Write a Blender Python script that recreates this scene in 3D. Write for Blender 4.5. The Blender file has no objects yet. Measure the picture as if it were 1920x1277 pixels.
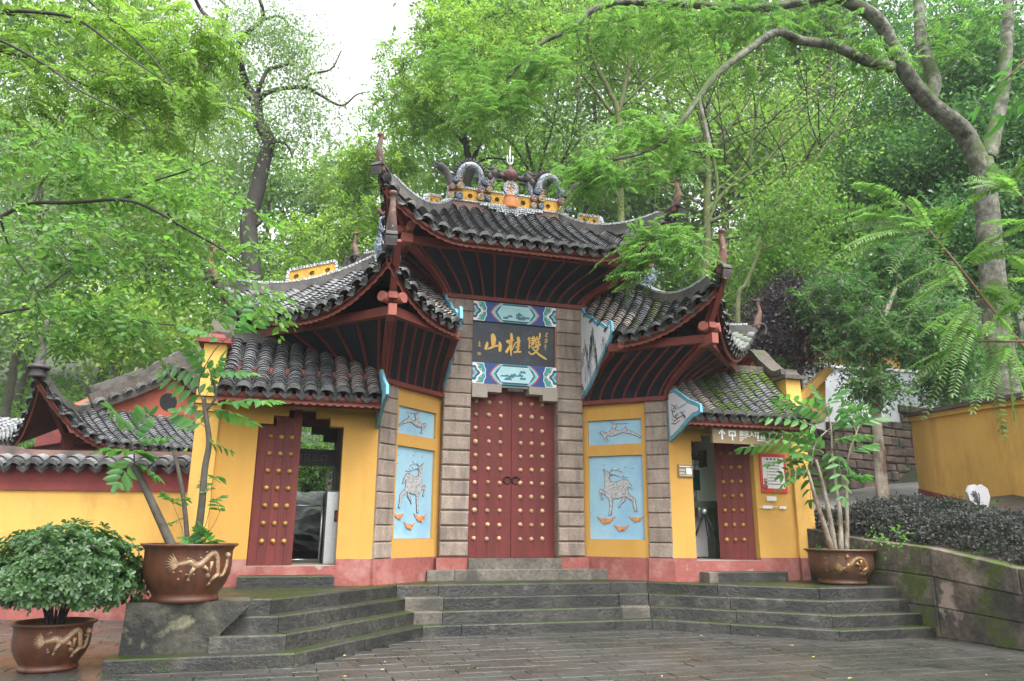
import bpy, math, random
import numpy as np
from mathutils import Vector, Matrix, Euler

random.seed(7)
RNG = np.random.default_rng(11)
PI = math.pi
SC = bpy.context.scene
COL = SC.collection

# ------------------------------------------------------------------ camera, sky, sun, exposure
EYE = Vector((0.0, 0.0, 1.4))
FOC = 1400.0                      # focal length in pixels of a 1920 px wide frame
PITCH, ROLL = math.radians(14.3), math.radians(0.45)
cam_d = bpy.data.cameras.new('camera')
cam_d.sensor_width = 36.0
cam_d.lens = FOC / 1920 * 36.0
cam_d.clip_start, cam_d.clip_end = 0.05, 600.0
cam = bpy.data.objects.new('camera', cam_d)
COL.objects.link(cam)
cam.matrix_world = Matrix.Translation(EYE) @ (Matrix.Rotation(PITCH, 4, 'X') @ Matrix.Rotation(PI / 2, 4, 'X')) @ Matrix.Rotation(ROLL, 4, 'Z')
SC.camera = cam

SUN_EL, SUN_ROT = math.radians(64), math.radians(150)
world = bpy.data.worlds.new('World')
SC.world = world
world.use_nodes = True
_n, _l = world.node_tree.nodes, world.node_tree.links
_sky = _n.new('ShaderNodeTexSky')
_sky.sky_type = 'NISHITA'
_sky.sun_disc = False
_sky.sun_elevation, _sky.sun_rotation = SUN_EL, SUN_ROT
_sky.dust_density = 4.0
_hs = _n.new('ShaderNodeHueSaturation')
_hs.inputs['Saturation'].default_value = 0.12      # overcast: the cloud deck takes the blue out
_l.new(_sky.outputs[0], _hs.inputs['Color'])
_bg = _n['Background']
_bg.inputs['Strength'].default_value = 0.15
_l.new(_hs.outputs[0], _bg.inputs['Color'])

sun_d = bpy.data.lights.new('sun', 'SUN')
sun_d.energy = 1.1
sun_d.angle = math.radians(40)
sun_d.color = (1.0, 0.97, 0.92)
sun = bpy.data.objects.new('sun', sun_d)
COL.objects.link(sun)
_sd = Vector((math.sin(SUN_ROT) * math.cos(SUN_EL), math.cos(SUN_ROT) * math.cos(SUN_EL), math.sin(SUN_EL)))
sun.rotation_euler = _sd.to_track_quat('Z', 'Y').to_euler()

SC.view_settings.view_transform = 'Standard'
SC.view_settings.look = 'None'
SC.view_settings.exposure = 1.92
SC.view_settings.gamma = 1.0
SC.view_settings.use_curve_mapping = False
SC.cycles.max_bounces = 7
SC.cycles.diffuse_bounces = 4
SC.cycles.transmission_bounces = 4
SC.cycles.transparent_max_bounces = 6
SC.cycles.caustics_reflective = False
SC.cycles.caustics_refractive = False

# ------------------------------------------------------------------ helpers: meshes
class MB:
    """collects shapes and links them as ONE mesh object"""
    def __init__(s):
        s.v, s.f, s.m, s.sm = [], [], [], []
    def add(s, vs, fs, mi=0, smooth=False):
        o = len(s.v)
        s.v.extend([tuple(p) for p in vs])
        for f in fs:
            s.f.append(tuple(i + o for i in f)); s.m.append(mi); s.sm.append(smooth)
        return s
    def hexa(s, b, t, mi=0):
        """b, t: four points each, bottom and top, both counter-clockwise from above"""
        return s.add(list(b) + list(t), [(3, 2, 1, 0), (4, 5, 6, 7), (0, 1, 5, 4), (1, 2, 6, 5), (2, 3, 7, 6), (3, 0, 4, 7)], mi)
    def box(s, x0, x1, y0, y1, z0, z1, mi=0):
        return s.hexa([(x0, y0, z0), (x1, y0, z0), (x1, y1, z0), (x0, y1, z0)], [(x0, y0, z1), (x1, y0, z1), (x1, y1, z1), (x0, y1, z1)], mi)
    def bbox(s, x0, x1, y0, y1, z0, z1, b, mi=0):
        """box with a chamfered top and vertical edges softened towards the front"""
        s.hexa([(x0, y0, z0), (x1, y0, z0), (x1, y1, z0), (x0, y1, z0)], [(x0, y0, z1 - b), (x1, y0, z1 - b), (x1, y1, z1 - b), (x0, y1, z1 - b)], mi)
        n = len(s.v)
        s.f.pop(-5); s.m.pop(-5); s.sm.pop(-5)      # the inner lid
        s.add([(x0, y0, z1 - b), (x1, y0, z1 - b), (x1, y1, z1 - b), (x0, y1, z1 - b),
               (x0 + b, y0 + b, z1), (x1 - b, y0 + b, z1), (x1 - b, y1 - b, z1), (x0 + b, y1 - b, z1)],
              [(0, 1, 5, 4), (1, 2, 6, 5), (2, 3, 7, 6), (3, 0, 4, 7), (4, 5, 6, 7)], mi)
        return s
    def bar(s, p, q, w, h, upv=(0, 0, 1), mi=0):
        p, q = Vector(p), Vector(q)
        d = (q - p).normalized()
        sd = d.cross(Vector(upv))
        if sd.length < 1e-4: sd = d.cross(Vector((1, 0, 0)))
        sd.normalize(); u2 = sd.cross(d)
        a, b = sd * w / 2, u2 * h / 2
        return s.hexa([p - a - b, p + a - b, q + a - b, q - a - b], [p - a + b, p + a + b, q + a + b, q - a + b], mi)
    def path_bar(s, pts, w, h, upv=(0, 0, 1), mi=0, ws=None):
        """rectangular section swept along a polyline"""
        pts = [Vector(p) for p in pts]; n = len(pts); vs = []
        for i, p in enumerate(pts):
            d = (pts[min(i + 1, n - 1)] - pts[max(i - 1, 0)]).normalized()
            sd = d.cross(Vector(upv)); sd.normalize(); u2 = sd.cross(d)
            k = ws[i] if ws else 1
            a, b = sd * w * k / 2, u2 * h * k / 2
            vs += [p - a - b, p + a - b, p + a + b, p - a + b]
        fs = [(0, 1, 2, 3), tuple(4 * (n - 1) + i for i in (3, 2, 1, 0))]
        for i in range(n - 1):
            for k in range(4):
                fs.append((4 * i + k, 4 * (i + 1) + k, 4 * (i + 1) + (k + 1) % 4, 4 * i + (k + 1) % 4))
        fs = [tuple(reversed(f)) for f in fs]
        return s.add(vs, fs, mi)
    def tube(s, pts, rs, n=6, mi=0, smooth=True, cap=True):
        pts = [Vector(p) for p in pts]; m = len(pts); vs = []
        if not hasattr(rs, '__len__'): rs = [rs] * m
        ref = Vector((0, 0, 1))
        d0 = (pts[1] - pts[0]).normalized()
        if abs(d0.z) > .9: ref = Vector((1, 0, 0))
        a = d0.cross(ref).normalized()
        for i, p in enumerate(pts):
            d = (pts[min(i + 1, m - 1)] - pts[max(i - 1, 0)]).normalized()
            a = (a - d * a.dot(d))
            a = a.normalized() if a.length > 1e-5 else d.orthogonal().normalized()
            b = d.cross(a)
            for k in range(n):
                t = 2 * PI * k / n
                vs.append(p + (a * math.cos(t) + b * math.sin(t)) * rs[i])
        fs = []
        for i in range(m - 1):
            for k in range(n):
                fs.append((i * n + k, i * n + (k + 1) % n, (i + 1) * n + (k + 1) % n, (i + 1) * n + k))
        s.add(vs, fs, mi, smooth)
        if cap:
            o = len(s.v) - m * n
            s.f.append(tuple(o + k for k in reversed(range(n)))); s.m.append(mi); s.sm.append(False)
            s.f.append(tuple(o + (m - 1) * n + k for k in range(n))); s.m.append(mi); s.sm.append(False)
        return s
    def lathe(s, prof, c=(0, 0, 0), n=20, mi=0, smooth=True, ax=None):
        vs, fs = [], []
        for r, z in prof:
            for k in range(n):
                t = 2 * PI * k / n
                vs.append((c[0] + r * math.cos(t), c[1] + r * math.sin(t), c[2] + z))
        for i in range(len(prof) - 1):
            for k in range(n):
                fs.append((i * n + k, i * n + (k + 1) % n, (i + 1) * n + (k + 1) % n, (i + 1) * n + k))
        return s.add(vs, fs, mi, smooth)
    def ball(s, c, r, nu=8, nv=5, mi=0, sq=(1, 1, 1)):
        prof = [(max(1e-4, math.sin(PI * i / nv)), -math.cos(PI * i / nv)) for i in range(nv + 1)]
        vs, fs = [], []
        for rr, z in prof:
            for k in range(nu):
                t = 2 * PI * k / nu
                vs.append((c[0] + r * rr * math.cos(t) * sq[0], c[1] + r * rr * math.sin(t) * sq[1], c[2] + r * z * sq[2]))
        for i in range(nv):
            for k in range(nu):
                fs.append((i * nu + k, i * nu + (k + 1) % nu, (i + 1) * nu + (k + 1) % nu, (i + 1) * nu + k))
        return s.add(vs, fs, mi, True)
    def prism(s, poly, fn, d0, d1, mi=0):
        """poly: 2D outline (a, z); fn(a, depth, z) -> point; extruded from depth d0 (front) to d1"""
        n = len(poly)
        ar = sum(poly[i][0] * poly[(i + 1) % n][1] - poly[(i + 1) % n][0] * poly[i][1] for i in range(n))
        if ar < 0: poly = poly[::-1]
        vs = [fn(a, d0, z) for a, z in poly] + [fn(a, d1, z) for a, z in poly]
        fs = [tuple(range(n)), tuple(reversed(range(n, 2 * n)))]
        for i in range(n):
            j = (i + 1) % n
            fs.append((j, i, n + i, n + j))
        return s.add(vs, fs, mi)
    def grid(s, P, mi=0, smooth=True, flip=False):
        """P[i][j] points"""
        a, b = len(P), len(P[0])
        fs = []
        for i in range(a - 1):
            for j in range(b - 1):
                f = (i * b + j, (i + 1) * b + j, (i + 1) * b + j + 1, i * b + j + 1)
                fs.append(f[::-1] if flip else f)
        return s.add([p for r in P for p in r], fs, mi, smooth)
    def mesh(s, name, mats):
        me = bpy.data.meshes.new(name)
        me.from_pydata(s.v, [], s.f)
        for m in (mats if isinstance(mats, (list, tuple)) else [mats]): me.materials.append(m)
        me.polygons.foreach_set('material_index', s.m)
        me.polygons.foreach_set('use_smooth', s.sm)
        me.update()
        return me
    def build(s, name, mats, parent=None):
        return link(name, s.mesh(name, mats), parent)

def link(name, me, parent=None, mw=None):
    o = bpy.data.objects.new(name, me)
    COL.objects.link(o)
    if parent is not None: o.parent = parent
    if mw is not None: o.matrix_basis = mw
    return o
def tag(o, label=None, cat=None, group=None, kind=None):
    if label: o['label'] = label
    if cat: o['category'] = cat
    if group: o['group'] = group
    if kind: o['kind'] = kind
    return o
def empty(name, loc=(0, 0, 0), rz=0, label=None, cat=None, group=None, parent=None):
    o = bpy.data.objects.new(name, None)
    COL.objects.link(o)
    o.location = loc; o.rotation_euler = (0, 0, rz); o.empty_display_size = .1
    if parent is not None: o.parent = parent
    return tag(o, label, cat, group)
def solidify(poly_mesh_obj): return poly_mesh_obj

def ray(px, py):
    """direction of the photograph's pixel (1920 px wide) for laying the place out"""
    R = cam.matrix_world.to_3x3()
    return R @ Vector(((px - 960) / FOC, (638.5 - py) / FOC, -1.0))
def at(px, py, y):
    d = ray(px, py)
    return EYE + d * (y / d.y)

def smooth_path(pts, n=6):
    P = [Vector(p) for p in pts]
    P = [P[0] * 2 - P[1]] + P + [P[-1] * 2 - P[-2]]
    out = []
    for i in range(1, len(P) - 2):
        for k in range(n):
            t = k / n
            a, b, c, d = P[i - 1], P[i], P[i + 1], P[i + 2]
            out.append(.5 * ((2 * b) + (c - a) * t + (2 * a - 5 * b + 4 * c - d) * t * t + (3 * b - a - 3 * c + d) * t ** 3))
    out.append(P[-2])
    return out

# ------------------------------------------------------------------ helpers: materials
def newmat(name):
    m = bpy.data.materials.new(name); m.use_nodes = True
    nt = m.node_tree
    return m, nt.nodes, nt.links, nt.nodes['Principled BSDF']
def ramp(N, L, src, stops):
    r = N.new('ShaderNodeValToRGB'); e = r.color_ramp.elements
    e[0].position, e[0].color = stops[0][0], (*stops[0][1], 1)
    e[1].position, e[1].color = stops[-1][0], (*stops[-1][1], 1)
    for p, c in stops[1:-1]:
        q = e.new(p); q.color = (*c, 1)
    L.new(src, r.inputs[0]); return r.outputs[0]
def mixc(N, L, fac, a, b, mode='MIX'):
    x = N.new('ShaderNodeMix'); x.data_type = 'RGBA'; x.blend_type = mode
    def s(i, v):
        if isinstance(v, (tuple, list)): x.inputs[i].default_value = (*v[:3], 1)
        elif isinstance(v, (int, float)): x.inputs[i].default_value = v
        else: L.new(v, x.inputs[i])
    s(0, fac); s(6, a); s(7, b)
    return x.outputs[2]
def mth(N, L, op, a, b=0.0, c=None, clamp=False):
    x = N.new('ShaderNodeMath'); x.operation = op; x.use_clamp = clamp
    for i, v in enumerate((a, b) if c is None else (a, b, c)):
        if isinstance(v, (int, float)): x.inputs[i].default_value = v
        else: L.new(v, x.inputs[i])
    return x.outputs[0]
def g3(v): return (v, v, v)
def noise(N, L, vec, scale, detail=4, rough=.6, stretch=None):
    t = N.new('ShaderNodeTexNoise'); t.inputs['Scale'].default_value = scale
    t.inputs['Detail'].default_value = detail; t.inputs['Roughness'].default_value = rough
    if stretch:
        mp = N.new('ShaderNodeMapping'); mp.inputs['Scale'].default_value = stretch
        L.new(vec, mp.inputs[0]); vec = mp.outputs[0]
    L.new(vec, t.inputs['Vector']); return t.outputs['Fac']
def mat(name, col, rough=.8, var=.25, scale=2.5, col2=None, s2=1.2, thr=(.55, .7), stretch2=None, rand=0., bump=.0, bscale=40,
        moss=0., mosscol=(.05, .10, .012), mscale=2.0, mossx=None, metal=0., spec=.5, fine=.12, fscale=60, col3=None, s3=6, thr3=(.6, .68), wet=0., mup=.35):
    m, N, L, B = newmat(name)
    geo = N.new('ShaderNodeNewGeometry'); P = geo.outputs['Position']
    n1 = noise(N, L, P, scale)
    c = mixc(N, L, 1.0, col, ramp(N, L, n1, [(.25, g3(1 - var)), (.75, g3(1 + var))]), 'MULTIPLY')
    if fine: c = mixc(N, L, 1.0, c, ramp(N, L, noise(N, L, P, fscale, 3), [(.3, g3(1 - fine)), (.7, g3(1 + fine))]), 'MULTIPLY')
    if col2: c = mixc(N, L, ramp(N, L, noise(N, L, P, s2, 6, .65, stretch2), [(thr[0], g3(0)), (thr[1], g3(1))]), c, col2)
    if col3: c = mixc(N, L, ramp(N, L, noise(N, L, P, s3, 5, .6), [(thr3[0], g3(0)), (thr3[1], g3(1))]), c, col3)
    if rand:
        oi = N.new('ShaderNodeObjectInfo')
        c = mixc(N, L, 1.0, c, ramp(N, L, oi.outputs['Random'], [(0, g3(1 - rand)), (1, g3(1 + rand))]), 'MULTIPLY')
    if moss:
        sx = N.new('ShaderNodeSeparateXYZ'); L.new(geo.outputs['Normal'], sx.inputs[0])
        up = mth(N, L, 'MULTIPLY_ADD', sx.outputs[2], mup, .35 - mup if mup < .3 else 0.)
        f = mth(N, L, 'ADD', noise(N, L, P, mscale, 7, .7), up)
        if mossx:                                    # more moss towards one side of the place
            sp = N.new('ShaderNodeSeparateXYZ'); L.new(P, sp.inputs[0])
            f = mth(N, L, 'ADD', f, mth(N, L, 'MULTIPLY_ADD', sp.outputs[0], mossx[0], mossx[1]))
        mm = ramp(N, L, f, [(1.02 - .5 * moss, g3(0)), (1.12 - .5 * moss, g3(1))])
        mg = mixc(N, L, noise(N, L, P, 25, 3), (mosscol[0] * .4, mosscol[1] * .45, mosscol[2] * .5), (mosscol[0] * 1.5, mosscol[1] * 1.45, mosscol[2]))
        c = mixc(N, L, mm, c, mg)
    L.new(c, B.inputs['Base Color'])
    B.inputs['Roughness'].default_value = rough
    if wet:
        L.new(ramp(N, L, noise(N, L, P, 1.1, 5), [(.35, g3(rough)), (.65, g3(max(.08, rough - wet)))]), B.inputs['Roughness'])
    B.inputs['Metallic'].default_value = metal
    B.inputs['Specular IOR Level'].default_value = spec
    if bump:
        b = N.new('ShaderNodeBump'); b.inputs['Strength'].default_value = bump; b.inputs['Distance'].default_value = .02
        L.new(noise(N, L, P, bscale, 6, .65), b.inputs['Height']); L.new(b.outputs[0], B.inputs['Normal'])
    return m
def leafmat(name, cols, trans=.45, rough=.42, tcol=1.35, spec=.4):
    m, N, L, B = newmat(name)
    geo = N.new('ShaderNodeNewGeometry'); oi = N.new('ShaderNodeObjectInfo')
    r = mth(N, L, 'FRACT', mth(N, L, 'ADD', geo.outputs['Random Per Island'], oi.outputs['Random']))
    cols = [(r_ * 1.0, g_ * 1.06, b_ * 1.25 + .002) for r_, g_, b_ in cols]
    n = len(cols)
    c = ramp(N, L, r, [(i / (n - 1), cc) for i, cc in enumerate(cols)])
    cl = noise(N, L, geo.outputs['Position'], .6, 3)
    c = mixc(N, L, 1.0, c, ramp(N, L, cl, [(.3, (.72, .78, .8)), (.7, (1.28, 1.2, 1.1))]), 'MULTIPLY')
    L.new(c, B.inputs['Base Color']); B.inputs['Roughness'].default_value = rough
    B.inputs['Specular IOR Level'].default_value = spec
    t = N.new('ShaderNodeBsdfTranslucent')
    L.new(mixc(N, L, 1.0, c, (tcol * 1.03, tcol * 1.14, tcol * .66), 'MULTIPLY'), t.inputs['Color'])
    mx = N.new('ShaderNodeMixShader'); mx.inputs[0].default_value = trans
    L.new(B.outputs[0], mx.inputs[1]); L.new(t.outputs[0], mx.inputs[2])
    L.new(mx.outputs[0], N['Material Output'].inputs['Surface'])
    return m

def chipmat(name, cols, scale, grout=(.05, .055, .07)):
    m, N, L, B = newmat(name)
    geo = N.new('ShaderNodeNewGeometry')
    v = N.new('ShaderNodeTexVoronoi'); v.inputs['Scale'].default_value = scale; L.new(geo.outputs['Position'], v.inputs['Vector'])
    e = N.new('ShaderNodeTexVoronoi'); e.feature = 'DISTANCE_TO_EDGE'; e.inputs['Scale'].default_value = scale; L.new(geo.outputs['Position'], e.inputs['Vector'])
    c = ramp(N, L, v.outputs['Color'], [(.2, cols[0]), (.5, cols[1]), (.8, cols[2])])
    c = mixc(N, L, ramp(N, L, e.outputs['Distance'], [(.05, g3(0)), (.14, g3(1))]), grout, c)
    L.new(c, B.inputs['Base Color']); B.inputs['Roughness'].default_value = .35
    return m
M = {}
M['yellow'] = mat('yellow_limewash', (.56, .31, .070), .9, .09, 1.2, col2=(.53, .27, .05), s2=.9, thr=(.50, .72), stretch2=(2.4, 2.4, .18), bump=.15, bscale=22, fine=.05, col3=(.66, .45, .19), s3=2.2, thr3=(.66, .80))
M['yellow_old'] = mat('yellow_limewash_worn', (.66, .385, .095), .9, .12, 1.0, col2=(.40, .22, .06), s2=1.2, thr=(.50, .78), stretch2=(1.1, 1.1, .4), bump=.2, bscale=18, fine=.06, col3=(.60, .40, .16), s3=2.5, thr3=(.64, .80))
M['redbase'] = mat('red_plinth_paint', (.29, .088, .074), .85, .25, 2.0, col2=(.40, .20, .175), s2=2.4, thr=(.5, .7), bump=.5, bscale=12, col3=(.30, .25, .22), s3=3.0, thr3=(.62, .65), fine=.15, fscale=20)
M['redwall'] = mat('red_wall_paint', (.22, .045, .04), .85, .25, 2.0, col2=(.10, .035, .03), s2=1.6, bump=.15, bscale=16)
M['redgable'] = mat('red_gable_plaster', (.38, .09, .05), .85, .2, 1.8, col2=(.25, .07, .045), s2=1.4, bump=.12, bscale=16)
M['redwood'] = mat('red_painted_wood', (.17, .035, .026), .6, .25, 3.0, col2=(.09, .022, .018), s2=2.5, bump=.08, bscale=30, spec=.35)
M['redfascia'] = mat('red_fascia_paint', (.30, .085, .06), .75, .25, 3.0, col2=(.16, .05, .04), s2=3, bump=.12)
M['darkboard'] = mat('dark_blue_board', (.008, .012, .020), .7, .3, 6, bump=.1, bscale=20, spec=.3, col3=(.35, .38, .4), s3=26, thr3=(.78, .80))
M['soffit'] = mat('soffit_wood', (.075, .018, .015), .75, .25, 3)
M['stone'] = mat('pillar_sandstone', (.30, .235, .19), .85, .25, 3.5, col2=(.17, .135, .115), s2=3, thr=(.46, .68), stretch2=(2.5, 2.5, .4), rand=.16, bump=.5, bscale=26, fine=.2, fscale=30)
M['granite'] = mat('grey_lintel_stone', (.34, .29, .25), .85, .15, 3, col2=(.26, .22, .19), s2=3, bump=.15, bscale=40)
M['step'] = mat('wet_step_stone', (.045, .042, .037), .60, .45, 1.6, col2=(.016, .017, .016), s2=1.7, thr=(.40, .62), rand=.25, bump=.9, bscale=22, moss=.52, mup=.20, mosscol=(.026, .040, .009), mscale=1.6, wet=.30, col3=(.105, .097, .084), s3=2.6, thr3=(.60, .74), fine=.45, fscale=16)
M['steppale'] = mat('pale_step_stone', (.15, .13, .108), .8, .3, 2.2, col2=(.065, .062, .052), s2=2.0, thr=(.42, .62), rand=.2, bump=.8, bscale=20, fine=.3, fscale=18)
M['blockm'] = mat('mossy_cement_block', (.085, .08, .06), .75, .45, 2.2, col2=(.014, .016, .014), s2=1.8, thr=(.42, .58), bump=.9, bscale=18, col3=(.22, .21, .13), s3=3.6, thr3=(.58, .70), fine=.4, fscale=14)
M['pave'] = mat('wet_paving_stone', (.050, .049, .045), .50, .22, 1.6, col2=(.030, .032, .026), s2=.55, thr=(.42, .64), rand=.10, bump=.35, bscale=24, wet=.33, col3=(.070, .060, .050), s3=.9, thr3=(.55, .75), fine=.25, fscale=14)
M['mortar'] = mat('paving_bed', (.040, .040, .032), .85, .3, 3, bump=.2)
M['tile'] = mat('grey_roof_tile', (.150, .154, .162), .42, .4, 5, col2=(.035, .037, .04), s2=3.2, thr=(.48, .68), rand=.4, bump=.3, bscale=40, spec=.6, moss=.36, mosscol=(.075, .12, .014), mscale=1.5, mossx=(.060, -.10))
M['tilecap'] = mat('mossy_tile_end', (.055, .056, .055), .6, .4, 5, col2=(.02, .021, .02), s2=4, thr=(.45, .62), rand=.4, bump=.4, bscale=40, moss=.40, mosscol=(.06, .09, .014), mscale=2.2, mossx=(.045, -.10))
M['scales'] = chipmat('blue_grey_scale_chips', [(.16, .20, .27), (.42, .45, .46), (.26, .31, .36)], 24)
M['tilelip'] = mat('tile_gap_shade', (.030, .031, .032), .85, .3, 6)  # near-black front lips: shade of the gaps between tiles put into the colour
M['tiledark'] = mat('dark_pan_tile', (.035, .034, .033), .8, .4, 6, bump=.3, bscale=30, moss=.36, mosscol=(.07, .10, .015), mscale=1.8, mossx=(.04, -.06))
M['tilepale'] = mat('pale_roof_tile', (.29, .245, .215), .8, .25, 5, col2=(.18, .155, .14), s2=4, rand=.15, bump=.2)
M['ridge'] = mat('ridge_plaster', (.20, .115, .10), .85, .3, 2.0, col2=(.075, .065, .06), s2=1.6, thr=(.46, .62), bump=.3, bscale=18, moss=.25)
M['ridgegrey'] = mat('ridge_grey_plaster', (.11, .10, .092), .85, .35, 2.2, col2=(.045, .042, .04), s2=2, thr=(.45, .6), bump=.3, bscale=20, moss=.35)
M['copemoss'] = mat('mossy_coping', (.085, .07, .058), .85, .35, 2.5, bump=.5, bscale=22, moss=.52, mosscol=(.045, .07, .012), mscale=2.8, fine=.3, fscale=20)
M['ridgeyellow'] = mat('ridge_yellow_paint', (.58, .30, .035), .75, .3, 4, col2=(.16, .10, .03), s2=4, thr=(.50, .66), bump=.2, fine=.2, fscale=25)
M['mosaic'] = chipmat('white_porcelain_chips', [(.42, .46, .50), (.66, .68, .68), (.56, .60, .62)], 34)
M['bluechip'] = chipmat('blue_porcelain_chips', [(.07, .13, .26), (.45, .50, .52), (.12, .22, .38)], 26)
M['terra'] = mat('orange_terracotta', (.46, .16, .05), .7, .2, 6, col2=(.25, .11, .06), s2=6, bump=.1)
M['peach'] = mat('weathered_red_plaster', (.17, .055, .05), .75, .3, 6, col2=(.05, .03, .03), s2=6, thr=(.45, .6), bump=.2)
M['blackclay'] = mat('dark_weathered_clay', (.055, .048, .05), .75, .4, 9, col2=(.14, .10, .10), s2=8, bump=.3, bscale=50)
M['horn'] = mat('weathered_orange_horn', (.175, .085, .06), .8, .35, 7, col2=(.06, .048, .042), s2=5, thr=(.45, .6), col3=(.42, .38, .33), s3=18, thr3=(.66, .70), bump=.5)
M['swirlred'] = mat('swirl_red', (.22, .075, .06), .7, .2, 8)
M['swirlblue'] = mat('swirl_blue', (.075, .105, .16), .7, .2, 8)
M['swirlgold'] = mat('swirl_ochre', (.33, .24, .10), .7, .2, 8)
M['doorred'] = mat('door_red_lacquer', (.150, .026, .022), .6, .2, 2.2, col2=(.085, .018, .016), s2=2, thr=(.48, .72), stretch2=(4, 4, .3), bump=.15, bscale=18, spec=.35, col3=(.38, .24, .21), s3=17, thr3=(.755, .775), fine=.12, fscale=25)
M['studpale'] = mat('pale_door_stud', (.50, .34, .19), .5, .15, 9, rand=.25, col2=(.3, .17, .09), s2=20, thr=(.55, .65))
M['gold'] = mat('gold_door_stud', (.42, .22, .05), .42, .2, 9, metal=.35, rand=.25, col2=(.16, .08, .03), s2=18, thr=(.55, .66))
M['iron'] = mat('dark_iron', (.035, .022, .02), .5, .2, 9, metal=.4)
M['bluepanel'] = mat('pale_blue_panel', (.31, .51, .62), .8, .08, 1.4, col2=(.20, .39, .56), s2=1.6, thr=(.45, .75), bump=.05, fine=.03)
M['white'] = mat('white_painted', (.74, .74, .78), .8, .05, 2, fine=.03)
M['whitewall'] = mat('whitewash', (.58, .60, .64), .9, .12, 1.2, col2=(.42, .44, .47), s2=1, thr=(.52, .75), fine=.04)
M['cyan'] = mat('cyan_paint', (.14, .38, .48), .75, .15, 5, fine=.06)
M['ink'] = mat('ink_brush', (.055, .055, .065), .8, .2, 30)
M['inkgrey'] = mat('ink_wash', (.36, .37, .42), .8, .15, 30)
M['goldpaint'] = mat('gold_lettering', (.78, .47, .09), .5, .08, 12)
M['plaque'] = mat('blue_black_plaque', (.022, .030, .042), .5, .3, 4, col2=(.05, .06, .075), s2=5, thr=(.5, .75), bump=.2, bscale=25)
M['pblue'] = mat('beam_blue', (.035, .075, .27), .6, .12, 9)
M['pteal'] = mat('beam_teal', (.05, .34, .31), .6, .12, 9)
M['pnavy'] = mat('beam_navy', (.025, .085, .16), .6, .12, 9)
M['pcyan'] = mat('beam_cyan', (.16, .56, .64), .6, .1, 9)
M['psky'] = mat('beam_picture_sky', (.42, .70, .74), .6, .08, 3, col2=(.25, .53, .62), s2=3, stretch2=(.5, .5, 4))
M['pink'] = mat('beam_brick_red', (.45, .14, .11), .6, .12, 9)
M['pmount'] = mat('beam_picture_hill', (.07, .17, .24), .6, .3, 14)
M['deer'] = None
M['orange'] = mat('orange_cloud_relief', (.60, .26, .10), .7, .3, 14, col2=(.28, .10, .05), s2=30)
M['metal'] = mat('brushed_steel', (.55, .56, .56), .32, .05, 2, metal=.9)
M['darkmetal'] = mat('dark_metal', (.05, .055, .06), .4, .1, 4, metal=.5)
M['black'] = mat('black_plastic', (.012, .012, .013), .45, .1, 5)
M['greypanel'] = mat('grey_wall', (.17, .165, .17), .85, .08, 2)
M['innerwhite'] = mat('interior_white', (.62, .62, .63), .9, .06, 2)
M['sign'] = mat('bronze_sign', (.235, .165, .085), .5, .06, 3)
M['tabletstone'] = mat('weathered_white_stone', (.42, .42, .44), .85, .15, 5, fine=.1)
M['signwhite'] = mat('sign_white', (.85, .85, .85), .6, .03, 3, fine=0)
M['red'] = mat('signal_red', (.58, .035, .03), .5, .06, 3)
M['poster'] = mat('poster_paper', (.74, .72, .70), .6, .03, 3)
M['screen'] = mat('dark_green_glass', (.015, .07, .065), .15, .1, 3)
M['bluegrey'] = mat('olive_steel', (.05, .075, .04), .4, .1, 3, metal=.3)
M['potred'] = mat('brown_glazed_pot', (.125, .042, .018), .34, .32, 4, col2=(.055, .024, .015), s2=3, thr=(.42, .68), stretch2=(5, 5, .35), bump=.08, spec=.5, fine=.15, fscale=30)
M['potbrown'] = mat('dull_brown_pot', (.135, .062, .032), .42, .28, 4, col2=(.065, .036, .026), s2=3, thr=(.45, .7), stretch2=(5, 5, .35), bump=.08)
M['relief'] = chipmat('cream_dragon_relief', [(.40, .27, .15), (.52, .37, .22), (.46, .32, .19)], 75, (.16, .08, .04))
M['relief2'] = chipmat('ochre_dragon_relief', [(.30, .18, .06), (.40, .24, .09), (.35, .2, .07)], 70, (.10, .055, .03))
M['soil'] = mat('potting_soil', (.035, .025, .018), .95, .3, 9, bump=.5, moss=.35)
M['bark'] = mat('grey_bark', (.085, .075, .06), .9, .3, 3, col2=(.04, .035, .028), s2=5, bump=.6, bscale=18, moss=.30, mosscol=(.06, .085, .012))
M['barkdark'] = mat('dark_wet_bark', (.035, .03, .026), .85, .35, 3, bump=.5, bscale=18)
M['barkmoss'] = mat('lichen_mossy_bark', (.150, .148, .118), .9, .4, 2.5, col2=(.04, .042, .03), s2=6, thr=(.44, .6), bump=1.0, bscale=12, moss=.78, mup=.22, mosscol=(.045, .08, .010), mscale=.8, fine=.3, fscale=22)
M['barkgreen'] = mat('algae_green_bark', (.095, .11, .04), .9, .35, 2.5, col2=(.05, .055, .035), s2=4, bump=.5, bscale=16)
M['barkwhite'] = mat('pale_blotched_bark', (.32, .28, .23), .85, .3, 4, col2=(.13, .085, .055), s2=3.5, thr=(.45, .58), stretch2=(1, 1, .5), bump=.3, bscale=20)
M['barkbrown'] = mat('brown_stem_bark', (.15, .085, .045), .85, .3, 4, col2=(.07, .05, .04), s2=5, bump=.4)
M['wallstone'] = mat('old_brown_wall_stone', (.125, .085, .068), .9, .35, 3, col2=(.045, .036, .032), s2=1.6, thr=(.45, .6), rand=.35, bump=.5, bscale=14, moss=.22)
M['walldark'] = mat('dark_wall_core', (.03, .025, .022), .95, .3, 3)
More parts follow.
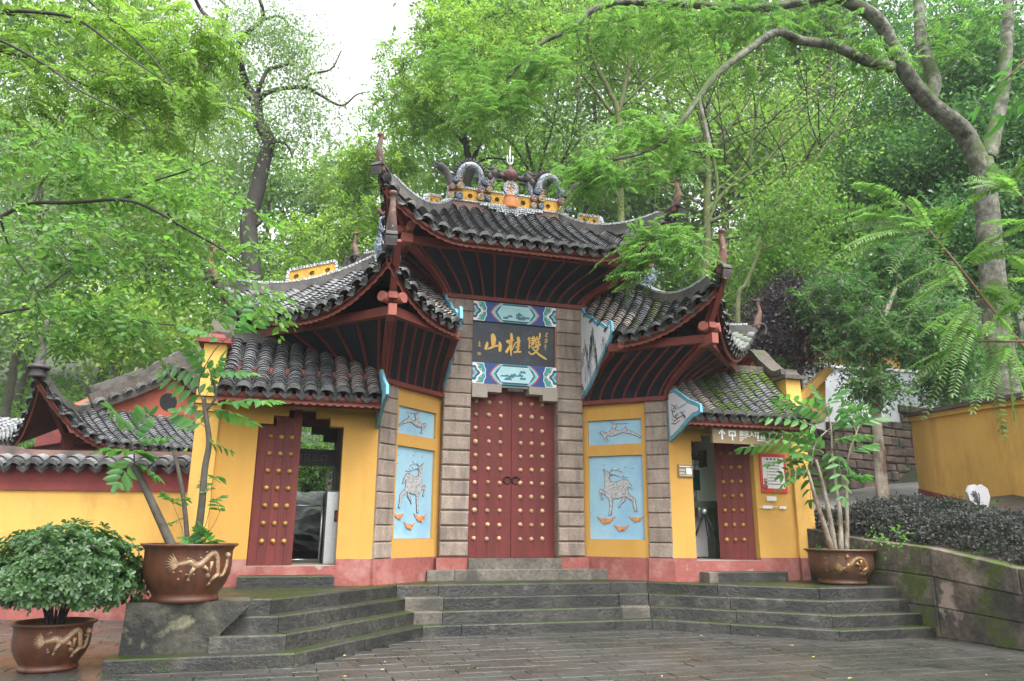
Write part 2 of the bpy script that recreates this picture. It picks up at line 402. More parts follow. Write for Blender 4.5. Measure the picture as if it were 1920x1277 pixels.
M['mossstone'] = mat('mossy_retaining_stone', (.15, .12, .092), .85, .4, 1.8, col2=(.035, .033, .028), s2=1.2, thr=(.42, .6), rand=.2, bump=1.0, bscale=12, moss=.42, mup=.06, mosscol=(.055, .080, .012), mscale=1.7, col3=(.30, .235, .20), s3=1.5, thr3=(.62, .68), fine=.35, fscale=16)
M['road'] = mat('grey_ramp_concrete', (.17, .165, .16), .7, .2, 1.2, col2=(.09, .09, .085), s2=.8, bump=.2, bscale=20, wet=.25)
M['earth'] = mat('leafy_hill_earth', (.035, .045, .02), .95, .35, .8, col2=(.05, .035, .02), s2=.9, bump=.5, bscale=5)
M['rock'] = mat('grey_green_rock', (.075, .085, .078), .8, .45, 1.6, col2=(.014, .018, .018), s2=2.2, thr=(.42, .56), bump=1.0, bscale=8, moss=.3, fine=.4, fscale=9)
# leaves
M['lf_fore'] = leafmat('leaf_fresh_green', [(.075, .16, .035), (.11, .22, .045), (.16, .28, .06), (.09, .19, .05)], .5, .36, tcol=1.4)
M['lf_bright'] = leafmat('leaf_spring_yellow_green', [(.125, .205, .040), (.165, .265, .05), (.21, .315, .06), (.14, .23, .045)], .54, tcol=1.45)
M['lf_mid'] = leafmat('leaf_mid_green', [(.075, .15, .03), (.11, .21, .04), (.15, .26, .05), (.09, .18, .04)], .5, tcol=1.45)
M['lf_pale'] = leafmat('leaf_pale_green', [(.14, .21, .09), (.18, .26, .11), (.22, .30, .12), (.15, .23, .09)], .5)
M['lf_dark'] = leafmat('leaf_dark_green', [(.038, .105, .036), (.062, .15, .045), (.10, .20, .055), (.048, .125, .042)], .44, tcol=1.45)
M['lf_frond'] = leafmat('leaf_pinnate_green', [(.075, .155, .035), (.11, .215, .05), (.145, .26, .06), (.09, .185, .045)], .5, tcol=1.45)
M['lf_gloss'] = leafmat('leaf_glossy_green', [(.032, .085, .020), (.055, .13, .028), (.09, .185, .045), (.045, .11, .025)], .28, .28, spec=.6)
M['lf_pot'] = leafmat('leaf_fresh_compound', [(.06, .17, .045), (.085, .22, .055), (.12, .27, .06), (.07, .19, .05)], .45, .35, tcol=1.4)
M['lf_purple'] = leafmat('leaf_purple_black', [(.035, .022, .030), (.06, .035, .05), (.09, .055, .07), (.03, .045, .03)], .25, .45)
M['lf_hedge'] = leafmat('leaf_grey_purple_hedge', [(.038, .056, .034), (.058, .056, .050), (.075, .062, .060), (.040, .066, .038)], .25, .6, spec=.2)
M['catkin'] = leafmat('catkin_yellow', [(.22, .24, .06), (.26, .28, .08), (.2, .22, .05)], .3)
M['fallen'] = mat('fallen_leaf', (.50, .40, .12), .6, .3, 3, rand=.4)

def deer_mat():
    m, N, L, B = newmat('silver_chip_mosaic')
    geo = N.new('ShaderNodeNewGeometry')
    v = N.new('ShaderNodeTexVoronoi'); v.inputs['Scale'].default_value = 55
    L.new(geo.outputs['Position'], v.inputs['Vector'])
    c = ramp(N, L, v.outputs['Color'], [(0, (.14, .14, .16)), (.4, (.36, .36, .36)), (.8, (.55, .54, .53)), (1, (.42, .22, .22))])
    L.new(c, B.inputs['Base Color']); B.inputs['Roughness'].default_value = .4
    return m
M['deer'] = deer_mat()
# ------------------------------------------------------------------ the ground
gb = MB(); gb.add([(-118, -60, -.06), (118, -60, -.06), (118, 118, -.06), (-118, 118, -.06)], [(0, 1, 2, 3)])
tag(gb.build('ground', M['earth']), kind='structure')

# ------------------------------------------------------------------ the temple gate
GO, GYAW = Vector((0.02, 12.87, 0.0)), math.radians(16.5)
gate = empty('temple_gate', GO, GYAW, 'yellow and red temple gateway with flared grey tiled roofs and a gold lettered black plaque', 'gate')
GM = Matrix.Translation(GO) @ Matrix.Rotation(GYAW, 4, 'Z')
def part(mb, name, m, parent=None): return mb.build(name, m, parent or gate)
def Fc(a, o, z): return (a, -o, z)                         # centre bay: a to the right, o towards the viewer
def Fbay(sx): return lambda a, o, z: (sx * (-2.41 + .736 * a + .677 * o), -1.067 + .677 * a - .736 * o, z)
def Fwing(sx): return lambda a, o, z: (sx * (-2.41 - a), -1.067 - o, z)   # a away from the outer pillar

def wall_grid(mb, fn, xs, zs, solid, o0, o1, mi=0):
    """a wall between o0 (front) and o1 (back) with stepped or square openings cut through it"""
    nx, nz = len(xs) - 1, len(zs) - 1
    S = lambda i, j: 0 <= i < nx and 0 <= j < nz and solid((xs[i] + xs[i + 1]) / 2, (zs[j] + zs[j + 1]) / 2)
    for i in range(nx):
        for j in range(nz):
            if not S(i, j): continue
            a0, a1, z0, z1 = xs[i], xs[i + 1], zs[j], zs[j + 1]
            q = [fn(a0, o0, z0), fn(a1, o0, z0), fn(a1, o0, z1), fn(a0, o0, z1), fn(a0, o1, z0), fn(a1, o1, z0), fn(a1, o1, z1), fn(a0, o1, z1)]
            fs = [(0, 1, 2, 3), (7, 6, 5, 4)]
            if not S(i - 1, j): fs.append((4, 0, 3, 7))
            if not S(i + 1, j): fs.append((1, 5, 6, 2))
            if not S(i, j - 1): fs.append((4, 5, 1, 0))
            if not S(i, j + 1): fs.append((3, 2, 6, 7))
            mb.add(q, fs, mi)

def stone_block(fn, a0, a1, o0, o1, z0, z1, c=.018):
    """one rusticated block with a recessed joint: chamfered front"""
    mb = MB(); g = .006
    z0 += g; z1 -= g
    b = [fn(a0, o0, z0), fn(a1, o0, z0), fn(a1, o1 - c, z0), fn(a0, o1 - c, z0)]
    f = [fn(a0 + c * .6, o1, z0 + c), fn(a1 - c * .6, o1, z0 + c), fn(a1 - c * .6, o1, z1 - c), fn(a0 + c * .6, o1, z1 - c)]
    vs = [fn(a0, o0, z0), fn(a1, o0, z0), fn(a1, o0, z1), fn(a0, o0, z1),
          fn(a0, o1 - c, z0), fn(a1, o1 - c, z0), fn(a1, o1 - c, z1), fn(a0, o1 - c, z1)] + f
    fs = [(3, 2, 1, 0), (0, 1, 5, 4), (1, 2, 6, 5), (2, 3, 7, 6), (3, 0, 4, 7),
          (4, 5, 9, 8), (5, 6, 10, 9), (6, 7, 11, 10), (7, 4, 8, 11), (8, 9, 10, 11)]
    return mb.add(vs, fs)

# --- centre pillars with their blocks
for sx in (-1, 1):
    fn = (lambda s: lambda a, o, z: (s * a, -o, z))(sx)
    core = MB(); core.hexa([fn(.79, -.3, .3), fn(1.235, -.3, .3), fn(1.235, .10, .3), fn(.79, .10, .3)], [fn(.79, -.3, 5.35), fn(1.235, -.3, 5.35), fn(1.235, .10, 5.35), fn(.79, .10, 5.35)])
    pil = part(core, 'stone_pillar', M['stone'])
    n = 18
    for k in range(n):
        z0 = .985 + k * (5.35 - .985) / n; z1 = .985 + (k + 1) * (5.35 - .985) / n
        low = z1 < 3.7
        j = RNG.uniform(-.004, .004)
        part(stone_block(fn, .778 if low else .77, 1.25, -.2, (.16 if low else .135) + j, z0, z1, .024 if low else .014), 'stone_block', M['stone'], pil)
    ped = MB(); ped.hexa([fn(.775, -.2, .6), fn(1.30, -.2, .6), fn(1.30, .20, .6), fn(.775, .20, .6)], [fn(.775, -.2, .975), fn(1.30, -.2, .975), fn(1.30, .19, .975), fn(.775, .19, .975)])
    part(ped, 'pillar_base', M['redbase'])
# --- lintel of stepped stones
for sx in (-1, 1):
    for a0, a1, z0, z1, o in ((.5, .768, 3.60, 3.836, .17), (.25, .497, 3.70, 3.836, .168)):
        b = MB(); x0, x1 = sorted((sx * a0, sx * a1)); b.box(x0, x1, -o, .2, z0, z1); part(b, 'lintel_stone', M['granite'])
b = MB(); b.box(-.25, .25, -.10, .2, 3.80, 3.838); part(b, 'lintel_stone', M['granite'])
b = MB(); b.box(-.13, .15, -.135, -.105, 3.735, 3.80); part(b, 'worn_tablet', M['rock'])
b = MB(); b.box(-.79, .79, -.26, .3, .62, .966); part(b, 'door_sill', M['steppale'])
b = MB(); b.box(-.78, .78, .14, .3, .9, 5.36); part(b, 'back_wall', M['greypanel'])
# --- the double door
ring_me = None
stud_cache = {}
def stud_mesh(r, m):
    if (r, m) not in stud_cache:
        s = MB(); n = 10
        prof = [(r * 1.05, 0), (r * .98, r * .35), (r * .72, r * .72), (r * .3, r * .92), (.001, r * .95)]
        vs, fs = [], []
        for rr, h in prof:
            for k in range(n): vs.append((rr * math.cos(2 * PI * k / n), -h, rr * math.sin(2 * PI * k / n)))
        for i in range(len(prof) - 1):
            for k in range(n): fs.append((i * n + k, i * n + (k + 1) % n, (i + 1) * n + (k + 1) % n, (i + 1) * n + k))
        s.add(vs, fs, 0, True); stud_cache[(r, m)] = s.mesh('stud', M[m])
    return stud_cache[(r, m)]
for sx in (-1, 1):
    d = MB()
    for k in range(4):                                       # planks of the leaf
        x0, x1 = sorted((sx * (.004 + k * .1955), sx * (.002 + (k + 1) * .1955)))
        d.box(x0, x1, .055 + (.002 if k % 2 else 0), .12, .972, 3.82)
    leaf = part(d, 'door_leaf', M['doorred'])
    cols = (.2, .41, .64) if sx < 0 else (.16, .36, .56)
    for r in range(11):
        for c in cols:
            o = link('door_stud', stud_mesh(.036 if RNG.random() > .06 else .044, 'studpale'), leaf)
            o.location = (sx * c + RNG.uniform(-.006, .006), .056, 1.27 + r * .229 + RNG.uniform(-.008, .008))
    rg = MB()
    pts = [(sx * .075 + .062 * math.cos(t), .035 - .012 * math.sin(t), 2.235 + .062 * math.sin(t)) for t in np.linspace(0, 2 * PI, 15)]
    rg.tube(pts, .011, 6); rg.ball((sx * .075, .045, 2.29), .02)
    part(rg, 'ring_handle', M['iron'], leaf)

# --- bays: wall, painted plinth, recessed panels with deer
def reliefs(sx):
    """outlines in panel coordinates (a 0..1 from the left as seen, z 0..1)"""
def tube2d(mb, pts, r, fn, o, mi=0): mb.tube([fn(a, o, z) for a, z in pts], r, 5, mi)
RUN = [(.17, .50), (.20, .56), (.30, .50), (.37, .54), (.44, .70), (.455, .82), (.41, .90), (.42, .93), (.47, .88), (.52, .84), (.52, .74), (.49, .66), (.50, .58), (.58, .54), (.66, .62), (.70, .72), (.72, .60), (.80, .52), (.90, .40), (1.0, .26), (.985, .22), (.86, .36), (.74, .44), (.62, .48), (.54, .42), (.42, .35), (.32, .40), (.30, .30), (.34, .16), (.30, .12), (.26, .28), (.22, .42)]
STAND = [(.225, .845), (.25, .80), (.255, .73), (.255, .67), (.235, .60), (.245, .56), (.20, .585), (.15, .60), (.135, .585), (.15, .52), (.175, .475), (.20, .465), (.215, .485), (.19, .50), (.175, .555), (.235, .54), (.30, .50), (.335, .47), (.345, .40), (.325, .315), (.315, .285), (.365, .285), (.375, .33), (.395, .42), (.405, .48), (.52, .488), (.60, .50), (.60, .47), (.53, .42), (.515, .38), (.535, .375), (.56, .41), (.645, .455), (.65, .51), (.72, .48), (.79, .455), (.815, .37), (.835, .325), (.875, .33), (.86, .38), (.845, .47), (.81, .49), (.73, .53), (.70, .58), (.715, .63), (.80, .585), (.765, .65), (.70, .70), (.62, .715), (.53, .69), (.43, .68), (.37, .69), (.34, .74), (.35, .77), (.395, .755), (.34, .80), (.30, .815), (.25, .83)]
ANT = [[(.33, .80), (.42, .83), (.52, .825), (.60, .80)], [(.40, .825), (.40, .865)], [(.50, .825), (.53, .85)], [(.37, .78), (.48, .765), (.60, .74), (.72, .735)], [(.50, .76), (.53, .785)], [(.61, .74), (.63, .765)]]
ANTRUN = [[(.50, .84), (.60, .86), (.70, .84), (.76, .84)], [(.60, .855), (.63, .80)]]
def cloud(mb, fn, c, w, h, o, mi=0):
    mb.prism([(c[0] - w, c[1] + h), (c[0] - w * .75, c[1] + h * .1), (c[0] - w * .4, c[1] - h * .6), (c[0] + w * .1, c[1] - h * .8), (c[0] + w * .6, c[1] - h * .3), (c[0] + w, c[1] + h), (c[0] + w * .5, c[1] + h * .35), (c[0] + w * .1, c[1] + h * .5), (c[0] - w * .35, c[1] + h * .3)], fn, o + .014, o, mi)
    for dx, dz, r in ((-.35, -.1, .28), (.15, -.2, .3), (.5, .15, .22)):
        pts = [(c[0] + w * (dx + r * q * math.cos(q * 7)), c[1] + w * (dz + r * q * math.sin(q * 7)) * .9) for q in np.linspace(.15, 1, 12)]
        mb.tube([fn(a, o + .016, z) for a, z in pts], .006, 4, mi)
for sx in (1, -1):
    fn = Fbay(sx)
    A0, A1 = .377, 1.60
    pa0, pa1 = .46, 1.43
    w = MB()
    xs = [A0, pa0, pa1, A1]; zs = [.99, 1.27, 2.67, 2.86, 3.29, 3.62]
    inp = lambda a, z: pa0 < a < pa1 and (1.27 < z < 2.67 or 2.86 < z < 3.29)
    wall_grid(w, fn, xs, zs, lambda a, z: not inp(a, z), 0, -.06)
    wall_grid(w, fn, [0, A1], [.3, 3.7], lambda a, z: True, -.065, -.2)
    bay = part(w, 'bay_wall', M['yellow'])
    w = MB(); w.hexa([fn(.3, -.05, .3), fn(1.62, -.05, .3), fn(1.62, .02, .3), fn(.3, .02, .3)], [fn(.3, -.05, .992), fn(1.62, -.05, .992), fn(1.62, .012, .992), fn(.3, .012, .992)])
    part(w, 'painted_plinth', M['redbase'])
    for z0, z1, kind in ((1.273, 2.667, 0), (2.863, 3.287, 1)):
        w = MB(); w.hexa([fn(pa0, -.064, z0), fn(pa1, -.064, z0), fn(pa1, -.045, z0), fn(pa0, -.045, z0)], [fn(pa0, -.064, z1), fn(pa1, -.064, z1), fn(pa1, -.045, z1), fn(pa0, -.045, z1)])
        pn = part(w, 'relief_panel', M['bluepanel'])
        # seen from the left bay the deer is mirrored; both look towards the door with heads raised
        # seen outline runs left to right; in the left bay a grows to the right, in the right bay it grows to the left
        H = z1 - z0; Wd = pa1 - pa0
        if sx > 0: T = lambda a, z, z0=z0, H=H: (pa1 - Wd * (.06 + .92 * a), z0 + H * z)
        else: T = lambda a, z, z0=z0, H=H: (pa1 - Wd * (.06 + .92 * a), z0 + H * z)
        d = MB(); out = RUN if kind else STAND
        d.prism([T(a, z) for a, z in out], fn, -.032, -.046)
        for an in (ANTRUN if kind else ANT):
            tube2d(d, [T(a, z) for a, z in an], .008, fn, -.038)
        part(d, 'deer_relief', M['deer'], pn)
        edge = MB(); pts = [T(a, z) for a, z in out + out[:1]]
        edge.tube([fn(a, -.036, z) for a, z in pts], .0055, 4)
        part(edge, 'relief_outline', M['darkmetal'], pn)
        if not kind:
            for cx, cz, s in ((.26, .225, .17), (.86, .24, .13), (.56, .135, .14)):
                cl = MB(); c = T(cx, cz); cloud(cl, fn, c, s * Wd, s * .42 * Wd, -.046); part(cl, 'cloud_relief', M['orange'], pn)
            sm = MB()
            for _ in range(5):
                c = T(RNG.uniform(.2, .95), RNG.uniform(.80, .97)); q = RNG.uniform(-.03, .03, 6)
                sm.tube([fn(c[0] + q[0], -.044, c[1] + q[1]), fn(c[0] + q[2], -.044, c[1] + q[3] * .5)], .004, 4)
            part(sm, 'broken_mosaic', M['pblue'], pn)
    # outer pillar
    core = MB(); core.hexa([fn(.012, -.3, .3), fn(.37, -.3, .3), fn(.37, .012, .3), fn(.012, .012, .3)], [fn(.012, -.3, 3.6), fn(.37, -.3, 3.6), fn(.37, .012, 3.6), fn(.012, .012, 3.6)])
    pil = part(core, 'stone_pillar', M['stone'])
    for k in range(11):
        z0 = .99 + k * .237
        part(stone_block(fn, 0, .383, -.25, .045 + RNG.uniform(-.004, .004), z0, z0 + .237, .014), 'stone_block', M['stone'], pil)
    w = MB()
    for z0, z1, o in ((.3, .66, .075), (.66, .83, .06), (.83, .988, .052)):
        w.hexa([fn(-.02, -.2, z0), fn(.40, -.2, z0), fn(.40, o, z0), fn(-.02, o, z0)], [fn(-.02, -.2, z1), fn(.40, -.2, z1), fn(.40, o - .004, z1), fn(-.02, o - .004, z1)])
    part(w, 'pillar_base', M['redbase'])
    # core of the tower above the bay, behind the flare
    w = MB(); w.hexa([fn(.03, -1.55, 3.62), fn(1.9, -1.55, 3.62), fn(1.56, -.03, 3.62), fn(.03, -.03, 3.62)], [fn(.03, -1.55, 5.2), fn(1.9, -1.55, 5.2), fn(1.56, -.03, 5.2), fn(.03, -.03, 5.2)])
    part(w, 'tower_core', M['darkboard'])

# --- wings: front wall with a stepped doorway, back wall, plinth, end pier
def step_open(a, z, c, zt):
    """stepped arch over a doorway 1.2 m wide centred on c"""
    d = abs(a - c)
    return z < (zt if d < .60 else 0) or (d < .40 and z < zt + .125) or (d < .19 and z < zt + .25)
WING = {1: dict(L=2.24, door=(1.105, .60), zt=2.87, zb=.90), -1: dict(L=2.36, door=(1.02, .60), zt=2.90, zb=.95)}
for sx in (1, -1):
    fn = Fwing(sx); wd = WING[sx]; c, hw = wd['door']; Lw = wd['L']
    for o0, o1, nm in ((0, -.22, 'front_wall'), (-2.0, -2.2, 'rear_wall')):
        w = MB()
        xs = [.0, c - hw, c - hw * .67, c - hw * .32, c + hw * .32, c + hw * .67, c + hw, Lw]
        zs = [.3 if o0 else .93, wd['zt'], wd['zt'] + .125, wd['zt'] + .25, 3.62 if o0 == 0 else 3.3]
        def op(a, z):
            d = abs(a - c)
            return (d < hw and z < wd['zt']) or (d < hw * .67 and z < wd['zt'] + .125) or (d < hw * .32 and z < wd['zt'] + .25)
        wall_grid(w, fn, xs, zs, lambda a, z: not op(a, z), o0, o1)
        part(w, nm, M['yellow'] if o0 == 0 else (M['innerwhite'] if sx < 0 else M['greypanel']))
    w = MB()
    wall_grid(w, fn, [.0, c - hw, c + hw, Lw + .01], [.3, wd['zb'], .995], lambda a, z: not (c - hw < a < c + hw and z > wd['zb']), .014, -.21)
    part(w, 'painted_plinth', M['redbase'])
    w = MB(); w.hexa([fn(c - hw - .02, -2.2, .3), fn(c + hw + .02, -2.2, .3), fn(c + hw + .02, -.02, .3), fn(c - hw - .02, -.02, .3)], [fn(c - hw - .02, -2.2, wd['zb'] + .004), fn(c + hw + .02, -2.2, wd['zb'] + .004), fn(c + hw + .02, -.02, wd['zb'] + .004), fn(c - hw - .02, -.02, wd['zb'] + .004)])
    part(w, 'passage_floor', M['granite'])
    for a0, a1 in ((c - hw - .22, c - hw - .02), (c + hw + .02, c + hw + .10)):
        w = MB(); w.hexa([fn(a0, -1.99, .9), fn(a1, -1.99, .9), fn(a1, -.23, .9), fn(a0, -.23, .9)], [fn(a0, -1.99, 3.3), fn(a1, -1.99, 3.3), fn(a1, -.23, 3.3), fn(a0, -.23, 3.3)])
        part(w, 'passage_wall', M['innerwhite'] if sx < 0 else M['greypanel'])
    w = MB(); w.hexa([fn(-.05, -2.0, 3.3), fn(Lw, -2.0, 3.3), fn(Lw, -.22, 3.3), fn(-.05, -.22, 3.3)], [fn(-.05, -2.0, 3.36), fn(Lw, -2.0, 3.36), fn(Lw, -.22, 3.36), fn(-.05, -.22, 3.36)])
    part(w, 'passage_ceiling', M['innerwhite'])
    # end pier with its capping
    p0, p1 = Lw, Lw + .30
    ztop = 3.98 if sx > 0 else 4.08
    w = MB(); w.hexa([fn(p0, -.55, .3), fn(p1 + (.08 if sx < 0 else 0), -.55, .3), fn(p1 + (.08 if sx < 0 else 0), .06, .3), fn(p0, .06, .3)], [fn(p0, -.55, ztop), fn(p1, -.55, ztop), fn(p1, .06, ztop), fn(p0, .06, ztop)])
    part(w, 'end_pier', M['yellow_old'])
    w = MB(); w.hexa([fn(p0, -.54, .3), fn(p1 + .1, -.54, .3), fn(p1 + .1, .075, .3), fn(p0, .075, .3)], [fn(p0, -.54, .993), fn(p1 + .095, -.54, .993), fn(p1 + .095, .07, .993), fn(p0, .07, .993)])
    part(w, 'painted_plinth', M['redbase'])
    w = MB()
    w.hexa([fn(p0 - .06, -.62, ztop), fn(p1 + .08, -.62, ztop), fn(p1 + .08, .14, ztop), fn(p0 - .06, .14, ztop)], [fn(p0 - .06, -.62, ztop + .07), fn(p1 + .08, -.62, ztop + .07), fn(p1 + .08, .14, ztop + .07), fn(p0 - .06, .14, ztop + .07)])
    w.hexa([fn(p0, -.55, ztop + .07), fn(p1 + .03, -.55, ztop + .07), fn(p1 + .03, .07, ztop + .07), fn(p0, .07, ztop + .07)], [fn(p0 + .05, -.5, ztop + .15), fn(p1 - .02, -.5, ztop + .15), fn(p1 - .02, .02, ztop + .15), fn(p0 + .05, .02, ztop + .15)])
    part(w, 'pier_cap', M['redwall'] if sx > 0 else M['copemoss'])
    # outer end wall rising to a gable behind the pier
    w = MB()
    w.prism([(-.55, .3), (-2.2, .3), (-2.2, 3.3), (-.95, 4.62), (-.55, 4.25)], lambda o, a, z: fn(a, o, z), Lw + .24, Lw + .04)
    part(w, 'gable_wall', M['yellow_old'])
    # moulded corbel under the eave at the pier
    w = MB()
    for k in range(3):
        w.hexa([fn(p0 - .02, -.1, 3.0 + k * .1), fn(p1 + .02, -.1, 3.0 + k * .1), fn(p1 + .02, .06 + .035 * (k + 1), 3.0 + k * .1), fn(p0 - .02, .06 + .035 * (k + 1), 3.0 + k * .1)],
               [fn(p0 - .02, -.1, 3.09 + k * .1), fn(p1 + .02, -.1, 3.09 + k * .1), fn(p1 + .02, .06 + .035 * (k + 1), 3.09 + k * .1), fn(p0 - .02, .06 + .035 * (k + 1), 3.09 + k * .1)])
    part(w, 'corbel', M['yellow_old'])
    # side door leaf
    d = MB(); Wl = .60 if sx > 0 else .58
    top = wd['zt'] + .24
    nP = 5
    for k in range(nP):
        a0, a1 = k * Wl / nP, (k + 1) * Wl / nP - .003
        zt = wd['zt'] - .01 if k < 2 else (wd['zt'] + .115 if k < 4 else top)
        d.box(min(sx * a0, sx * a1), max(sx * a0, sx * a1), -.03, .03, wd['zb'] + .012, zt)
    leaf = part(d, 'door_leaf', M['doorred'])
    hx = c + hw - .005
    leaf.location = fn(hx, -.13, 0)
    leaf.rotation_euler = (0, 0, math.radians(5) if sx > 0 else math.radians(-36))
    for r in range(7):
        for q in (.17, .32, .47):
            o = link('door_stud', stud_mesh(.037, 'gold'), leaf)
            o.location = (sx * q * Wl / .6, -.03, wd['zb'] + .33 + r * .245)

# --- flared eaves: dark boards with red ribs
def flare(parent_name, edges, z0, z1, pw=1.5):
    for (b0, b1, t0, t1, n) in edges:
        b0, b1, t0, t1 = [Vector(q) for q in (b0, b1, t0, t1)]
        def S(s, t, off=0.):
            p = (b0.lerp(b1, s)).lerp(t0.lerp(t1, s), t ** pw)
            z = z0 + (z1 - z0) * (t ** .9)
            return Vector((p.x, p.y, z - off))
        g = MB(); g.grid([[S(i / 16, j / 8) for j in range(9)] for i in range(17)])
        board = part(g, parent_name, M['darkboard'])
        for k in range(n):
            s = (k + .5) / n
            r = MB(); r.path_bar([S(s, j / 8, .022) for j in range(9)], .034, .036, upv=(b1 - b0).to_3d().cross(Vector((0, 0, 1))))
            part(r, 'flare_rib', M['redwood'], board)
        for s in (0.012, .988):
            r = MB(); r.path_bar([S(s, j / 8, .03) for j in range(9)], .055, .06, upv=(b1 - b0).to_3d().cross(Vector((0, 0, 1))))
            part(r, 'corner_rib', M['redwood'], board)
        m = MB(); m.bar(b0.to_3d() + Vector((0, 0, z0 - .03)), b1.to_3d() + Vector((0, 0, z0 - .03)), .10, .07)
        part(m, 'flare_moulding', M['redwood'])
        m = MB(); m.bar(t0.to_3d() + Vector((0, 0, z1 + .03)), t1.to_3d() + Vector((0, 0, z1 + .03)), .10, .13)
        part(m, 'eave_beam', M['redwood'])
flare('flare_board', [((-1.27, -.13), (1.27, -.13), (-2.08, -1.0), (2.08, -1.0), 13),
                      ((-1.27, .8), (-1.27, -.13), (-2.08, 1.6), (-2.08, -1.0), 8), ((1.27, -.13), (1.27, .8), (2.08, -1.0), (2.08, 1.6), 8)], 5.39, 5.93)
for sx in (1, -1):
    fn = Fbay(sx); P2 = lambda a, o: fn(a, o, 0)[:2]
    flare('flare_board', [(P2(0, .05), P2(1.50, .05), P2(-.9, .9), P2(.70, .9), 7), (P2(0, -1.6), P2(0, .05), P2(-.9, -2.5), P2(-.9, .9), 8)], 3.63, 4.31)
    # beam ends and the bracket at the corner
    c = Vector(fn(-.9, .9, 4.37))
    k = MB()
    k.bar(Vector(fn(-.78, .78, 4.30)), Vector(fn(-1.07, 1.07, 4.30)), .11, .16)
    k.bar(Vector(fn(-.8, .8, 4.52)), Vector(fn(-1.04, 1.04, 4.52)), .12, .09)
    part(k, 'corner_bracket', M['redfascia'])
    k = MB()
    for da, do in ((-.20, 0), (0, .20)):
        p = Vector(fn(-.9, .9, 4.50)); q = Vector(fn(-.9 + da * 1.1, .9 + do * 1.1, 4.50))
        k.tube([p, q], .075, 10)
    part(k, 'beam_end', M['redfascia'])
    k = MB(); k.bar(Vector(fn(-.95, .95, 4.55)), Vector(fn(-1.28, 1.28, 5.18)), .09, .13); part(k, 'hip_rafter', M['redwood'])
for sx in (1, -1):
    k = MB(); k.tube([(sx * 2.08, -1.0, 6.12), (sx * 2.32, -1.0, 6.12)], .075, 10); k.tube([(sx * 2.08, -1.0, 6.12), (sx * 2.08, -1.25, 6.12)], .075, 10)
    k.box(min(sx * 2.02, sx * 2.2), max(sx * 2.02, sx * 2.2), -1.12, -.9, 5.88, 6.03)
    part(k, 'beam_end', M['redfascia'])
    k = MB(); k.bar((sx * 2.1, -1.02, 6.1), (sx * 2.52, -1.30, 6.78), .09, .13); part(k, 'hip_rafter', M['redwood'])
b = MB(); b.box(-1.26, 1.26, -.1, 1.0, 5.36, 6.9); part(b, 'tower_core', M['darkboard'])
# ------------------------------------------------------------------ roofs: deck, tiles, fascia, ridges
def arc_tile(R, Ln, th, n=6, cap=False, ang=78):
    mb = MB(); A = [math.radians(-ang + 2 * ang * k / n) for k in range(n + 1)]
    of = [(R * math.sin(a), -.015, R * math.cos(a) - R * .35 + .028) for a in A]
    ob = [(R * .93 * math.sin(a), Ln, R * .93 * math.cos(a) - R * .35 - .010) for a in A]
    inn = [((R - th) * math.sin(a), -.012, (R - th) * math.cos(a) - R * .35 + .028) for a in A]
    vs = of + ob + inn; m = n + 1; fs = []
    for k in range(n):
        fs.append((k, k + 1, m + k + 1, m + k)); fs.append((2 * m + k, 2 * m + k + 1, k + 1, k))
    mb.add(vs, fs[0::2], 0, False); mb.add(vs, fs[1::2], 1, False)
    if cap:                                       # fan-shaped end plate of the lowest tile, hanging a little
        low = [(x * 1.02, -.05, z - .055 * (1 - .25 * abs(x) / R)) for x, _, z in of]
        mb.add(of + low, [(k, m + k, m + k + 1, k + 1) for k in range(n)], 2)
        mb.add([(x, -.048, z) for x, _, z in low] + inn, [(k, m + k, m + k + 1, k + 1) for k in range(n)], 2)
    return mb
COVER = arc_tile(.098, .15, .018).mesh('cover_tile', [M['tile'], M['tilelip']])
COVERP = arc_tile(.098, .15, .018).mesh('cover_tile_pale', [M['tilepale'], M['tilelip']])
EAVE = arc_tile(.100, .15, .018, cap=True).mesh('eave_tile', [M['tile'], M['tilelip'], M['tilecap']])
def drip():
    mb = MB(); n = 6
    up = [(-.085 + .17 * k / n, -.03, -.02 - .028 * math.sin(PI * k / n)) for k in range(n + 1)]
    lo = [(-.085 + .17 * k / n, -.055, -.035 - .07 * (1 - abs(2 * k / n - 1)) - .01) for k in range(n + 1)]
    bk = [(x, .12, z + .0) for x, y, z in up]
    m = n + 1
    mb.add(up + lo + bk, [(k, m + k, m + k + 1, k + 1) for k in range(n)] + [(k, k + 1, 2 * m + k + 1, 2 * m + k) for k in range(n)])
    mb.add([(x, y + .014, z) for x, y, z in up + lo], [(k + 1, m + k + 1, m + k, k) for k in range(n)])
    return mb
DRIP = drip().mesh('drip_tile', M['tilecap'])
TILES = []                                          # (distance, mesh, matrix in the gate's frame, parent)
CAML = GM.inverted() @ EYE

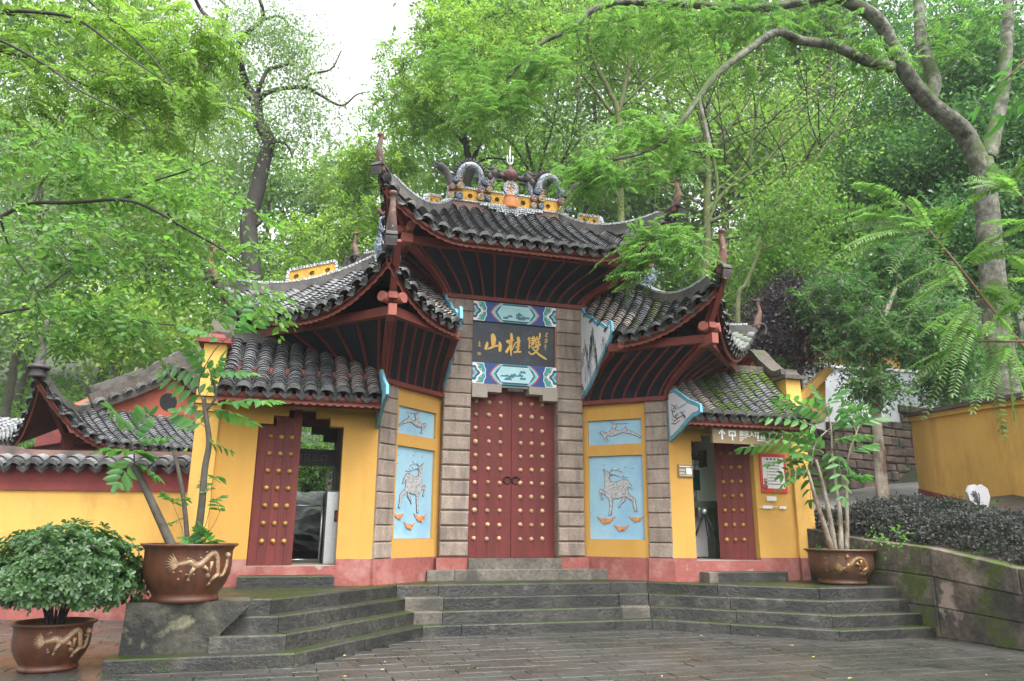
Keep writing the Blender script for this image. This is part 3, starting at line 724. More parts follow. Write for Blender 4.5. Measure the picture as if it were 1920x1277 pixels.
class Roof:
    def __init__(s, fr, x0, x1, y0, y1, yr, rx0, rx1, ze, zr, lift, ext, clip=None, sp=.215, expo=.075, profile=.74, back=True, lk=2.3, pale=None):
        s.__dict__.update(fr=fr, x0=x0, x1=x1, y0=y0, y1=y1, yr=yr, rx0=rx0, rx1=rx1, ze=ze, zr=zr, lift=lift, ext=ext, clip=clip or (lambda p: True), sp=sp, expo=expo, pf=profile, back=back, lk=lk, pale=pale)
        s.hl, s.hr = rx0 > x0 + 1e-6, rx1 < x1 - 1e-6
    def sv(s, X, Y, f):
        """normalised distance to the nearest hip corner along the eave, and rise parameter"""
        if f in 'FB':
            t = (Y - s.y0) / (s.yr - s.y0) if f == 'F' else (s.y1 - Y) / (s.y1 - s.yr)
            a = (X - s.x0) / (s.rx0 - s.x0) if s.hl else 9
            b = (s.x1 - X) / (s.x1 - s.rx1) if s.hr else 9
        else:
            t = (X - s.x0) / (s.rx0 - s.x0) if f == 'L' else (s.x1 - X) / (s.x1 - s.rx1)
            a, b = (Y - s.y0) / (s.yr - s.y0), (s.y1 - Y) / (s.y1 - s.yr)
        return a, b, t
    def P(s, X, Y, f, dz=0.):
        a, b, t = s.sv(X, Y, f)
        t = max(0, t); m = min(a, b); k = max(0., 1 - max(0, m)) ** s.lk
        z = s.ze + (s.zr - s.ze) * (s.pf * t + (1 - s.pf) * t * t) + s.lift * k
        cx = (-1 if a < b else 1) if f in 'FB' else (-1 if f == 'L' else 1)
        cy = (-1 if f == 'F' else 1) if f in 'FB' else (-1 if a < b else 1)
        q = s.fr(X + cx * s.ext * k, Y + cy * s.ext * k)
        return Vector((q[0], q[1], z + dz))
    def faces(s):
        r = ['F'] + (['B'] if s.back else [])
        if s.hl: r.append('L')
        if s.hr: r.append('R')
        return r
    def limit(s, v, f):
        """rise range of the column at eave coordinate v"""
        if f in 'FB': a, b, _ = s.sv(v, s.y0, f)
        else: a, b, _ = s.sv(s.x0, v, f)
        return min(1., a, b)
    def XY(s, v, t, f):
        if f == 'F': return v, s.y0 + t * (s.yr - s.y0)
        if f == 'B': return v, s.y1 - t * (s.y1 - s.yr)
        if f == 'L': return s.x0 + t * (s.rx0 - s.x0), v
        return s.x1 - t * (s.x1 - s.rx1), v
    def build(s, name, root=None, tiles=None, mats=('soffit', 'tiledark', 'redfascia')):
        TILES = globals()['TILES'] if tiles is None else tiles
        part = (lambda mb, nm, m, parent=None: mb.build(nm, m, parent or root or gate))
        deck = MB(); pans = MB(); fas = MB()
        cols_all = {}
        for f in s.faces():
            v0, v1 = (s.x0, s.x1) if f in 'FB' else (s.y0, s.y1)
            n = max(4, int(round((v1 - v0) / s.sp))); sp = (v1 - v0) / n
            C = lambda v, t, dz=0.: s.P(*s.XY(v, t, f), f, dz)
            # deck: the boarded underside seen from below
            nv = n * 2
            vs = [v0 + (v1 - v0) * i / nv for i in range(nv + 1)]
            for i in range(nv):
                va, vb = vs[i], vs[i + 1]
                la, lb = s.limit(va, f), s.limit(vb, f)
                for j in range(10):
                    q = [C(va, la * j / 10, -.125), C(vb, lb * j / 10, -.125), C(vb, lb * (j + 1) / 10, -.125), C(va, la * (j + 1) / 10, -.125)]
                    if all(s.clip(p) for p in q): deck.add(q, [(0, 1, 2, 3)])
            for i in range(n + 1):
                # cover tile column in the middle of cell i, pan between
                if i < n:
                    v = v0 + (i + .5) * sp; lim = s.limit(v, f)
                    if lim > .04:
                        L = (C(v, lim) - C(v, 0)).length; k = max(1, int(L / s.expo + .5))
                        first = True
                        for j in range(k):
                            t = lim * j / k
                            p = C(v, t); T = (C(v, t + .01) - p).normalized()
                            A = (C(v + .01, t) - C(v - .01, t)).normalized()
                            N = A.cross(T)
                            if N.z < 0: A = -A; N = A.cross(T)
                            T = N.cross(A)
                            if not s.clip(p): continue
                            jit = RNG.uniform(-1, 1, 4)
                            p = p + A * jit[0] * .006 + N * (.012 + jit[1] * .006)
                            mw = Matrix(((A.x, T.x, N.x, p.x), (A.y, T.y, N.y, p.y), (A.z, T.z, N.z, p.z), (0, 0, 0, 1))) @ Matrix.Rotation(jit[2] * .06, 4, 'Y') @ Matrix.Rotation(jit[3] * .05, 4, 'Z')
                            me = EAVE if first and t < .02 else (COVERP if s.pale and s.pale(p) else COVER)
                            first = False
                            TILES.append(((p - CAML).length + (0 if f in 'F' else 3 if f == 'B' else .0), me, mw, name))
                v = v0 + i * sp; lim = max(s.limit(min(max(v, v0 + sp * .3), v1 - sp * .3), f), .0)
                if lim < .03: continue
                v = min(max(v, v0 + 1e-3), v1 - 1e-3)
                L = (C(v, lim) - C(v, 0)).length; k = max(2, int(L / .10))
                hw = sp * .36
                va, vb = max(v - hw, v0), min(v + hw, v1)
                for j in range(k):
                    t0, t1 = lim * j / k, lim * (j + 1) / k
                    q = [C(va, t0, .006), C(v, t0, -.022), C(vb, t0, .006), C(va, t1, -.022), C(v, t1, -.05), C(vb, t1, -.022)]
                    if not all(s.clip(p) for p in q): continue
                    pans.add(q + [C(va, t0, -.03), C(v, t0, -.055), C(vb, t0, -.03)], [(0, 1, 4, 3), (1, 2, 5, 4), (6, 7, 1, 0), (7, 8, 2, 1)])
                p = C(v, 0)
                if s.clip(p) and f != 'B':
                    T = (C(v, .02) - p).normalized(); A = (C(min(v + .01, v1), 0) - C(max(v - .01, v0), 0)).normalized(); N = A.cross(T)
                    if N.z < 0: A = -A; N = A.cross(T)
                    T = N.cross(A)
                    TILES.append(((p - CAML).length - .3, DRIP, Matrix(((A.x, T.x, N.x, p.x), (A.y, T.y, N.y, p.y), (A.z, T.z, N.z, p.z), (0, 0, 0, 1))), name))
            # scalloped fascia under the tile ends
            m = n * 8; up = []; lo = []
            for i in range(m + 1):
                v = v0 + (v1 - v0) * i / m
                t_in = .035
                p = C(v, t_in, -.075)
                if not s.clip(p): continue
                w = .115 + .022 * abs(math.sin(PI * (i % 4) / 4))
                up.append(p); lo.append(p - Vector((0, 0, w)))
            if len(up) > 1:
                inn = Vector((0, 0, 0))
                c0 = Vector((*s.fr((s.x0 + s.x1) / 2, (s.y0 + s.y1) / 2), 0))
                d = [((c0 - p) * Vector((1, 1, 0))).normalized() * .03 for p in up]
                fas.grid([up, lo], smooth=False); fas.grid([[p + e for p, e in zip(up, d)], [p + e for p, e in zip(lo, d)]], smooth=False, flip=True)
                fas.grid([lo, [p + e for p, e in zip(lo, d)]], smooth=False)
        s.obj = part(deck, name, M[mats[0]])
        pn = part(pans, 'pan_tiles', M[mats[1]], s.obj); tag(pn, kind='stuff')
        part(fas, 'scalloped_fascia', M[mats[2]], s.obj)
        return s
    def hip(s, corner, n=14, tmax=1.):
        """points along a hip from its corner up to the ridge"""
        cx, cy = corner
        out = []
        for i in range(n + 1):
            t = tmax * i / n
            X = (s.x0 + t * (s.rx0 - s.x0)) if cx < 0 else (s.x1 - t * (s.x1 - s.rx1))
            Y = (s.y0 + t * (s.yr - s.y0)) if cy < 0 else (s.y1 - t * (s.y1 - s.yr))
            out.append(s.P(X, Y, 'F' if cy < 0 else 'B'))
        return out

def chips(mb, pts, w, h, step=.05, side=(0, 0, 0), mi=0, gap=.012):
    """row of small porcelain chips laid along a line"""
    pts = [Vector(p) for p in pts]; acc = 0.
    for i in range(len(pts) - 1):
        a, b = pts[i], pts[i + 1]; L = (b - a).length; n = max(1, int(round(L / step)))
        for k in range(n):
            p, q = a.lerp(b, k / n), a.lerp(b, (k + 1) / n)
            d = (q - p); d.normalize()
            mb.bar(p + d * gap / 2, q - d * gap / 2, w, h, mi=mi)
def hip_ridge(roof, corner, horn=.55, box=None, hornr=.07):
    pts = roof.hip(corner)
    up = [p + Vector((0, 0, .07)) for p in pts]
    d0 = (up[0] - up[1]).normalized()
    ext = up[0] + d0 * .12 + Vector((0, 0, .05))
    up = [ext] + up
    r = MB(); r.path_bar(up, .15, .20, ws=[.35, .7] + [1] * (len(up) - 2)); o = part(r, 'hip_ridge', M['ridgegrey'], roof.obj)
    m = MB(); side = Vector((d0.y, -d0.x, 0)).normalized()
    chips(m, [p + Vector((0, 0, .115)) for p in up[2:]], .16, .035, .055)
    tag(part(m, 'porcelain_edging', M['mosaic'], roof.obj), kind='stuff')
    # curled tip plate and the horn
    h = MB(); b = ext + Vector((0, 0, .06)); flat = Vector((d0.x, d0.y, 0)).normalized()
    pth = [b - flat * .06 - Vector((0, 0, .12)), b + Vector((0, 0, .08)), b + flat * .05 + Vector((0, 0, horn * .45)), b + flat * .02 + Vector((0, 0, horn * .8)), b + flat * .05 + Vector((0, 0, horn))]
    h.tube(smooth_path(pth, 4), list(np.interp(np.linspace(0, 1, 17), [0, .25, .5, .85, .95, 1], [hornr, hornr * .95, hornr * .62, hornr * .45, hornr * .8, hornr * .5])), 8)
    h.tube([b + flat * .03 + Vector((0, 0, horn * .9)), b - flat * .12 + Vector((0, 0, horn * .98))], [.03, .012], 5)
    part(h, 'roof_horn', M['horn'], roof.obj)
    k = MB(); k.path_bar(smooth_path([ext - flat * .20 - Vector((0, 0, .02)), ext + flat * .03 + Vector((0, 0, .05)), ext + flat * .12 - Vector((0, 0, .02)), ext + flat * .09 - Vector((0, 0, .16))], 5), .15, .03)
    part(k, 'curled_tip', M['blackclay'], roof.obj)
    if box:
        i0, i1 = box
        q = roof.hip(corner, 20)
        pierced(roof.obj, q[i0] + Vector((0, 0, .14)), q[i1] + Vector((0, 0, .14)), .22, .09, 3)
def hole_panel(mb, p, q, h, th, nh, rad, mi=0):
    """upright pierced wall from p to q with nh round holes"""
    p, q = Vector(p), Vector(q); d = q - p; L = d.length; nrm = Vector((d.y, -d.x, 0)).normalized() * th / 2
    ns = 12
    for k in range(nh):
        c = p + d * ((k + .5) / nh); cw = L / nh / 2
        ux = d.normalized()
        ring, rect = [], []
        for j in range(ns):
            t = 2 * PI * j / ns + PI / ns
            x, z = math.cos(t), math.sin(t)
            ring.append((x * rad, z * rad + h / 2))
            sc = 1 / max(abs(x) / 1, abs(z) / 1)
            rect.append((x * sc * cw, z * sc * h / 2 + h / 2))
        W = lambda a, z, s: c + ux * a + Vector((0, 0, z)) + nrm * s
        vs = [W(*r, 1) for r in ring] + [W(*r, 1) for r in rect] + [W(*r, -1) for r in ring] + [W(*r, -1) for r in rect]
        fs = []
        for j in range(ns):
            j2 = (j + 1) % ns
            fs += [(j, j2, ns + j2, ns + j), (2 * ns + j2, 2 * ns + j, 3 * ns + j, 3 * ns + j2), (j2, j, 2 * ns + j, 2 * ns + j2), (ns + j, ns + j2, 3 * ns + j2, 3 * ns + j)]
        mb.add(vs, fs, mi)
def pierced(parent, p, q, h, th, nh, rad=.042):
    p, q = Vector(p), Vector(q)
    w = MB(); hole_panel(w, p, q, h, th, nh, rad); o = part(w, 'pierced_panel', M['ridgeyellow'], parent)
    m = MB(); up = Vector((0, 0, h))
    chips(m, [p + up + Vector((0, 0, .02)), q + up + Vector((0, 0, .02))], th + .04, .045, .055)
    chips(m, [p - Vector((0, 0, .018)), q - Vector((0, 0, .018))], th + .04, .035, .05)
    d = (q - p).normalized()
    chips(m, [p - d * .03 - Vector((0, 0, .05)), p - d * .02 + up * .5, p + up * 1.1], .11, .05, .06)
    chips(m, [q + d * .03 - Vector((0, 0, .05)), q + d * .02 + up * .5, q + up * 1.1], .11, .05, .06)
    tag(part(m, 'porcelain_frame', M['mosaic'], parent), kind='stuff')
    return o

# upper roof
UR = Roof(lambda X, Y: (X, Y), -2.36, 2.08, -1.42, 2.02, .30, -1.15, .98, 5.98, 7.22, .66, .24, sp=.222, expo=.085).build('upper_roof')
for c in ((-1, -1), (1, -1)): hip_ridge(UR, c, .50)
for c in ((-1, 1), (1, 1)): hip_ridge(UR, c, .5)
# tower roofs
TR = {}
for sx in (1, -1):
    fn = Fbay(sx)
    TR[sx] = Roof((lambda f, d: lambda X, Y: (f(X, -Y, 0)[0] - d, f(X, -Y, 0)[1]))(fn, .10 if sx > 0 else .06), -1.14, 2.2, -1.14, 2.06, .43, .43, 2.2, 4.45, 5.68, .60 if sx > 0 else .68, .12,
                  clip=(lambda s: lambda p: p.x * s < -1.285)(sx), sp=.212, expo=.082, pale=(lambda s: (lambda p: abs(p.x) < 1.75 and p.y > -1.35))(sx)).build('tower_roof')
    hip_ridge(TR[sx], (-1, -1), .58, hornr=.078)
    hip_ridge(TR[sx], (-1, 1), .5, (8, 14) if sx > 0 else (10, 15), hornr=.07)
    # ridge of the tower with its pierced panel, and the fish at its end
    a = Vector(fn(.50, -.43, 5.70)); b2 = Vector(fn(1.75, -.43, 5.72))
    r = MB(); r.bar(a, b2, .16, .26); part(r, 'ridge_wall', M['ridge'], TR[sx].obj)
    pierced(TR[sx].obj, a.lerp(b2, .18) + Vector((0, 0, .16)), a.lerp(b2, .98) + Vector((0, 0, .16)), .24, .10, 4, .05)
    fz = MB(); f0 = Vector(fn(.42, -.40, 5.72)); out = (f0 - Vector(fn(1.4, -.4, 5.72))).normalized()
    pts = smooth_path([f0 - out * .05, f0 + out * .12 + Vector((0, 0, .2)), f0 + out * .1 + Vector((0, 0, .48)), f0 + out * .17 + Vector((0, 0, .75))], 5)
    fz.tube(pts, list(np.interp(np.linspace(0, 1, 16), [0, .3, .8, 1], [.15, .125, .055, .03])), 8)
    fish = part(fz, 'fish_ornament', M['bluechip'], TR[sx].obj)
    t = MB(); e = pts[-1]
    for ang in (-.5, 0, .5):
        t.tube([e, e + out * .10 * math.sin(ang) * 2 + Vector((0, 0, .14))], [.03, .012], 5)
    part(t, 'fish_tail', M['peach'], fish)
    t = MB()
    for k in range(5): t.tube([pts[2 + k * 2], pts[2 + k * 2] + out * .15 + Vector((0, 0, .06))], [.035, .01], 5)
    part(t, 'fish_fin', M['swirlblue'], fish)
# wing roofs
WR = {}
for sx in (1, -1):
    fn = Fwing(sx); Lw = WING[sx]['L']
    WR[sx] = Roof((lambda f: lambda X, Y: f(X, -Y, 0)[:2])(fn), .03, Lw + .02, -.60, 1.75, .58, .03, Lw + .02, 3.27, 4.20 if sx > 0 else 4.3, 0, 0,
                  clip=(lambda s: lambda p: abs(p.x) > 2.43)(sx), sp=.216, expo=.072, back=True, pale=lambda p: abs(p.x) < 3.12 and p.y < -.75).build('wing_roof')
    a, b2 = Vector(fn(.1, -.58, 4.24 if sx > 0 else 4.33)), Vector(fn(Lw, -.58, 4.24 if sx > 0 else 4.33))
    r = MB(); r.bar(a, b2, .18, .16); part(r, 'ridge_wall', M['ridgegrey'] if sx > 0 else M['copemoss'], WR[sx].obj)
    r = MB(); r.bar(Vector(fn(0, .42, 3.12)), Vector(fn(Lw, .42, 3.12)), .06, .10); r.bar(Vector(fn(0, .06, 3.62)), Vector(fn(Lw, .06, 3.62)), .1, .08); part(r, 'eave_beam', M['redwood'], WR[sx].obj)
    # mossy sloping coping on the gable parapet
    z0 = 4.12 if sx > 0 else 4.22
    r = MB(); r.path_bar(smooth_path([fn(Lw + .12, .02, z0), fn(Lw + .12, -.25, z0 + .02), fn(Lw + .12, -.60, z0 + .28), fn(Lw + .12, -1.05, z0 + .62), fn(Lw + .12, -1.6, z0 + .2)], 4), .34, .10)
    part(r, 'gable_coping', M['copemoss'])
    r = MB(); r.path_bar(smooth_path([fn(Lw + .12, .02, z0 - .08), fn(Lw + .12, -.25, z0 - .06), fn(Lw + .12, -.60, z0 + .19), fn(Lw + .12, -1.05, z0 + .53), fn(Lw + .12, -1.6, z0 + .1)], 4), .28, .08)
    part(r, 'coping_moulding', M['redwall'])

# tiles: the 300 that show largest as sub-parts, the rest joined per roof
ROOFOBJ = {'upper_roof': [UR], 'tower_roof': [TR[1], TR[-1]], 'wing_roof': [WR[1], WR[-1]]}
def owner(name, p):
    r = ROOFOBJ[name]
    return r[0].obj if len(r) == 1 or p.x < 0 else r[1].obj
CV = [t for t in TILES if t[1] is not DRIP]; CV.sort(key=lambda t: t[0])
DR = [t for t in TILES if t[1] is DRIP]; DR.sort(key=lambda t: t[0])
def joined(name, items, parent, mats):
    V, F, mi, o = [], [], [], 0
    for _, me, mw, _ in items:
        n = len(me.vertices); co = np.empty(n * 3); me.vertices.foreach_get('co', co)
        A = np.array(mw); V.append(co.reshape(-1, 3) @ A[:3, :3].T + A[:3, 3])
        k = [mats.index(q) for q in me.materials]
        for f in me.polygons: F.append([o + i for i in f.vertices]); mi.append(k[f.material_index])
        o += n
    me = bpy.data.meshes.new(name); me.from_pydata(np.concatenate(V).tolist(), [], F)
    for m in mats: me.materials.append(m)
    me.polygons.foreach_set('material_index', mi); me.update()
    return tag(link(name, me, parent), kind='stuff')
for lst, nm, k in ((CV, 'roof_tile', 300), (DR, 'drip_tile', 120)):
    for d, me, mw, rn in lst[:k]:
        link(nm, me, owner(rn, mw.translation), mw)
    rest = {}
    for t in lst[k:]: rest.setdefault(owner(t[3], t[2].translation).name, []).append(t)
    for on, its in rest.items(): joined(nm + 's', its, bpy.data.objects[on], [M['tile'], M['tilepale'], M['tilelip'], M['tilecap']])

# --- main ridge: plaster, pierced yellow wall, dragons, vase finial
RZ = 7.20
r = MB(); r.box(-1.22, 1.10, .20, .40, RZ - .12, RZ + .13); part(r, 'ridge_wall', M['ridge'], UR.obj)
for k in range(2):
    a = Vector((-1.18 + k * 1.31, .30, RZ + .15)); b2 = Vector((-.13 + k * 1.26, .30, RZ + .15))
    pierced(UR.obj, a, b2, .25, .10, 4, .05)
m = MB(); chips(m, [(-1.2, .185, RZ + .135), (1.15, .185, RZ + .135)], .03, .03, .05)
for k in range(4): chips(m, [(-.62 + k * .16, .17, RZ + .09 - k * .045), (.62 - k * .16, .17, RZ + .09 - k * .045)], .05, .036, .05)
tag(part(m, 'porcelain_edging', M['mosaic'], UR.obj), kind='stuff')
for sx in (-1, 1):
    q = UR.hip((sx, -1), 20)
    pierced(UR.obj, q[11] + Vector((0, 0, .15)), q[15] + Vector((0, 0, .13)), .17, .08, 2, .04)
v = MB(); v.lathe([(.001, 0), (.17, 0), (.165, .05), (.15, .12), (.135, .2), (.12, .255), (.13, .27), (.12, .285), (.001, .285)], (0, .28, RZ + .10), 16)
vase = part(v, 'vase_finial', M['terra'], UR.obj)
v = MB(); cz = RZ + .10 + .285 + .15
for k in range(20):
    t0, t1 = 2 * PI * k / 20, 2 * PI * (k + .8) / 20
    v.bar((.125 * math.cos(t0), .24, cz + .125 * math.sin(t0)), (.125 * math.cos(t1), .24, cz + .125 * math.sin(t1)), .06, .055, upv=(0, 1, 0))
for k in (-1, 1):
    v.bar((-.09, .235, cz + k * .035), (-.015, .235, cz + k * .035), .03, .03); v.bar((.015, .235, cz + k * .035), (.09, .235, cz + k * .035), .03, .03)
    v.bar((k * .035, .235, cz - .09), (k * .035, .235, cz - .04), .03, .03, (0, 1, 0)); v.bar((k * .035, .235, cz + .04), (k * .035, .235, cz + .09), .03, .03, (0, 1, 0))
part(v, 'coin_ring', M['mosaic'], vase)
v = MB(); v.tube([(0, .235, cz), (0, .34, cz)], .155, 20, smooth=False); part(v, 'coin_disc', M['peach'], vase)
v = MB(); v.tube([(0, .228, cz), (0, .24, cz)], .095, 16, smooth=False); part(v, 'coin_face', M['terra'], vase)
v = MB(); v.ball((0, .28, cz + .27), .155, 12, 8, sq=(1, 1, .92)); v.tube([(0, .28, cz + .38), (.01, .27, cz + .46)], [.07, .025], 7); v.tube([(.13, .25, cz + .22), (.18, .24, cz + .28)], [.04, .01], 5); v.tube([(-.13, .25, cz + .24), (-.18, .24, cz + .31)], [.04, .01], 5)
part(v, 'peach_finial', M['peach'], vase)
v = MB(); v.tube([(0, .3, cz + .40), (0, .3, cz + .92)], [.022, .008], 6)
for k in (-1, 1): v.tube(smooth_path([(0, .3, cz + .52), (k * .05, .3, cz + .58), (k * .055, .3, cz + .72)], 4), [.016] * 8 + [.006], 5)
part(v, 'lightning_rod', M['metal'], vase)

def swirl(mb, c, r, mi, mj):
    c = Vector(c)
    mb.tube([c, c - Vector((0, .07, 0))], [r, r * .9], 12, mi, False)
    sp = [(c.x + r * .8 * (1 - q) * math.cos(q * 9), c.y - .075, c.z + r * .8 * (1 - q) * math.sin(q * 9)) for q in np.linspace(0, .9, 14)]
    mb.tube(sp, r * .11, 4, mj)
for sx in (-1, 1):
    d = MB()
    X = lambda x: sx * x
    body = smooth_path([(X(1.06), .3, RZ + .38), (X(1.02), .28, RZ + .62), (X(.92), .26, RZ + .84), (X(.74), .26, RZ + .90), (X(.60), .26, RZ + .76), (X(.56), .28, RZ + .52), (X(.50), .28, RZ + .42), (X(.40), .26, RZ + .55), (X(.34), .24, RZ + .72)], 5)
    d.tube(body, list(np.interp(np.linspace(0, 1, len(body)), [0, .2, .6, 1], [.05, .075, .07, .05])), 9)
    dr = part(d, 'ridge_dragon', M['scales'], UR.obj)
    f = MB()
    for k in range(2, 24):
        p = body[k]; dd = (body[k + 1] - body[k - 1]).normalized(); up = Vector((dd.z, 0, -dd.x)) * (1 if sx < 0 else -1)
        if up.z < -.2 and k < 22: up = -up
        f.tube([p + up * .07, p + up * .16 - dd * .03], [.035, .008], 4)
    part(f, 'dragon_fin', M['blackclay'], dr)
    h = MB(); hc = Vector((X(.31), .22, RZ + .78))
    for c, r, sq in (((0, 0, 0), .10, (1.25, .9, .9)), ((-.10, -.01, -.03), .07, (1.3, .9, .7)), ((-.08, -.01, -.13), .055, (1.4, .9, .5)), ((.06, 0, .09), .06, (1, 1, 1)), ((-.04, -.07, .04), .03, (1, 1, 1)), ((.10, 0, -.06), .07, (1, .8, 1.2))):
        h.ball(hc + Vector((-sx * c[0] * -1 if False else sx * c[0], c[1], c[2])), r, 8, 5, sq=sq)
    for a, l in ((.5, .2), (.9, .17), (1.4, .16), (-.2, .15), (2.2, .12)):
        h.tube([hc + Vector((sx * .05, 0, .04)), hc + Vector((sx * (.05 + l * math.cos(a)), RNG.uniform(-.05, .05), .04 + l * math.sin(a)))], [.035, .008], 5)
    part(h, 'dragon_head', M['blackclay'], dr)
    t = MB(); t.tube(smooth_path([(X(1.08), .3, RZ + .35), (X(1.18), .3, RZ + .6), (X(1.30), .3, RZ + .78), (X(1.42), .3, RZ + .84)], 4), [.09, .085, .08, .075, .07, .07, .07, .075, .08, .085, .085, .07, .03], 7)
    t.tube([(X(1.38), .3, RZ + .82), (X(1.5), .28, RZ + .92)], [.05, .01], 5); t.tube([(X(1.38), .3, RZ + .8), (X(1.52), .3, RZ + .80)], [.05, .01], 5)
    part(t, 'dragon_tail', M['blackclay'], dr)
    for x, col in ((1.08, 0), (.52, 1)):
        for j, (dx, dz, mm) in enumerate(((-.08, .22, 'swirlgold'), (.07, .24, 'swirlblue'), (-.07, .38, 'swirlred'), (.09, .40, 'swirlgold'), (0, .55, 'swirlblue'), (.08, .52, 'swirlred'))):
            sw = MB(); swirl(sw, (X(x) + dx, .22, RZ + dz + RNG.uniform(-.02, .03)), RNG.uniform(.06, .082), 0, 1); part(sw, 'cloud_swirl', [M[mm], M['mosaic']], dr)

# --- painted gable boards with ink landscapes
def gable_board(sx, plane_u, pts, kind):
    fnb = (lambda s, u0: lambda a, d, z: (s * (u0 - d), a, z))(-sx, plane_u)   # sx=+1 left
    b = MB(); b.prism(pts, fnb, -.03, .012); o = part(b, 'painted_gable_board', M['cyan'])
    c = Vector((sum(p[0] for p in pts) / len(pts), sum(p[1] for p in pts) / len(pts)))
    inner = []
    n = len(pts)
    for i in range(n):
        p = Vector(pts[i]); a = (p - Vector(pts[i - 1])).normalized(); e = (Vector(pts[(i + 1) % n]) - p).normalized()
        na, ne = Vector((a.y, -a.x)), Vector((e.y, -e.x))
        bis = na + ne
        bis = bis.normalized() * min(.11, .065 / max(.35, bis.length / 2)) if bis.length > .1 else na * .065
        if (c - p).dot(bis) < 0: bis = -bis
        inner.append(tuple(p + bis))
    w = MB(); w.prism(inner, fnb, .012, .0165); wp = part(w, 'painted_picture', M['white'], o)
    ink = MB(); grey = MB()
    def hill(c, w_, h_, nn, mb, rr):
        for k in range(nn):
            x = c[0] + RNG.uniform(-w_, w_); z = c[1] + h_ * (1 - ((x - c[0]) / w_) ** 2) * RNG.uniform(.55, 1)
            q = [(x, z), (x + RNG.uniform(-.03, .03), z - h_ * .25), (x + RNG.uniform(-.06, .06), z - h_ * RNG.uniform(.4, .8))]
            mb.tube([fnb(a, .0175, zz) for a, zz in q], [rr, rr * .7, rr * .3], 4)
    if kind == 0:
        hill((-.30, 4.35), .18, .40, 18, ink, .007); hill((-.66, 4.25), .20, .62, 30, ink, .008); hill((-.10, 4.25), .12, .35, 12, grey, .01); hill((-1.12, 4.38), .12, .26, 10, ink, .005)
        hill((-.45, 3.98), .25, .45, 20, grey, .008); hill((-.14, 3.78), .10, .22, 16, ink, .006)
    else:
        cx, cz = -1.28, 3.18
        for k in range(9):
            a = RNG.uniform(0, PI)
            ink.tube([fnb(cx + RNG.uniform(-.08, .06), .0175, cz + k * .03), fnb(cx + RNG.uniform(-.2, .1), .0175, cz + k * .035 + .02)], [.010, .004], 4)
        ink.tube([fnb(cx + .05, .0175, cz + .25), fnb(cx, .0175, cz + .08), fnb(cx - .12, .0175, cz + .03), fnb(cx - .35, .0175, cz + .06)], [.006, .01, .01, .006], 4)
        ink.tube([fnb(cx + .08, .0175, cz - .03), fnb(cx - .05, .0175, cz - .05), fnb(cx - .22, .0175, cz - .01)], [.008, .01, .004], 4)
        grey.tube([fnb(-1.4, .0175, 3.36), fnb(-1.62, .0175, 3.40), fnb(-1.8, .0175, 3.42)], [.006, .012, .004], 4)
        grey.tube([fnb(-1.5, .0175, 3.28), fnb(-1.66, .0175, 3.30)], [.004, .010], 4)
    tag(part(ink, 'ink_drawing', M['ink'], o), kind='stuff'); part(grey, 'ink_wash', M['inkgrey'], o)
for sx in (1, -1):
    gable_board(sx, 1.262, [(.10, 5.38), (-.17, 5.36), (-.33, 5.20), (-.60, 5.09), (-.80, 4.93), (-1.02, 4.86), (-1.25, 4.72), (-1.36, 4.80), (-1.44, 4.76), (-1.47, 4.58), (-1.36, 4.44), (-1.16, 4.31), (-.80, 4.06), (-.47, 3.84), (-.10, 3.66), (.10, 3.66)], 0)
    gable_board(sx, 2.425, [(-1.04, 3.70), (-1.10, 3.73), (-1.33, 3.72), (-1.55, 3.60), (-1.78, 3.47), (-2.02, 3.38), (-2.12, 3.34), (-2.13, 3.21), (-2.02, 3.17), (-1.90, 3.17), (-1.71, 3.10), (-1.45, 2.98), (-1.22, 2.90), (-1.08, 2.86)], 1)

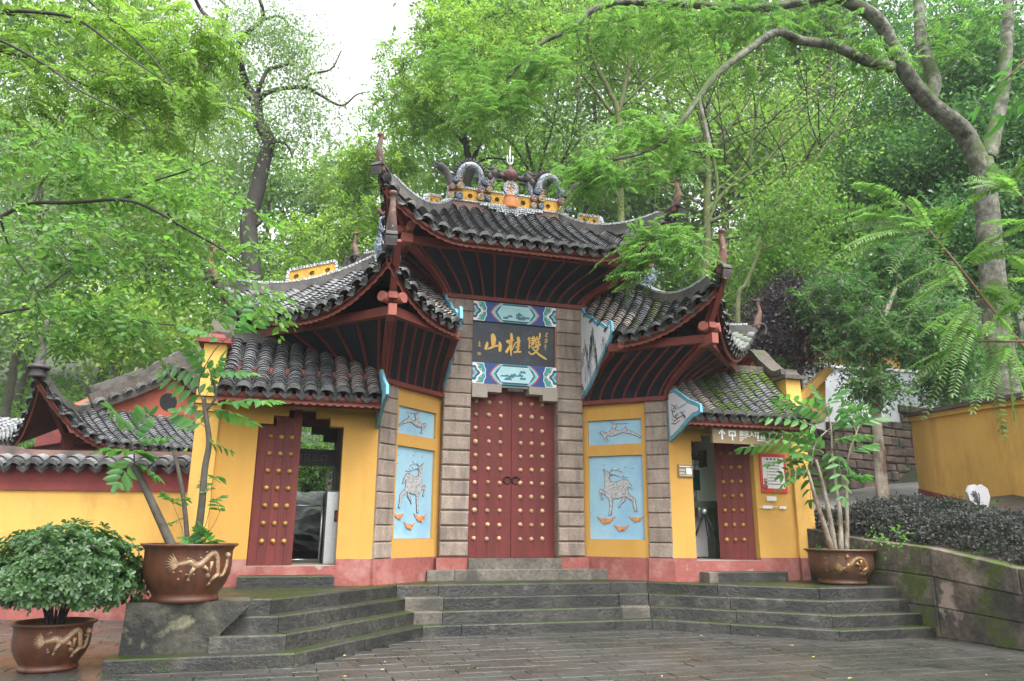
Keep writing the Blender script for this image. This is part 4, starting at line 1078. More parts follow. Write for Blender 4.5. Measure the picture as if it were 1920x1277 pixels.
# --- painted beams and the plaque with its gold characters
def flat(mb, poly, o, mi, th=.0015): mb.prism(poly, Fc, o + th, o - .001, mi)
BM = [M['pblue'], M['pink'], M['pcyan'], M['pnavy'], M['pteal'], M['mosaic'], M['psky'], M['pmount'], M['signwhite']]
def painted_beam(z0, z1, var):
    b = MB(); b.box(-.768, .768, -.125, .2, z0, z1, 0)
    zc, h = (z0 + z1) / 2, (z1 - z0) / 2; O = .126
    def ell(hx, hz, cut):
        return [(-hx, 0), (-hx + cut * .35, hz * .5), (-hx + cut, hz), (hx - cut, hz), (hx - cut * .35, hz * .5), (hx, 0), (hx - cut * .35, -hz * .5), (hx - cut, -hz), (-hx + cut, -hz), (-hx + cut * .35, -hz * .5)]
    def put(pl, mi, lv): flat(b, [(x, zc + z) for x, z in pl], O + lv * .0022, mi)
    put(ell(.46, h * .97, .16), 1, 0); put(ell(.425, h * .97, .17), 8, 1); put(ell(.415, h * .97, .17), 2, 2); put(ell(.375, h * .97, .17), 4, 3)
    put(ell(.365, h * .90, .15), 3, 4); hexa = [(-.335, 0), (-.245, h * .74), (.245, h * .74), (.335, 0), (.245, -h * .74), (-.245, -h * .74)]
    put(hexa, 8, 5); hx2 = [(x * .972, z * .94) for x, z in hexa]; put(hx2, 6, 6)
    for k in range(7):
        cx = RNG.uniform(-.22, .22); cz = RNG.uniform(-.55, .0) * h if var == 0 else RNG.uniform(-.6, .35) * h
        w = RNG.uniform(.05, .09); pl = [(cx - w, cz - .02)] + [(cx - w + 2 * w * q, cz + RNG.uniform(.0, .045) * math.sin(PI * q)) for q in np.linspace(.1, .9, 7)] + [(cx + w, cz - .02)]
        put(pl, 7, 7 + k * .2)
    for sx in (-1, 1):
        sq = [(sx * .765, -h * .98), (sx * .765, h * .98), (sx * .56, h * .98), (sx * .545, h * .6), (sx * .52, h * .4), (sx * .53, 0), (sx * .52, -h * .4), (sx * .545, -h * .6), (sx * .56, -h * .98)]
        put(sq, 8, 1); put([(sx * .765 if abs(x) > .7 else x + sx * .012, z * .93) for x, z in sq], 4, 2)
        for k in range(4):                                   # lobed bands of the corner figure
            r = .155 - k * .038
            pl = [(sx * .765, zc * 0 + r * 1.0)] + [(sx * (.765 - r * (1 + .18 * math.cos(5 * t)) * math.cos(t)), r * (1.05 + .12 * math.cos(5 * t)) * math.sin(t)) for t in np.linspace(PI / 2, -PI / 2, 15)] + [(sx * .765, -r)]
            put(pl, (8, 3, 2, 1)[k], 3 + k)
        for dx, dz in ((.665, .70), (.62, .30), (.62, -.30), (.665, -.70), (.565, 0)):
            dd = [(sx * dx + .020 * math.cos(t), dz * h + .020 * math.sin(t)) for t in np.linspace(0, 2 * PI, 9)[:-1]]
            put(dd, 8, 8); put([(sx * dx + (x - sx * dx) * .6, dz * h + (z - dz * h) * .6) for x, z in dd], 1, 9)
    return part(b, 'painted_beam', BM)
painted_beam(3.842, 4.212, 1); painted_beam(4.958, 5.318, 0)
b = MB(); b.box(-.768, .768, -.085, .2, 4.214, 4.956); plq = part(b, 'name_plaque', M['plaque'])
b = MB(); b.box(.752, .776, -.115, -.04, 4.214, 4.956); part(b, 'plaque_edge', M['terra'], plq)
PW = 1.536 / 1244                                             # metres per pixel of the enlarged plaque
def PQ(x, y): return (-.768 + (x - 83) * PW * .985 + .01, 4.956 - (y - 322 - (x - 83) * .078) * (.742 / 555))
def stroke(mb, pts, ws, o=.085, conv=PQ, flatm=.010):
    """a brush stroke: outline of varying width around a path, raised a little"""
    pts = [Vector(conv(*p)) for p in pts]; k = len(pts)
    P = smooth_path([(p.x, p.y, 0) for p in pts], 4) if k > 2 else [Vector((p.x, p.y, 0)) for p in pts]
    W = np.interp(np.linspace(0, k - 1, len(P)), range(k), ws) * PW * .50
    Lp, Rp = [], []
    for i, p in enumerate(P):
        d = (P[min(i + 1, len(P) - 1)] - P[max(i - 1, 0)]).normalized(); n = Vector((-d.y, d.x, 0)) * W[i] / 2
        Lp.append(p + n); Rp.append(p - n)
    e = (P[-1] - P[-2]).normalized() * W[-1] * .4; s = (P[0] - P[1]).normalized() * W[0] * .4
    for i in range(len(P) - 1):
        q = [Lp[i], Rp[i], Rp[i + 1], Lp[i + 1]]
        mb.prism([(v.x, v.y) for v in q], Fc, o + flatm, o - .002)
    mb.prism([(Lp[-1].x, Lp[-1].y), (Rp[-1].x, Rp[-1].y), (P[-1].x + e.x, P[-1].y + e.y)], Fc, o + flatm, o - .002)
    mb.prism([(Rp[0].x, Rp[0].y), (Lp[0].x, Lp[0].y), (P[0].x + s.x, P[0].y + s.y)], Fc, o + flatm, o - .002)
Z4 = lambda x, y: (150 + x * .587 - 0, 375 + y * .587)         # drawing coordinates of the close view
def ch(name, strokes):
    mb = MB()
    for pts, ws in strokes: stroke(mb, pts, ws, conv=lambda x, y: PQ(*Z4(x, y)))
    part(mb, name, M['goldpaint'], plq)
ch('gold_character', [([(385, 235), (405, 330), (405, 430), (395, 505)], [110, 150, 125, 70]), ([(250, 410), (240, 470), (215, 540), (230, 560)], [60, 85, 85, 70]), ([(270, 560), (360, 530), (470, 490), (560, 500)], [40, 60, 50, 50]), ([(560, 410), (580, 480), (575, 560), (570, 610)], [60, 90, 85, 80])])
ch('gold_character', [([(860, 210), (870, 300), (860, 420), (855, 560), (860, 720)], [60, 85, 80, 70, 25]), ([(750, 385), (800, 400), (870, 370), (910, 350)], [80, 110, 90, 50]), ([(850, 430), (800, 540), (735, 640)], [50, 65, 75]), ([(880, 600), (930, 500), (970, 430)], [22, 26, 30]), ([(1040, 300), (1050, 400), (1040, 500), (1030, 620)], [80, 85, 70, 50]), ([(970, 420), (1030, 405), (1100, 385)], [30, 35, 28]), ([(975, 530), (1030, 510), (1085, 495)], [30, 34, 28]), ([(940, 645), (1020, 630), (1110, 635)], [50, 48, 56]), ([(1000, 570), (1080, 565)], [24, 24])])
ch('gold_character', [([(1330, 300), (1300, 350), (1330, 370), (1325, 560)], [40, 45, 34, 30]), ([(1330, 310), (1400, 330), (1440, 290)], [26, 34, 60]), ([(1440, 280), (1445, 380), (1410, 440), (1400, 470)], [60, 80, 60, 40]), ([(1340, 380), (1440, 360)], [26, 26]), ([(1350, 430), (1440, 415)], [26, 26]), ([(1340, 520), (1400, 490), (1460, 440)], [26, 26, 26]), ([(1540, 290), (1500, 340), (1505, 420), (1500, 520)], [44, 34, 34, 34]), ([(1605, 205), (1610, 270), (1580, 350)], [50, 56, 40]), ([(1510, 350), (1600, 330)], [28, 32]), ([(1560, 330), (1570, 480)], [34, 36]), ([(1510, 420), (1610, 400)], [28, 34]), ([(1510, 490), (1600, 480), (1615, 450)], [34, 60, 40]), ([(1400, 545), (1480, 530), (1570, 540), (1500, 640), (1400, 695), (1330, 660), (1320, 630)], [40, 40, 46, 56, 44, 40, 26]), ([(1420, 560), (1500, 630), (1580, 700), (1680, 760), (1780, 815)], [36, 50, 62, 64, 44])])
sm = MB(); cv = lambda x, y: PQ(*Z4(x, y))
for pts, w in (([(1760, 205), (1815, 205), (1760, 260), (1770, 280), (1810, 275)], 20), ([(1750, 345), (1800, 340), (1790, 420), (1730, 425)], 16), ([(1765, 345), (1755, 420)], 14), ([(1750, 380), (1800, 378)], 14), ([(1755, 470), (1735, 500)], 16), ([(1745, 495), (1785, 492)], 14), ([(1725, 540), (1785, 530)], 15), ([(1755, 480), (1752, 600)], 15),
               ([(55, 375), (55, 410)], 14), ([(25, 420), (85, 415)], 14), ([(35, 450), (75, 448)], 14), ([(20, 492), (95, 490)], 16), ([(55, 420), (55, 490)], 14), ([(30, 630), (15, 660), (35, 670)], 14), ([(15, 695), (40, 680)], 14), ([(55, 635), (60, 690)], 14), ([(60, 640), (90, 650), (70, 665)], 12), ([(55, 690), (100, 688)], 15)):
    stroke(sm, pts, [w] * len(pts), conv=cv, flatm=.006)
part(sm, 'small_inscription', M['goldpaint'], plq)
# ------------------------------------------------------------------ steps and landing
def V2(p): return Vector((p[0], p[1]))
def inset(poly, d):
    """polyline moved to its left by d, mitred"""
    segs = []
    for a, b in zip(poly, poly[1:]):
        a, b = V2(a), V2(b); t = (b - a).normalized(); n = Vector((-t.y, t.x)) * d
        segs.append((a + n, b + n))
    out = [segs[0][0]]
    for (a, b), (c, e) in zip(segs, segs[1:]):
        r, s_ = b - a, e - c; k = (c - a).cross(s_) / r.cross(s_)
        out.append(a + r * k)
    out.append(segs[-1][1])
    return out
S1 = [(-3.98, 7.86), (-2.25, 8.40), (-1.18, 10.75), (2.12, 11.78), (4.42, 10.66), (6.02, 11.20)]
steps = empty('stone_steps', (0, 0, 0), 0, 'wet dark stone steps spreading in a bay shape below the temple gate', 'steps')
def step_blocks(line, z0, z1, depth, first=0, lens=1.25, clipx=None, m=None):
    back = inset(line, depth)
    for i, (a, b) in enumerate(zip(line, line[1:])):
        a, b = V2(a), V2(b); c, d = back[i], back[i + 1]
        L = (b - a).length; n = max(1, int(round(L / lens)))
        cuts = [0] + sorted((k + RNG.uniform(-.2, .2)) / n for k in range(1, n)) + [1]
        if i == 2: cuts = [0, RNG.uniform(.10, .16)] + cuts[2:-2] + [RNG.uniform(.82, .88), 1]; n = len(cuts) - 1
        for k in range(n):
            p, q = a.lerp(b, cuts[k]), a.lerp(b, cuts[k + 1]); r, s_ = c.lerp(d, cuts[k + 1]), c.lerp(d, cuts[k])
            e = (q - p).normalized() * .004; p, q = p + e, q - e
            inn = Vector((-e.y, e.x)).normalized()
            zt = z1 + RNG.uniform(-.006, .004); ch_ = .016
            mb = MB(); t0 = RNG.uniform(-.006, .006); t1 = RNG.uniform(-.006, .006)
            p, q = p + inn * t0, q + inn * t1
            vs = [(p.x, p.y, z0), (q.x, q.y, z0), (r.x, r.y, z0), (s_.x, s_.y, z0), (p.x, p.y, zt - ch_), (q.x, q.y, zt - ch_), (r.x, r.y, zt), (s_.x, s_.y, zt)]
            p2, q2 = p + inn * ch_, q + inn * ch_
            vs += [(p2.x, p2.y, zt), (q2.x, q2.y, zt)]
            mb.add(vs, [(0, 1, 5, 4), (4, 5, 9, 8), (8, 9, 6, 7), (1, 2, 6, 9, 5), (3, 0, 4, 8, 7), (2, 3, 7, 6), (3, 2, 1, 0)])
            pale = (m or 'step')
            if i == 2 and k in (0, n - 1) and z1 > .25 and m is None: pale = 'steppale' if RNG.random() < .7 else 'step'
            mb.build('step_stone', M[pale], steps)
ZS = [.14, .305, .47, .635]
TR_ = .205
for k in range(4):
    line = [tuple(p) for p in inset(S1, TR_ * k)] if k else S1
    if k: line[0] = tuple(V2(line[1]) + (V2(line[0]) - V2(line[1])).normalized() * (.78, .62, .5)[k - 1])
    step_blocks(line, ZS[k] - .20, ZS[k], .30)
land = [tuple(p) for p in inset(S1, TR_ * 3 + .05)]
mb = MB(); lp = [(-3.92, 8.22)] + land[1:] + [(5.45, 12.6), (5.0, 13.4), (4.4, 15.2), (-4.8, 12.4), (-4.28, 10.4)]
mb.prism(lp, lambda a, d, z: (a, z, d), .631, -.05); tag(mb.build('landing', M['step']), kind='structure')
# the mossy end block under the left planter
mb = MB()
pts = [(-3.97, 8.13), (-2.98, 8.45)]; dirv = (V2(pts[1]) - V2(pts[0])).normalized(); inn = Vector((-dirv.y, dirv.x))
fnb = lambda a, d, z: (pts[0][0] + dirv.x * a - inn.x * d, pts[0][1] + dirv.y * a - inn.y * d, z)
mb.prism([(0, -.03), (.92, -.03), (.92, .20), (.96, .33), (1.08, .45), (1.22, .60), (1.22, .645), (.02, .645)], fnb, .012, -.5)
mb.build('end_block', M['blockm'], steps)
# upper slabs at the middle door and the two side doors, laid in the gate's frame
def gslab(nm, u0, u1, o0, o1, z0, z1, m):
    mb = MB(); mb.bbox(u0, u1, -o1, -o0, z0, z1, .012)
    o = mb.build(nm, m, steps); o.matrix_basis = GM
gslab('step_stone', -1.02, 1.28, -.2, .33, .55, .80, M['steppale'])
gslab('step_stone', -1.46, -1.026, -.2, .32, .55, .79, M['steppale'])
gslab('step_stone', 1.286, 1.62, -.2, .315, .55, .792, M['steppale'])
gslab('step_stone', -4.20, -2.94, -1.5 + 2.567, 1.40, .58, .785, M['step'])
gslab('step_stone', 2.86, 3.02, 1.06, 1.38, .58, .79, M['steppale'])
gslab('step_stone', 3.025, 4.32, 1.06, 1.37, .58, .785, M['step'])

# ------------------------------------------------------------------ plaza paving
plaza = MB(); plaza.add([(-14, 1, -.03), (12, 1, -.03), (12, 14, -.03), (-14, 14, -.03)], [(0, 1, 2, 3)])
plaza = tag(plaza.build('plaza', M['mortar']), kind='structure')
PSL, PSW = .46, .235
ps = MB(); ps.bbox(-PSL / 2 + .004, PSL / 2 - .004, -PSW / 2 + .003, PSW / 2 - .003, -.06, 0, .003)
PSM = ps.mesh('paving_stone', M['pave'])
def inside(p, poly):
    c = False; n = len(poly)
    for i in range(n):
        a, b = poly[i], poly[(i + 1) % n]
        if (a[1] > p[1]) != (b[1] > p[1]) and p[0] < (b[0] - a[0]) * (p[1] - a[1]) / (b[1] - a[1]) + a[0]: c = not c
    return c
RET = [(4.97, 13.35, 1.52), (5.58, 12.40, 1.33), (6.02, 11.12, 1.22), (6.42, 9.85, 1.00), (7.30, 7.2, .72), (8.2, 4.0, .7)]
body = [tuple(q) for q in inset(S1, .12)] + [(7, 14), (-4.9, 14), (-4.25, 10)]
stones = []
cy, sy = math.cos(GYAW), math.sin(GYAW)
for i in range(-48, 48):
    for j in range(-18, 60):
        a = (i + (.5 if j % 2 else 0)) * PSL + RNG.uniform(-.004, .004); b = j * PSW
        x, y = a * cy - b * sy, 4 + a * sy + b * cy
        if not (-13 < x < 9.5 and 2.5 < y < 13.2) or inside((x, y), body): continue
        if x > 5.8 and x > np.interp(y, [p[1] for p in RET][::-1], [p[0] for p in RET][::-1]) + .2: continue
        if y > 12.75 and x < -4.4: continue
        mw = Matrix.Translation((x, y, RNG.uniform(-.003, .003))) @ Matrix.Rotation(GYAW + RNG.uniform(-.006, .006), 4, 'Z') @ Matrix.Rotation(RNG.uniform(-.004, .004), 4, 'X')
        d = math.hypot(x, y); vis = abs(x) / max(y, .1) < .72 and y > 6.6
        stones.append((d + (0 if vis else 50), mw))
stones.sort(key=lambda t: t[0])
for d, mw in stones[:300]: link('paving_stone', PSM, plaza, mw)
joined('paving_stones', [(0, PSM, mw, '') for d, mw in stones[300:]], plaza, [M['pave']])
# fallen leaves
def leafcard(mb, p, n, L, w):
    d = Vector((math.cos(n), math.sin(n), 0)); s_ = Vector((-d.y, d.x, 0))
    p = Vector(p)
    mb.add([p, p + d * L * .5 + s_ * w + Vector((0, 0, .008)), p + d * L + Vector((0, 0, .004)), p + d * L * .5 - s_ * w + Vector((0, 0, .004))], [(0, 1, 2, 3)])
fl = MB()
for _ in range(60):
    x, y = RNG.uniform(-5, 6.2), RNG.uniform(6.9, 12.5)
    if inside((x, y), body): continue
    leafcard(fl, (x, y, .008), RNG.uniform(0, 6.3), RNG.uniform(.03, .07), RNG.uniform(.006, .014))
tag(fl.build('fallen_leaves', M['fallen']), kind='stuff')

# ------------------------------------------------------------------ planters
def pot(c, R, H, m, mr, label, face, style):
    t = empty('planter_pot', c, 0, label, 'flower pot', 'dragon relief planters')
    prof = [(.001, .0), (.66, .0), (.69, .02), (.69, .07), (.655, .10), (.70, .17), (.80, .30), (.875, .45), (.90, .60), (.895, .78), (.90, .88), (.935, .935), (1.0, .965), (1.0, 1.0), (.93, 1.0), (.88, .95), (.87, .86), (.001, .86)]
    mb = MB(); mb.lathe([(r * R, z * H) for r, z in prof], n=40); mb.build('pot_body', M[m], t)
    so = MB(); so.lathe([(.868 * R, .90 * H), (.6 * R, .925 * H), (.001, .94 * H)], n=20); so.build('soil', M['soil'], t)
    rad = lambda z: float(np.interp(z, [p[1] for p in prof[5:12]], [p[0] for p in prof[5:12]])) * R
    def S(x, z, lift=0.):                                   # x across the face in radians, z 0..1
        a = face + x; r = rad(z) + lift
        return Vector((r * math.cos(a), r * math.sin(a), z * H))
    d = MB()
    if style == 0: path = [(-.36, .66), (-.22, .67), (-.08, .70), (.04, .64), (.16, .66), (.30, .76), (.44, .84), (.56, .78), (.60, .60), (.66, .46), (.80, .46), (.88, .60), (.90, .78)]
    else: path = [(-.20, .46), (-.04, .48), (.08, .58), (.20, .70), (.34, .76), (.50, .72), (.62, .58), (.66, .42), (.58, .32), (.42, .32), (.30, .38)]
    pp = smooth_path([(x, z, 0) for x, z in path], 5)
    n = len(pp); ws = np.interp(np.linspace(0, 1, n), [0, .2, .6, 1], [.034, .058, .050, .020])
    L_, R_, Mid = [], [], []
    for i, p in enumerate(pp):
        dd = (pp[min(i + 1, n - 1)] - pp[max(i - 1, 0)]); dd.y *= H / R; dd.normalize()
        nx, nz = -dd.y, dd.x; w = ws[i]
        L_.append(S(p.x + nx * w / R * .5, p.y + nz * w / H * .5, -.002)); R_.append(S(p.x - nx * w / R * .5, p.y - nz * w / H * .5, -.002)); Mid.append(S(p.x, p.y, .022))
    d.grid([L_, Mid, R_])
    for i in range(2, n - 2):                                # spine
        a = Mid[i]; o = (L_[i] - a); d.tube([a + o * .8, a + o * 1.7], [.011, .003], 4)
    for k in range(9):                                       # mane and tail strands
        ang = -1.2 + k * .3; x0, z0 = path[0]
        d.tube([S(x0 + .03, z0, .004), S(x0 - .12 * math.cos(ang), z0 + .09 * math.sin(ang), .012), S(x0 - .27 * math.cos(ang * .9), z0 + .20 * math.sin(ang * .95), .004)], [.014, .011, .003], 4)
    for lx, lz, dx, dz in ((.02, .60, -.10, -.16), (.22, .62, .12, -.10), (.62, .48, -.16, -.12), (.40, .70, -.02, -.2)):
        q = [S(lx, lz, .008), S(lx + dx * .6, lz + dz * .4, .014), S(lx + dx, lz + dz, .008)]
        d.tube(q, [.024, .018, .013], 5)
        for kk in (-1, 0, 1, 2):
            d.tube([q[-1], S(lx + dx + kk * .035 - .02, lz + dz - .085, .008)], [.009, .003], 4)
    for k in range(10):
        x, z = RNG.uniform(-.75, .75), RNG.uniform(.38, .86); d.tube([S(x, z, -.002), S(x + .035, z + .012, .010), S(x + .07, z + .006, -.002)], [.004, .012, .003], 5)
    d.ball(S(path[-1][0] if style == 0 else -.02, .80 if style == 0 else .80, .005), .035, 7, 5)
    d.build('dragon_relief', M[mr], t)
    return t
POTL, POTB, POTR = (-3.52, 8.52, .64), (-4.70, 8.2, .002), (5.22, 12.28, .642)
pot(POTL, .50, .60, 'potred', 'relief', 'large brown glazed pot with cream dragon on the mossy block left of the steps', math.atan2(-8.5, 3.5) + .12, 0)
pot(POTB, .395, .46, 'potred', 'relief', 'brown glazed dragon pot on the paving holding a round bush', math.atan2(-8.1, 4.9) + .15, 0)
pot(POTR, .535, .52, 'potbrown', 'relief2', 'dull brown pot with ochre dragon on the landing right of the gate', math.atan2(-12.2, -5.2) + .22, 1)

# ------------------------------------------------------------------ low compound wall on the left
LWA, LWB = Vector((-5.0, 12.62, 0)), Vector((-13.0, 12.35, 0))
lw = empty('compound_wall', LWA, math.atan2(LWB.y - LWA.y, LWB.x - LWA.x), 'low yellow wall with red bands and grey tile coping left of the gate', 'wall')
LL = (LWB - LWA).length                                   # local x runs to the left, y towards the viewer after the turn
mb = MB(); mb.box(0, LL, -.15, .15, 0, 2.0); mb.build('wall_body', M['yellow_old'], lw)
mb = MB(); mb.box(-.002, LL, -.17, .17, 0, .92); mb.build('painted_plinth', M['redbase'], lw)
mb = MB(); mb.box(-.002, LL, -.185, .185, 1.98, 2.36); mb.build('red_band', M['redwall'], lw)
mb = MB()
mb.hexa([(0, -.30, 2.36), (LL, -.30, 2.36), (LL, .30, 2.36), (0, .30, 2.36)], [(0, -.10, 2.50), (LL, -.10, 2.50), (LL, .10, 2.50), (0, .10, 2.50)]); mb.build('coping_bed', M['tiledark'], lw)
mb = MB(); mb.path_bar(smooth_path([(0, 0, 2.55), (1.5, 0, 2.55), (2.9, 0, 2.56), (3.3, 0, 2.62), (3.7, 0, 2.6), (3.95, 0, 2.40), (4.3, 0, 2.38), (LL, 0, 2.38)], 4), .17, .17); mb.build('coping_ridge', M['ridge'], lw)
for sgn in (1, -1):
    k = 0; x = .12
    while x < LL - .1:
        for q in range(2):
            p = Vector((x, sgn * (.34 - q * .1), 2.385 + q * .055)); T = Vector((0, -sgn, .55)).normalized(); A = Vector((sgn, 0, 0)); N = A.cross(T)
            if N.z < 0: A = -A; N = A.cross(T)
            if sgn > 0 or q == 0: link('coping_tile', EAVE if q == 0 else COVER, lw, Matrix(((A.x, T.x, N.x, p.x), (A.y, T.y, N.y, p.y), (A.z, T.z, N.z, p.z), (0, 0, 0, 1))) @ Matrix.Scale(1.25, 4))
        if sgn > 0:
            p = Vector((x + .145, sgn * .33, 2.40)); link('drip_tile', DRIP, lw, Matrix(((A.x, T.x, N.x, p.x), (A.y, T.y, N.y, p.y), (A.z, T.z, N.z, p.z), (0, 0, 0, 1))) @ Matrix.Scale(1.2, 4))
        x += .29
# ------------------------------------------------------------------ red hall behind the low wall
HX, HY = Vector((.62, .785, 0)), Vector((-.785, .62, 0))
hall = empty('temple_hall', (-9.35, 14.75, 0), math.atan2(HX.y, HX.x), 'old dark red temple hall with tiled gable behind the low wall', 'building')
HT = []
CAML_KEEP = CAML
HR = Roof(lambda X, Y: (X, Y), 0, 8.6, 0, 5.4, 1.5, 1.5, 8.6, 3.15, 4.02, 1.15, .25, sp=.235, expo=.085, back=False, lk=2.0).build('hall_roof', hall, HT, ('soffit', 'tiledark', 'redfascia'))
HT2 = [t for t in HT]
joined('roof_tiles', HT2, HR.obj, [M['tile'], M['tilepale'], M['tilelip'], M['tilecap']])
mb = MB(); mb.box(1.0, 8.4, 1.0, 5, 0, 3.2); mb.box(1.7, 8.3, 1.6, 4.9, 3.2, 3.95); mb.build('hall_body', M['redwall'], hall)
mb = MB(); mb.bar((.9, .9, 3.0), (8.6, .9, 3.0), .12, .16); mb.bar((.9, .9, 3.0), (.9, 5, 3.0), .12, .16); mb.bar((.95, .95, 3.2), (.15, .15, 3.95), .1, .14); mb.tube([(.9, .9, 3.2), (1.2, .9, 3.2)], .1, 10); mb.box(.8, 1.0, .75, .95, 2.95, 3.35); mb.build('eave_beam', M['redwood'], hall)
# gable: red plaster triangle with a round vent
gp = [(1.75, 3.95), (5.0, 3.95), (4.9, 4.35), (4.3, 4.62), (3.8, 4.95), (3.35, 5.28), (2.95, 4.95), (2.45, 4.62), (1.85, 4.3)]
mb = MB(); mb.prism(gp, lambda a, d, z: (a, 1.5 - d, z), .0, -3.0); gb_ = mb.build('gable_wall', M['redgable'], hall)
mb = MB(); mb.tube([(3.3, 1.505, 4.42), (3.3, 1.49, 4.42)], .22, 20, smooth=False); mb.build('round_vent', M['black'], gb_)
mb = MB()
rim = [(1.45, 4.30), (2.35, 4.78), (2.9, 5.12), (3.35, 5.50), (3.8, 5.12), (4.4, 4.78), (5.3, 4.35)]
mb.path_bar([(x, 1.42, z) for x, z in rim], .42, .20, upv=(0, 1, 0)); mb.build('gable_coping', M['ridgegrey'], hall)
mb = MB(); mb.path_bar([(x, 1.34, z - .17) for x, z in rim], .40, .10, upv=(0, 1, 0)); mb.build('gable_moulding', M['copemoss'], hall)
for i in range(len(rim) - 1):
    a, b = Vector((rim[i][0], 1.25, rim[i][1] - .22)), Vector((rim[i + 1][0], 1.25, rim[i + 1][1] - .22)); n = max(1, int((b - a).length / .26))
    for k in range(n):
        p = a.lerp(b, (k + .5) / n); A = (b - a).normalized(); T = Vector((0, 1, .25)).normalized(); N = A.cross(T); T = N.cross(A)
        link('gable_tile', EAVE, hall, Matrix(((A.x, T.x, N.x, p.x), (A.y, T.y, N.y, p.y), (A.z, T.z, N.z, p.z), (0, 0, 0, 1))) @ Matrix.Scale(1.35, 4))
q = HR.hip((-1, -1))
mb = MB(); mb.path_bar([p + Vector((0, 0, .07)) for p in q], .17, .2); mb.build('hip_ridge', M['ridgegrey'], hall)
mb = MB(); p = q[0]; mb.tube(smooth_path([p + Vector((0, 0, -.05)), p + Vector((0, 0, .15)), p + Vector((.02, .02, .5)), p + Vector((0, 0, .95)), p + Vector((0, 0, 1.1))], 4), list(np.interp(np.linspace(0, 1, 17), [0, .15, .5, 1], [.15, .13, .075, .06])), 8); mb.lathe([(.2, 0), (.22, .03), (.12, .08), (.001, .1)], (p.x, p.y, p.z + .12), 10); mb.build('roof_horn', M['blackclay'], hall)

# ------------------------------------------------------------------ right side: retaining wall, planter bed, ramp, walls
rw = empty('retaining_wall', (0, 0, 0), 0, 'mossy stone retaining wall of large blocks right of the steps', 'wall')
for (ax, ay, az), (bx, by, bz) in zip(RET, RET[1:]):
    a, b = V2((ax, ay)), V2((bx, by)); L = (b - a).length; t = (b - a).normalized(); nrm = Vector((t.y, -t.x))
    if nrm.x > 0: nrm = -nrm
    hgt = lambda q: az + (bz - az) * q
    mb = MB(); mb.add([(a.x - nrm.x * .06, a.y - nrm.y * .06, -.05), (b.x - nrm.x * .06, b.y - nrm.y * .06, -.05), (b.x - nrm.x * .06, b.y - nrm.y * .06, bz - .02), (a.x - nrm.x * .06, a.y - nrm.y * .06, az - .02)], [(0, 1, 2, 3)]); mb.build('wall_core', M['walldark'], rw)
    rows = 3
    for r in range(rows):
        n = max(1, int(round(L / (1.15 if r % 2 else 1.35)))); cuts = [0] + sorted((k + RNG.uniform(-.25, .25)) / n for k in range(1, n)) + [1]
        for k in range(n):
            p, q = a.lerp(b, cuts[k]) + t * .006, a.lerp(b, cuts[k + 1]) - t * .006
            z0p, z1p = hgt(cuts[k]) * r / rows, hgt(cuts[k]) * (r + 1) / rows - .008; z0q, z1q = hgt(cuts[k + 1]) * r / rows, hgt(cuts[k + 1]) * (r + 1) / rows - .008
            o = nrm * RNG.uniform(-.01, .012); bk = -nrm * .35; c = .02
            mb = MB()
            P3 = lambda w, z: (w.x, w.y, z)
            c = .011
            vs = [P3(p + o - nrm * c, z0p), P3(q + o - nrm * c, z0q), P3(q + o - nrm * c, z1q), P3(p + o - nrm * c, z1p),
                  P3(p + o + t * c, z0p + c), P3(q + o - t * c, z0q + c), P3(q + o - t * c, z1q - c), P3(p + o + t * c, z1p - c),
                  P3(p + bk, z0p), P3(q + bk, z0q), P3(q + bk, z1q), P3(p + bk, z1p)]
            mb.add(vs, [(4, 5, 6, 7), (0, 1, 5, 4), (1, 2, 6, 5), (2, 3, 7, 6), (3, 0, 4, 7), (3, 2, 10, 11), (0, 3, 11, 8), (2, 1, 9, 10)])
            mb.build('wall_block', M['mossstone'] if (ay < 12.9) else M['blockm'], rw)
RAMPZ = lambda x, y: 1.65 + .076 * (x - 5.45) + .117 * (y - 15)
mb = MB(); G = []
for i in range(14):
    row = []
    for j in range(10):
        x = 4.9 + 12 * i / 13; y = 13.3 + j * 1.2 + (i * .35); row.append((x, y, RAMPZ(x, y)))
    G.append(row)
mb.grid(G); tag(mb.build('ramp', M['road']), kind='structure')
mb = MB()
bed = [[(p[0] + .02, p[1] + .1, p[2] - .04) for p in RET], [(p[0] + 1.3, p[1] + .5, p[2] + .25) for p in RET], [(p[0] + 3.2, p[1] + .9, p[2] + .75) for p in RET]]
bed[1][0] = (6.2, 14.2, RAMPZ(6.2, 14.2) - .03); bed[2][0] = (8.6, 16.2, RAMPZ(8.6, 16.2) - .03)
mb.grid(bed); tag(mb.build('planter_bed', M['soil']), kind='structure')
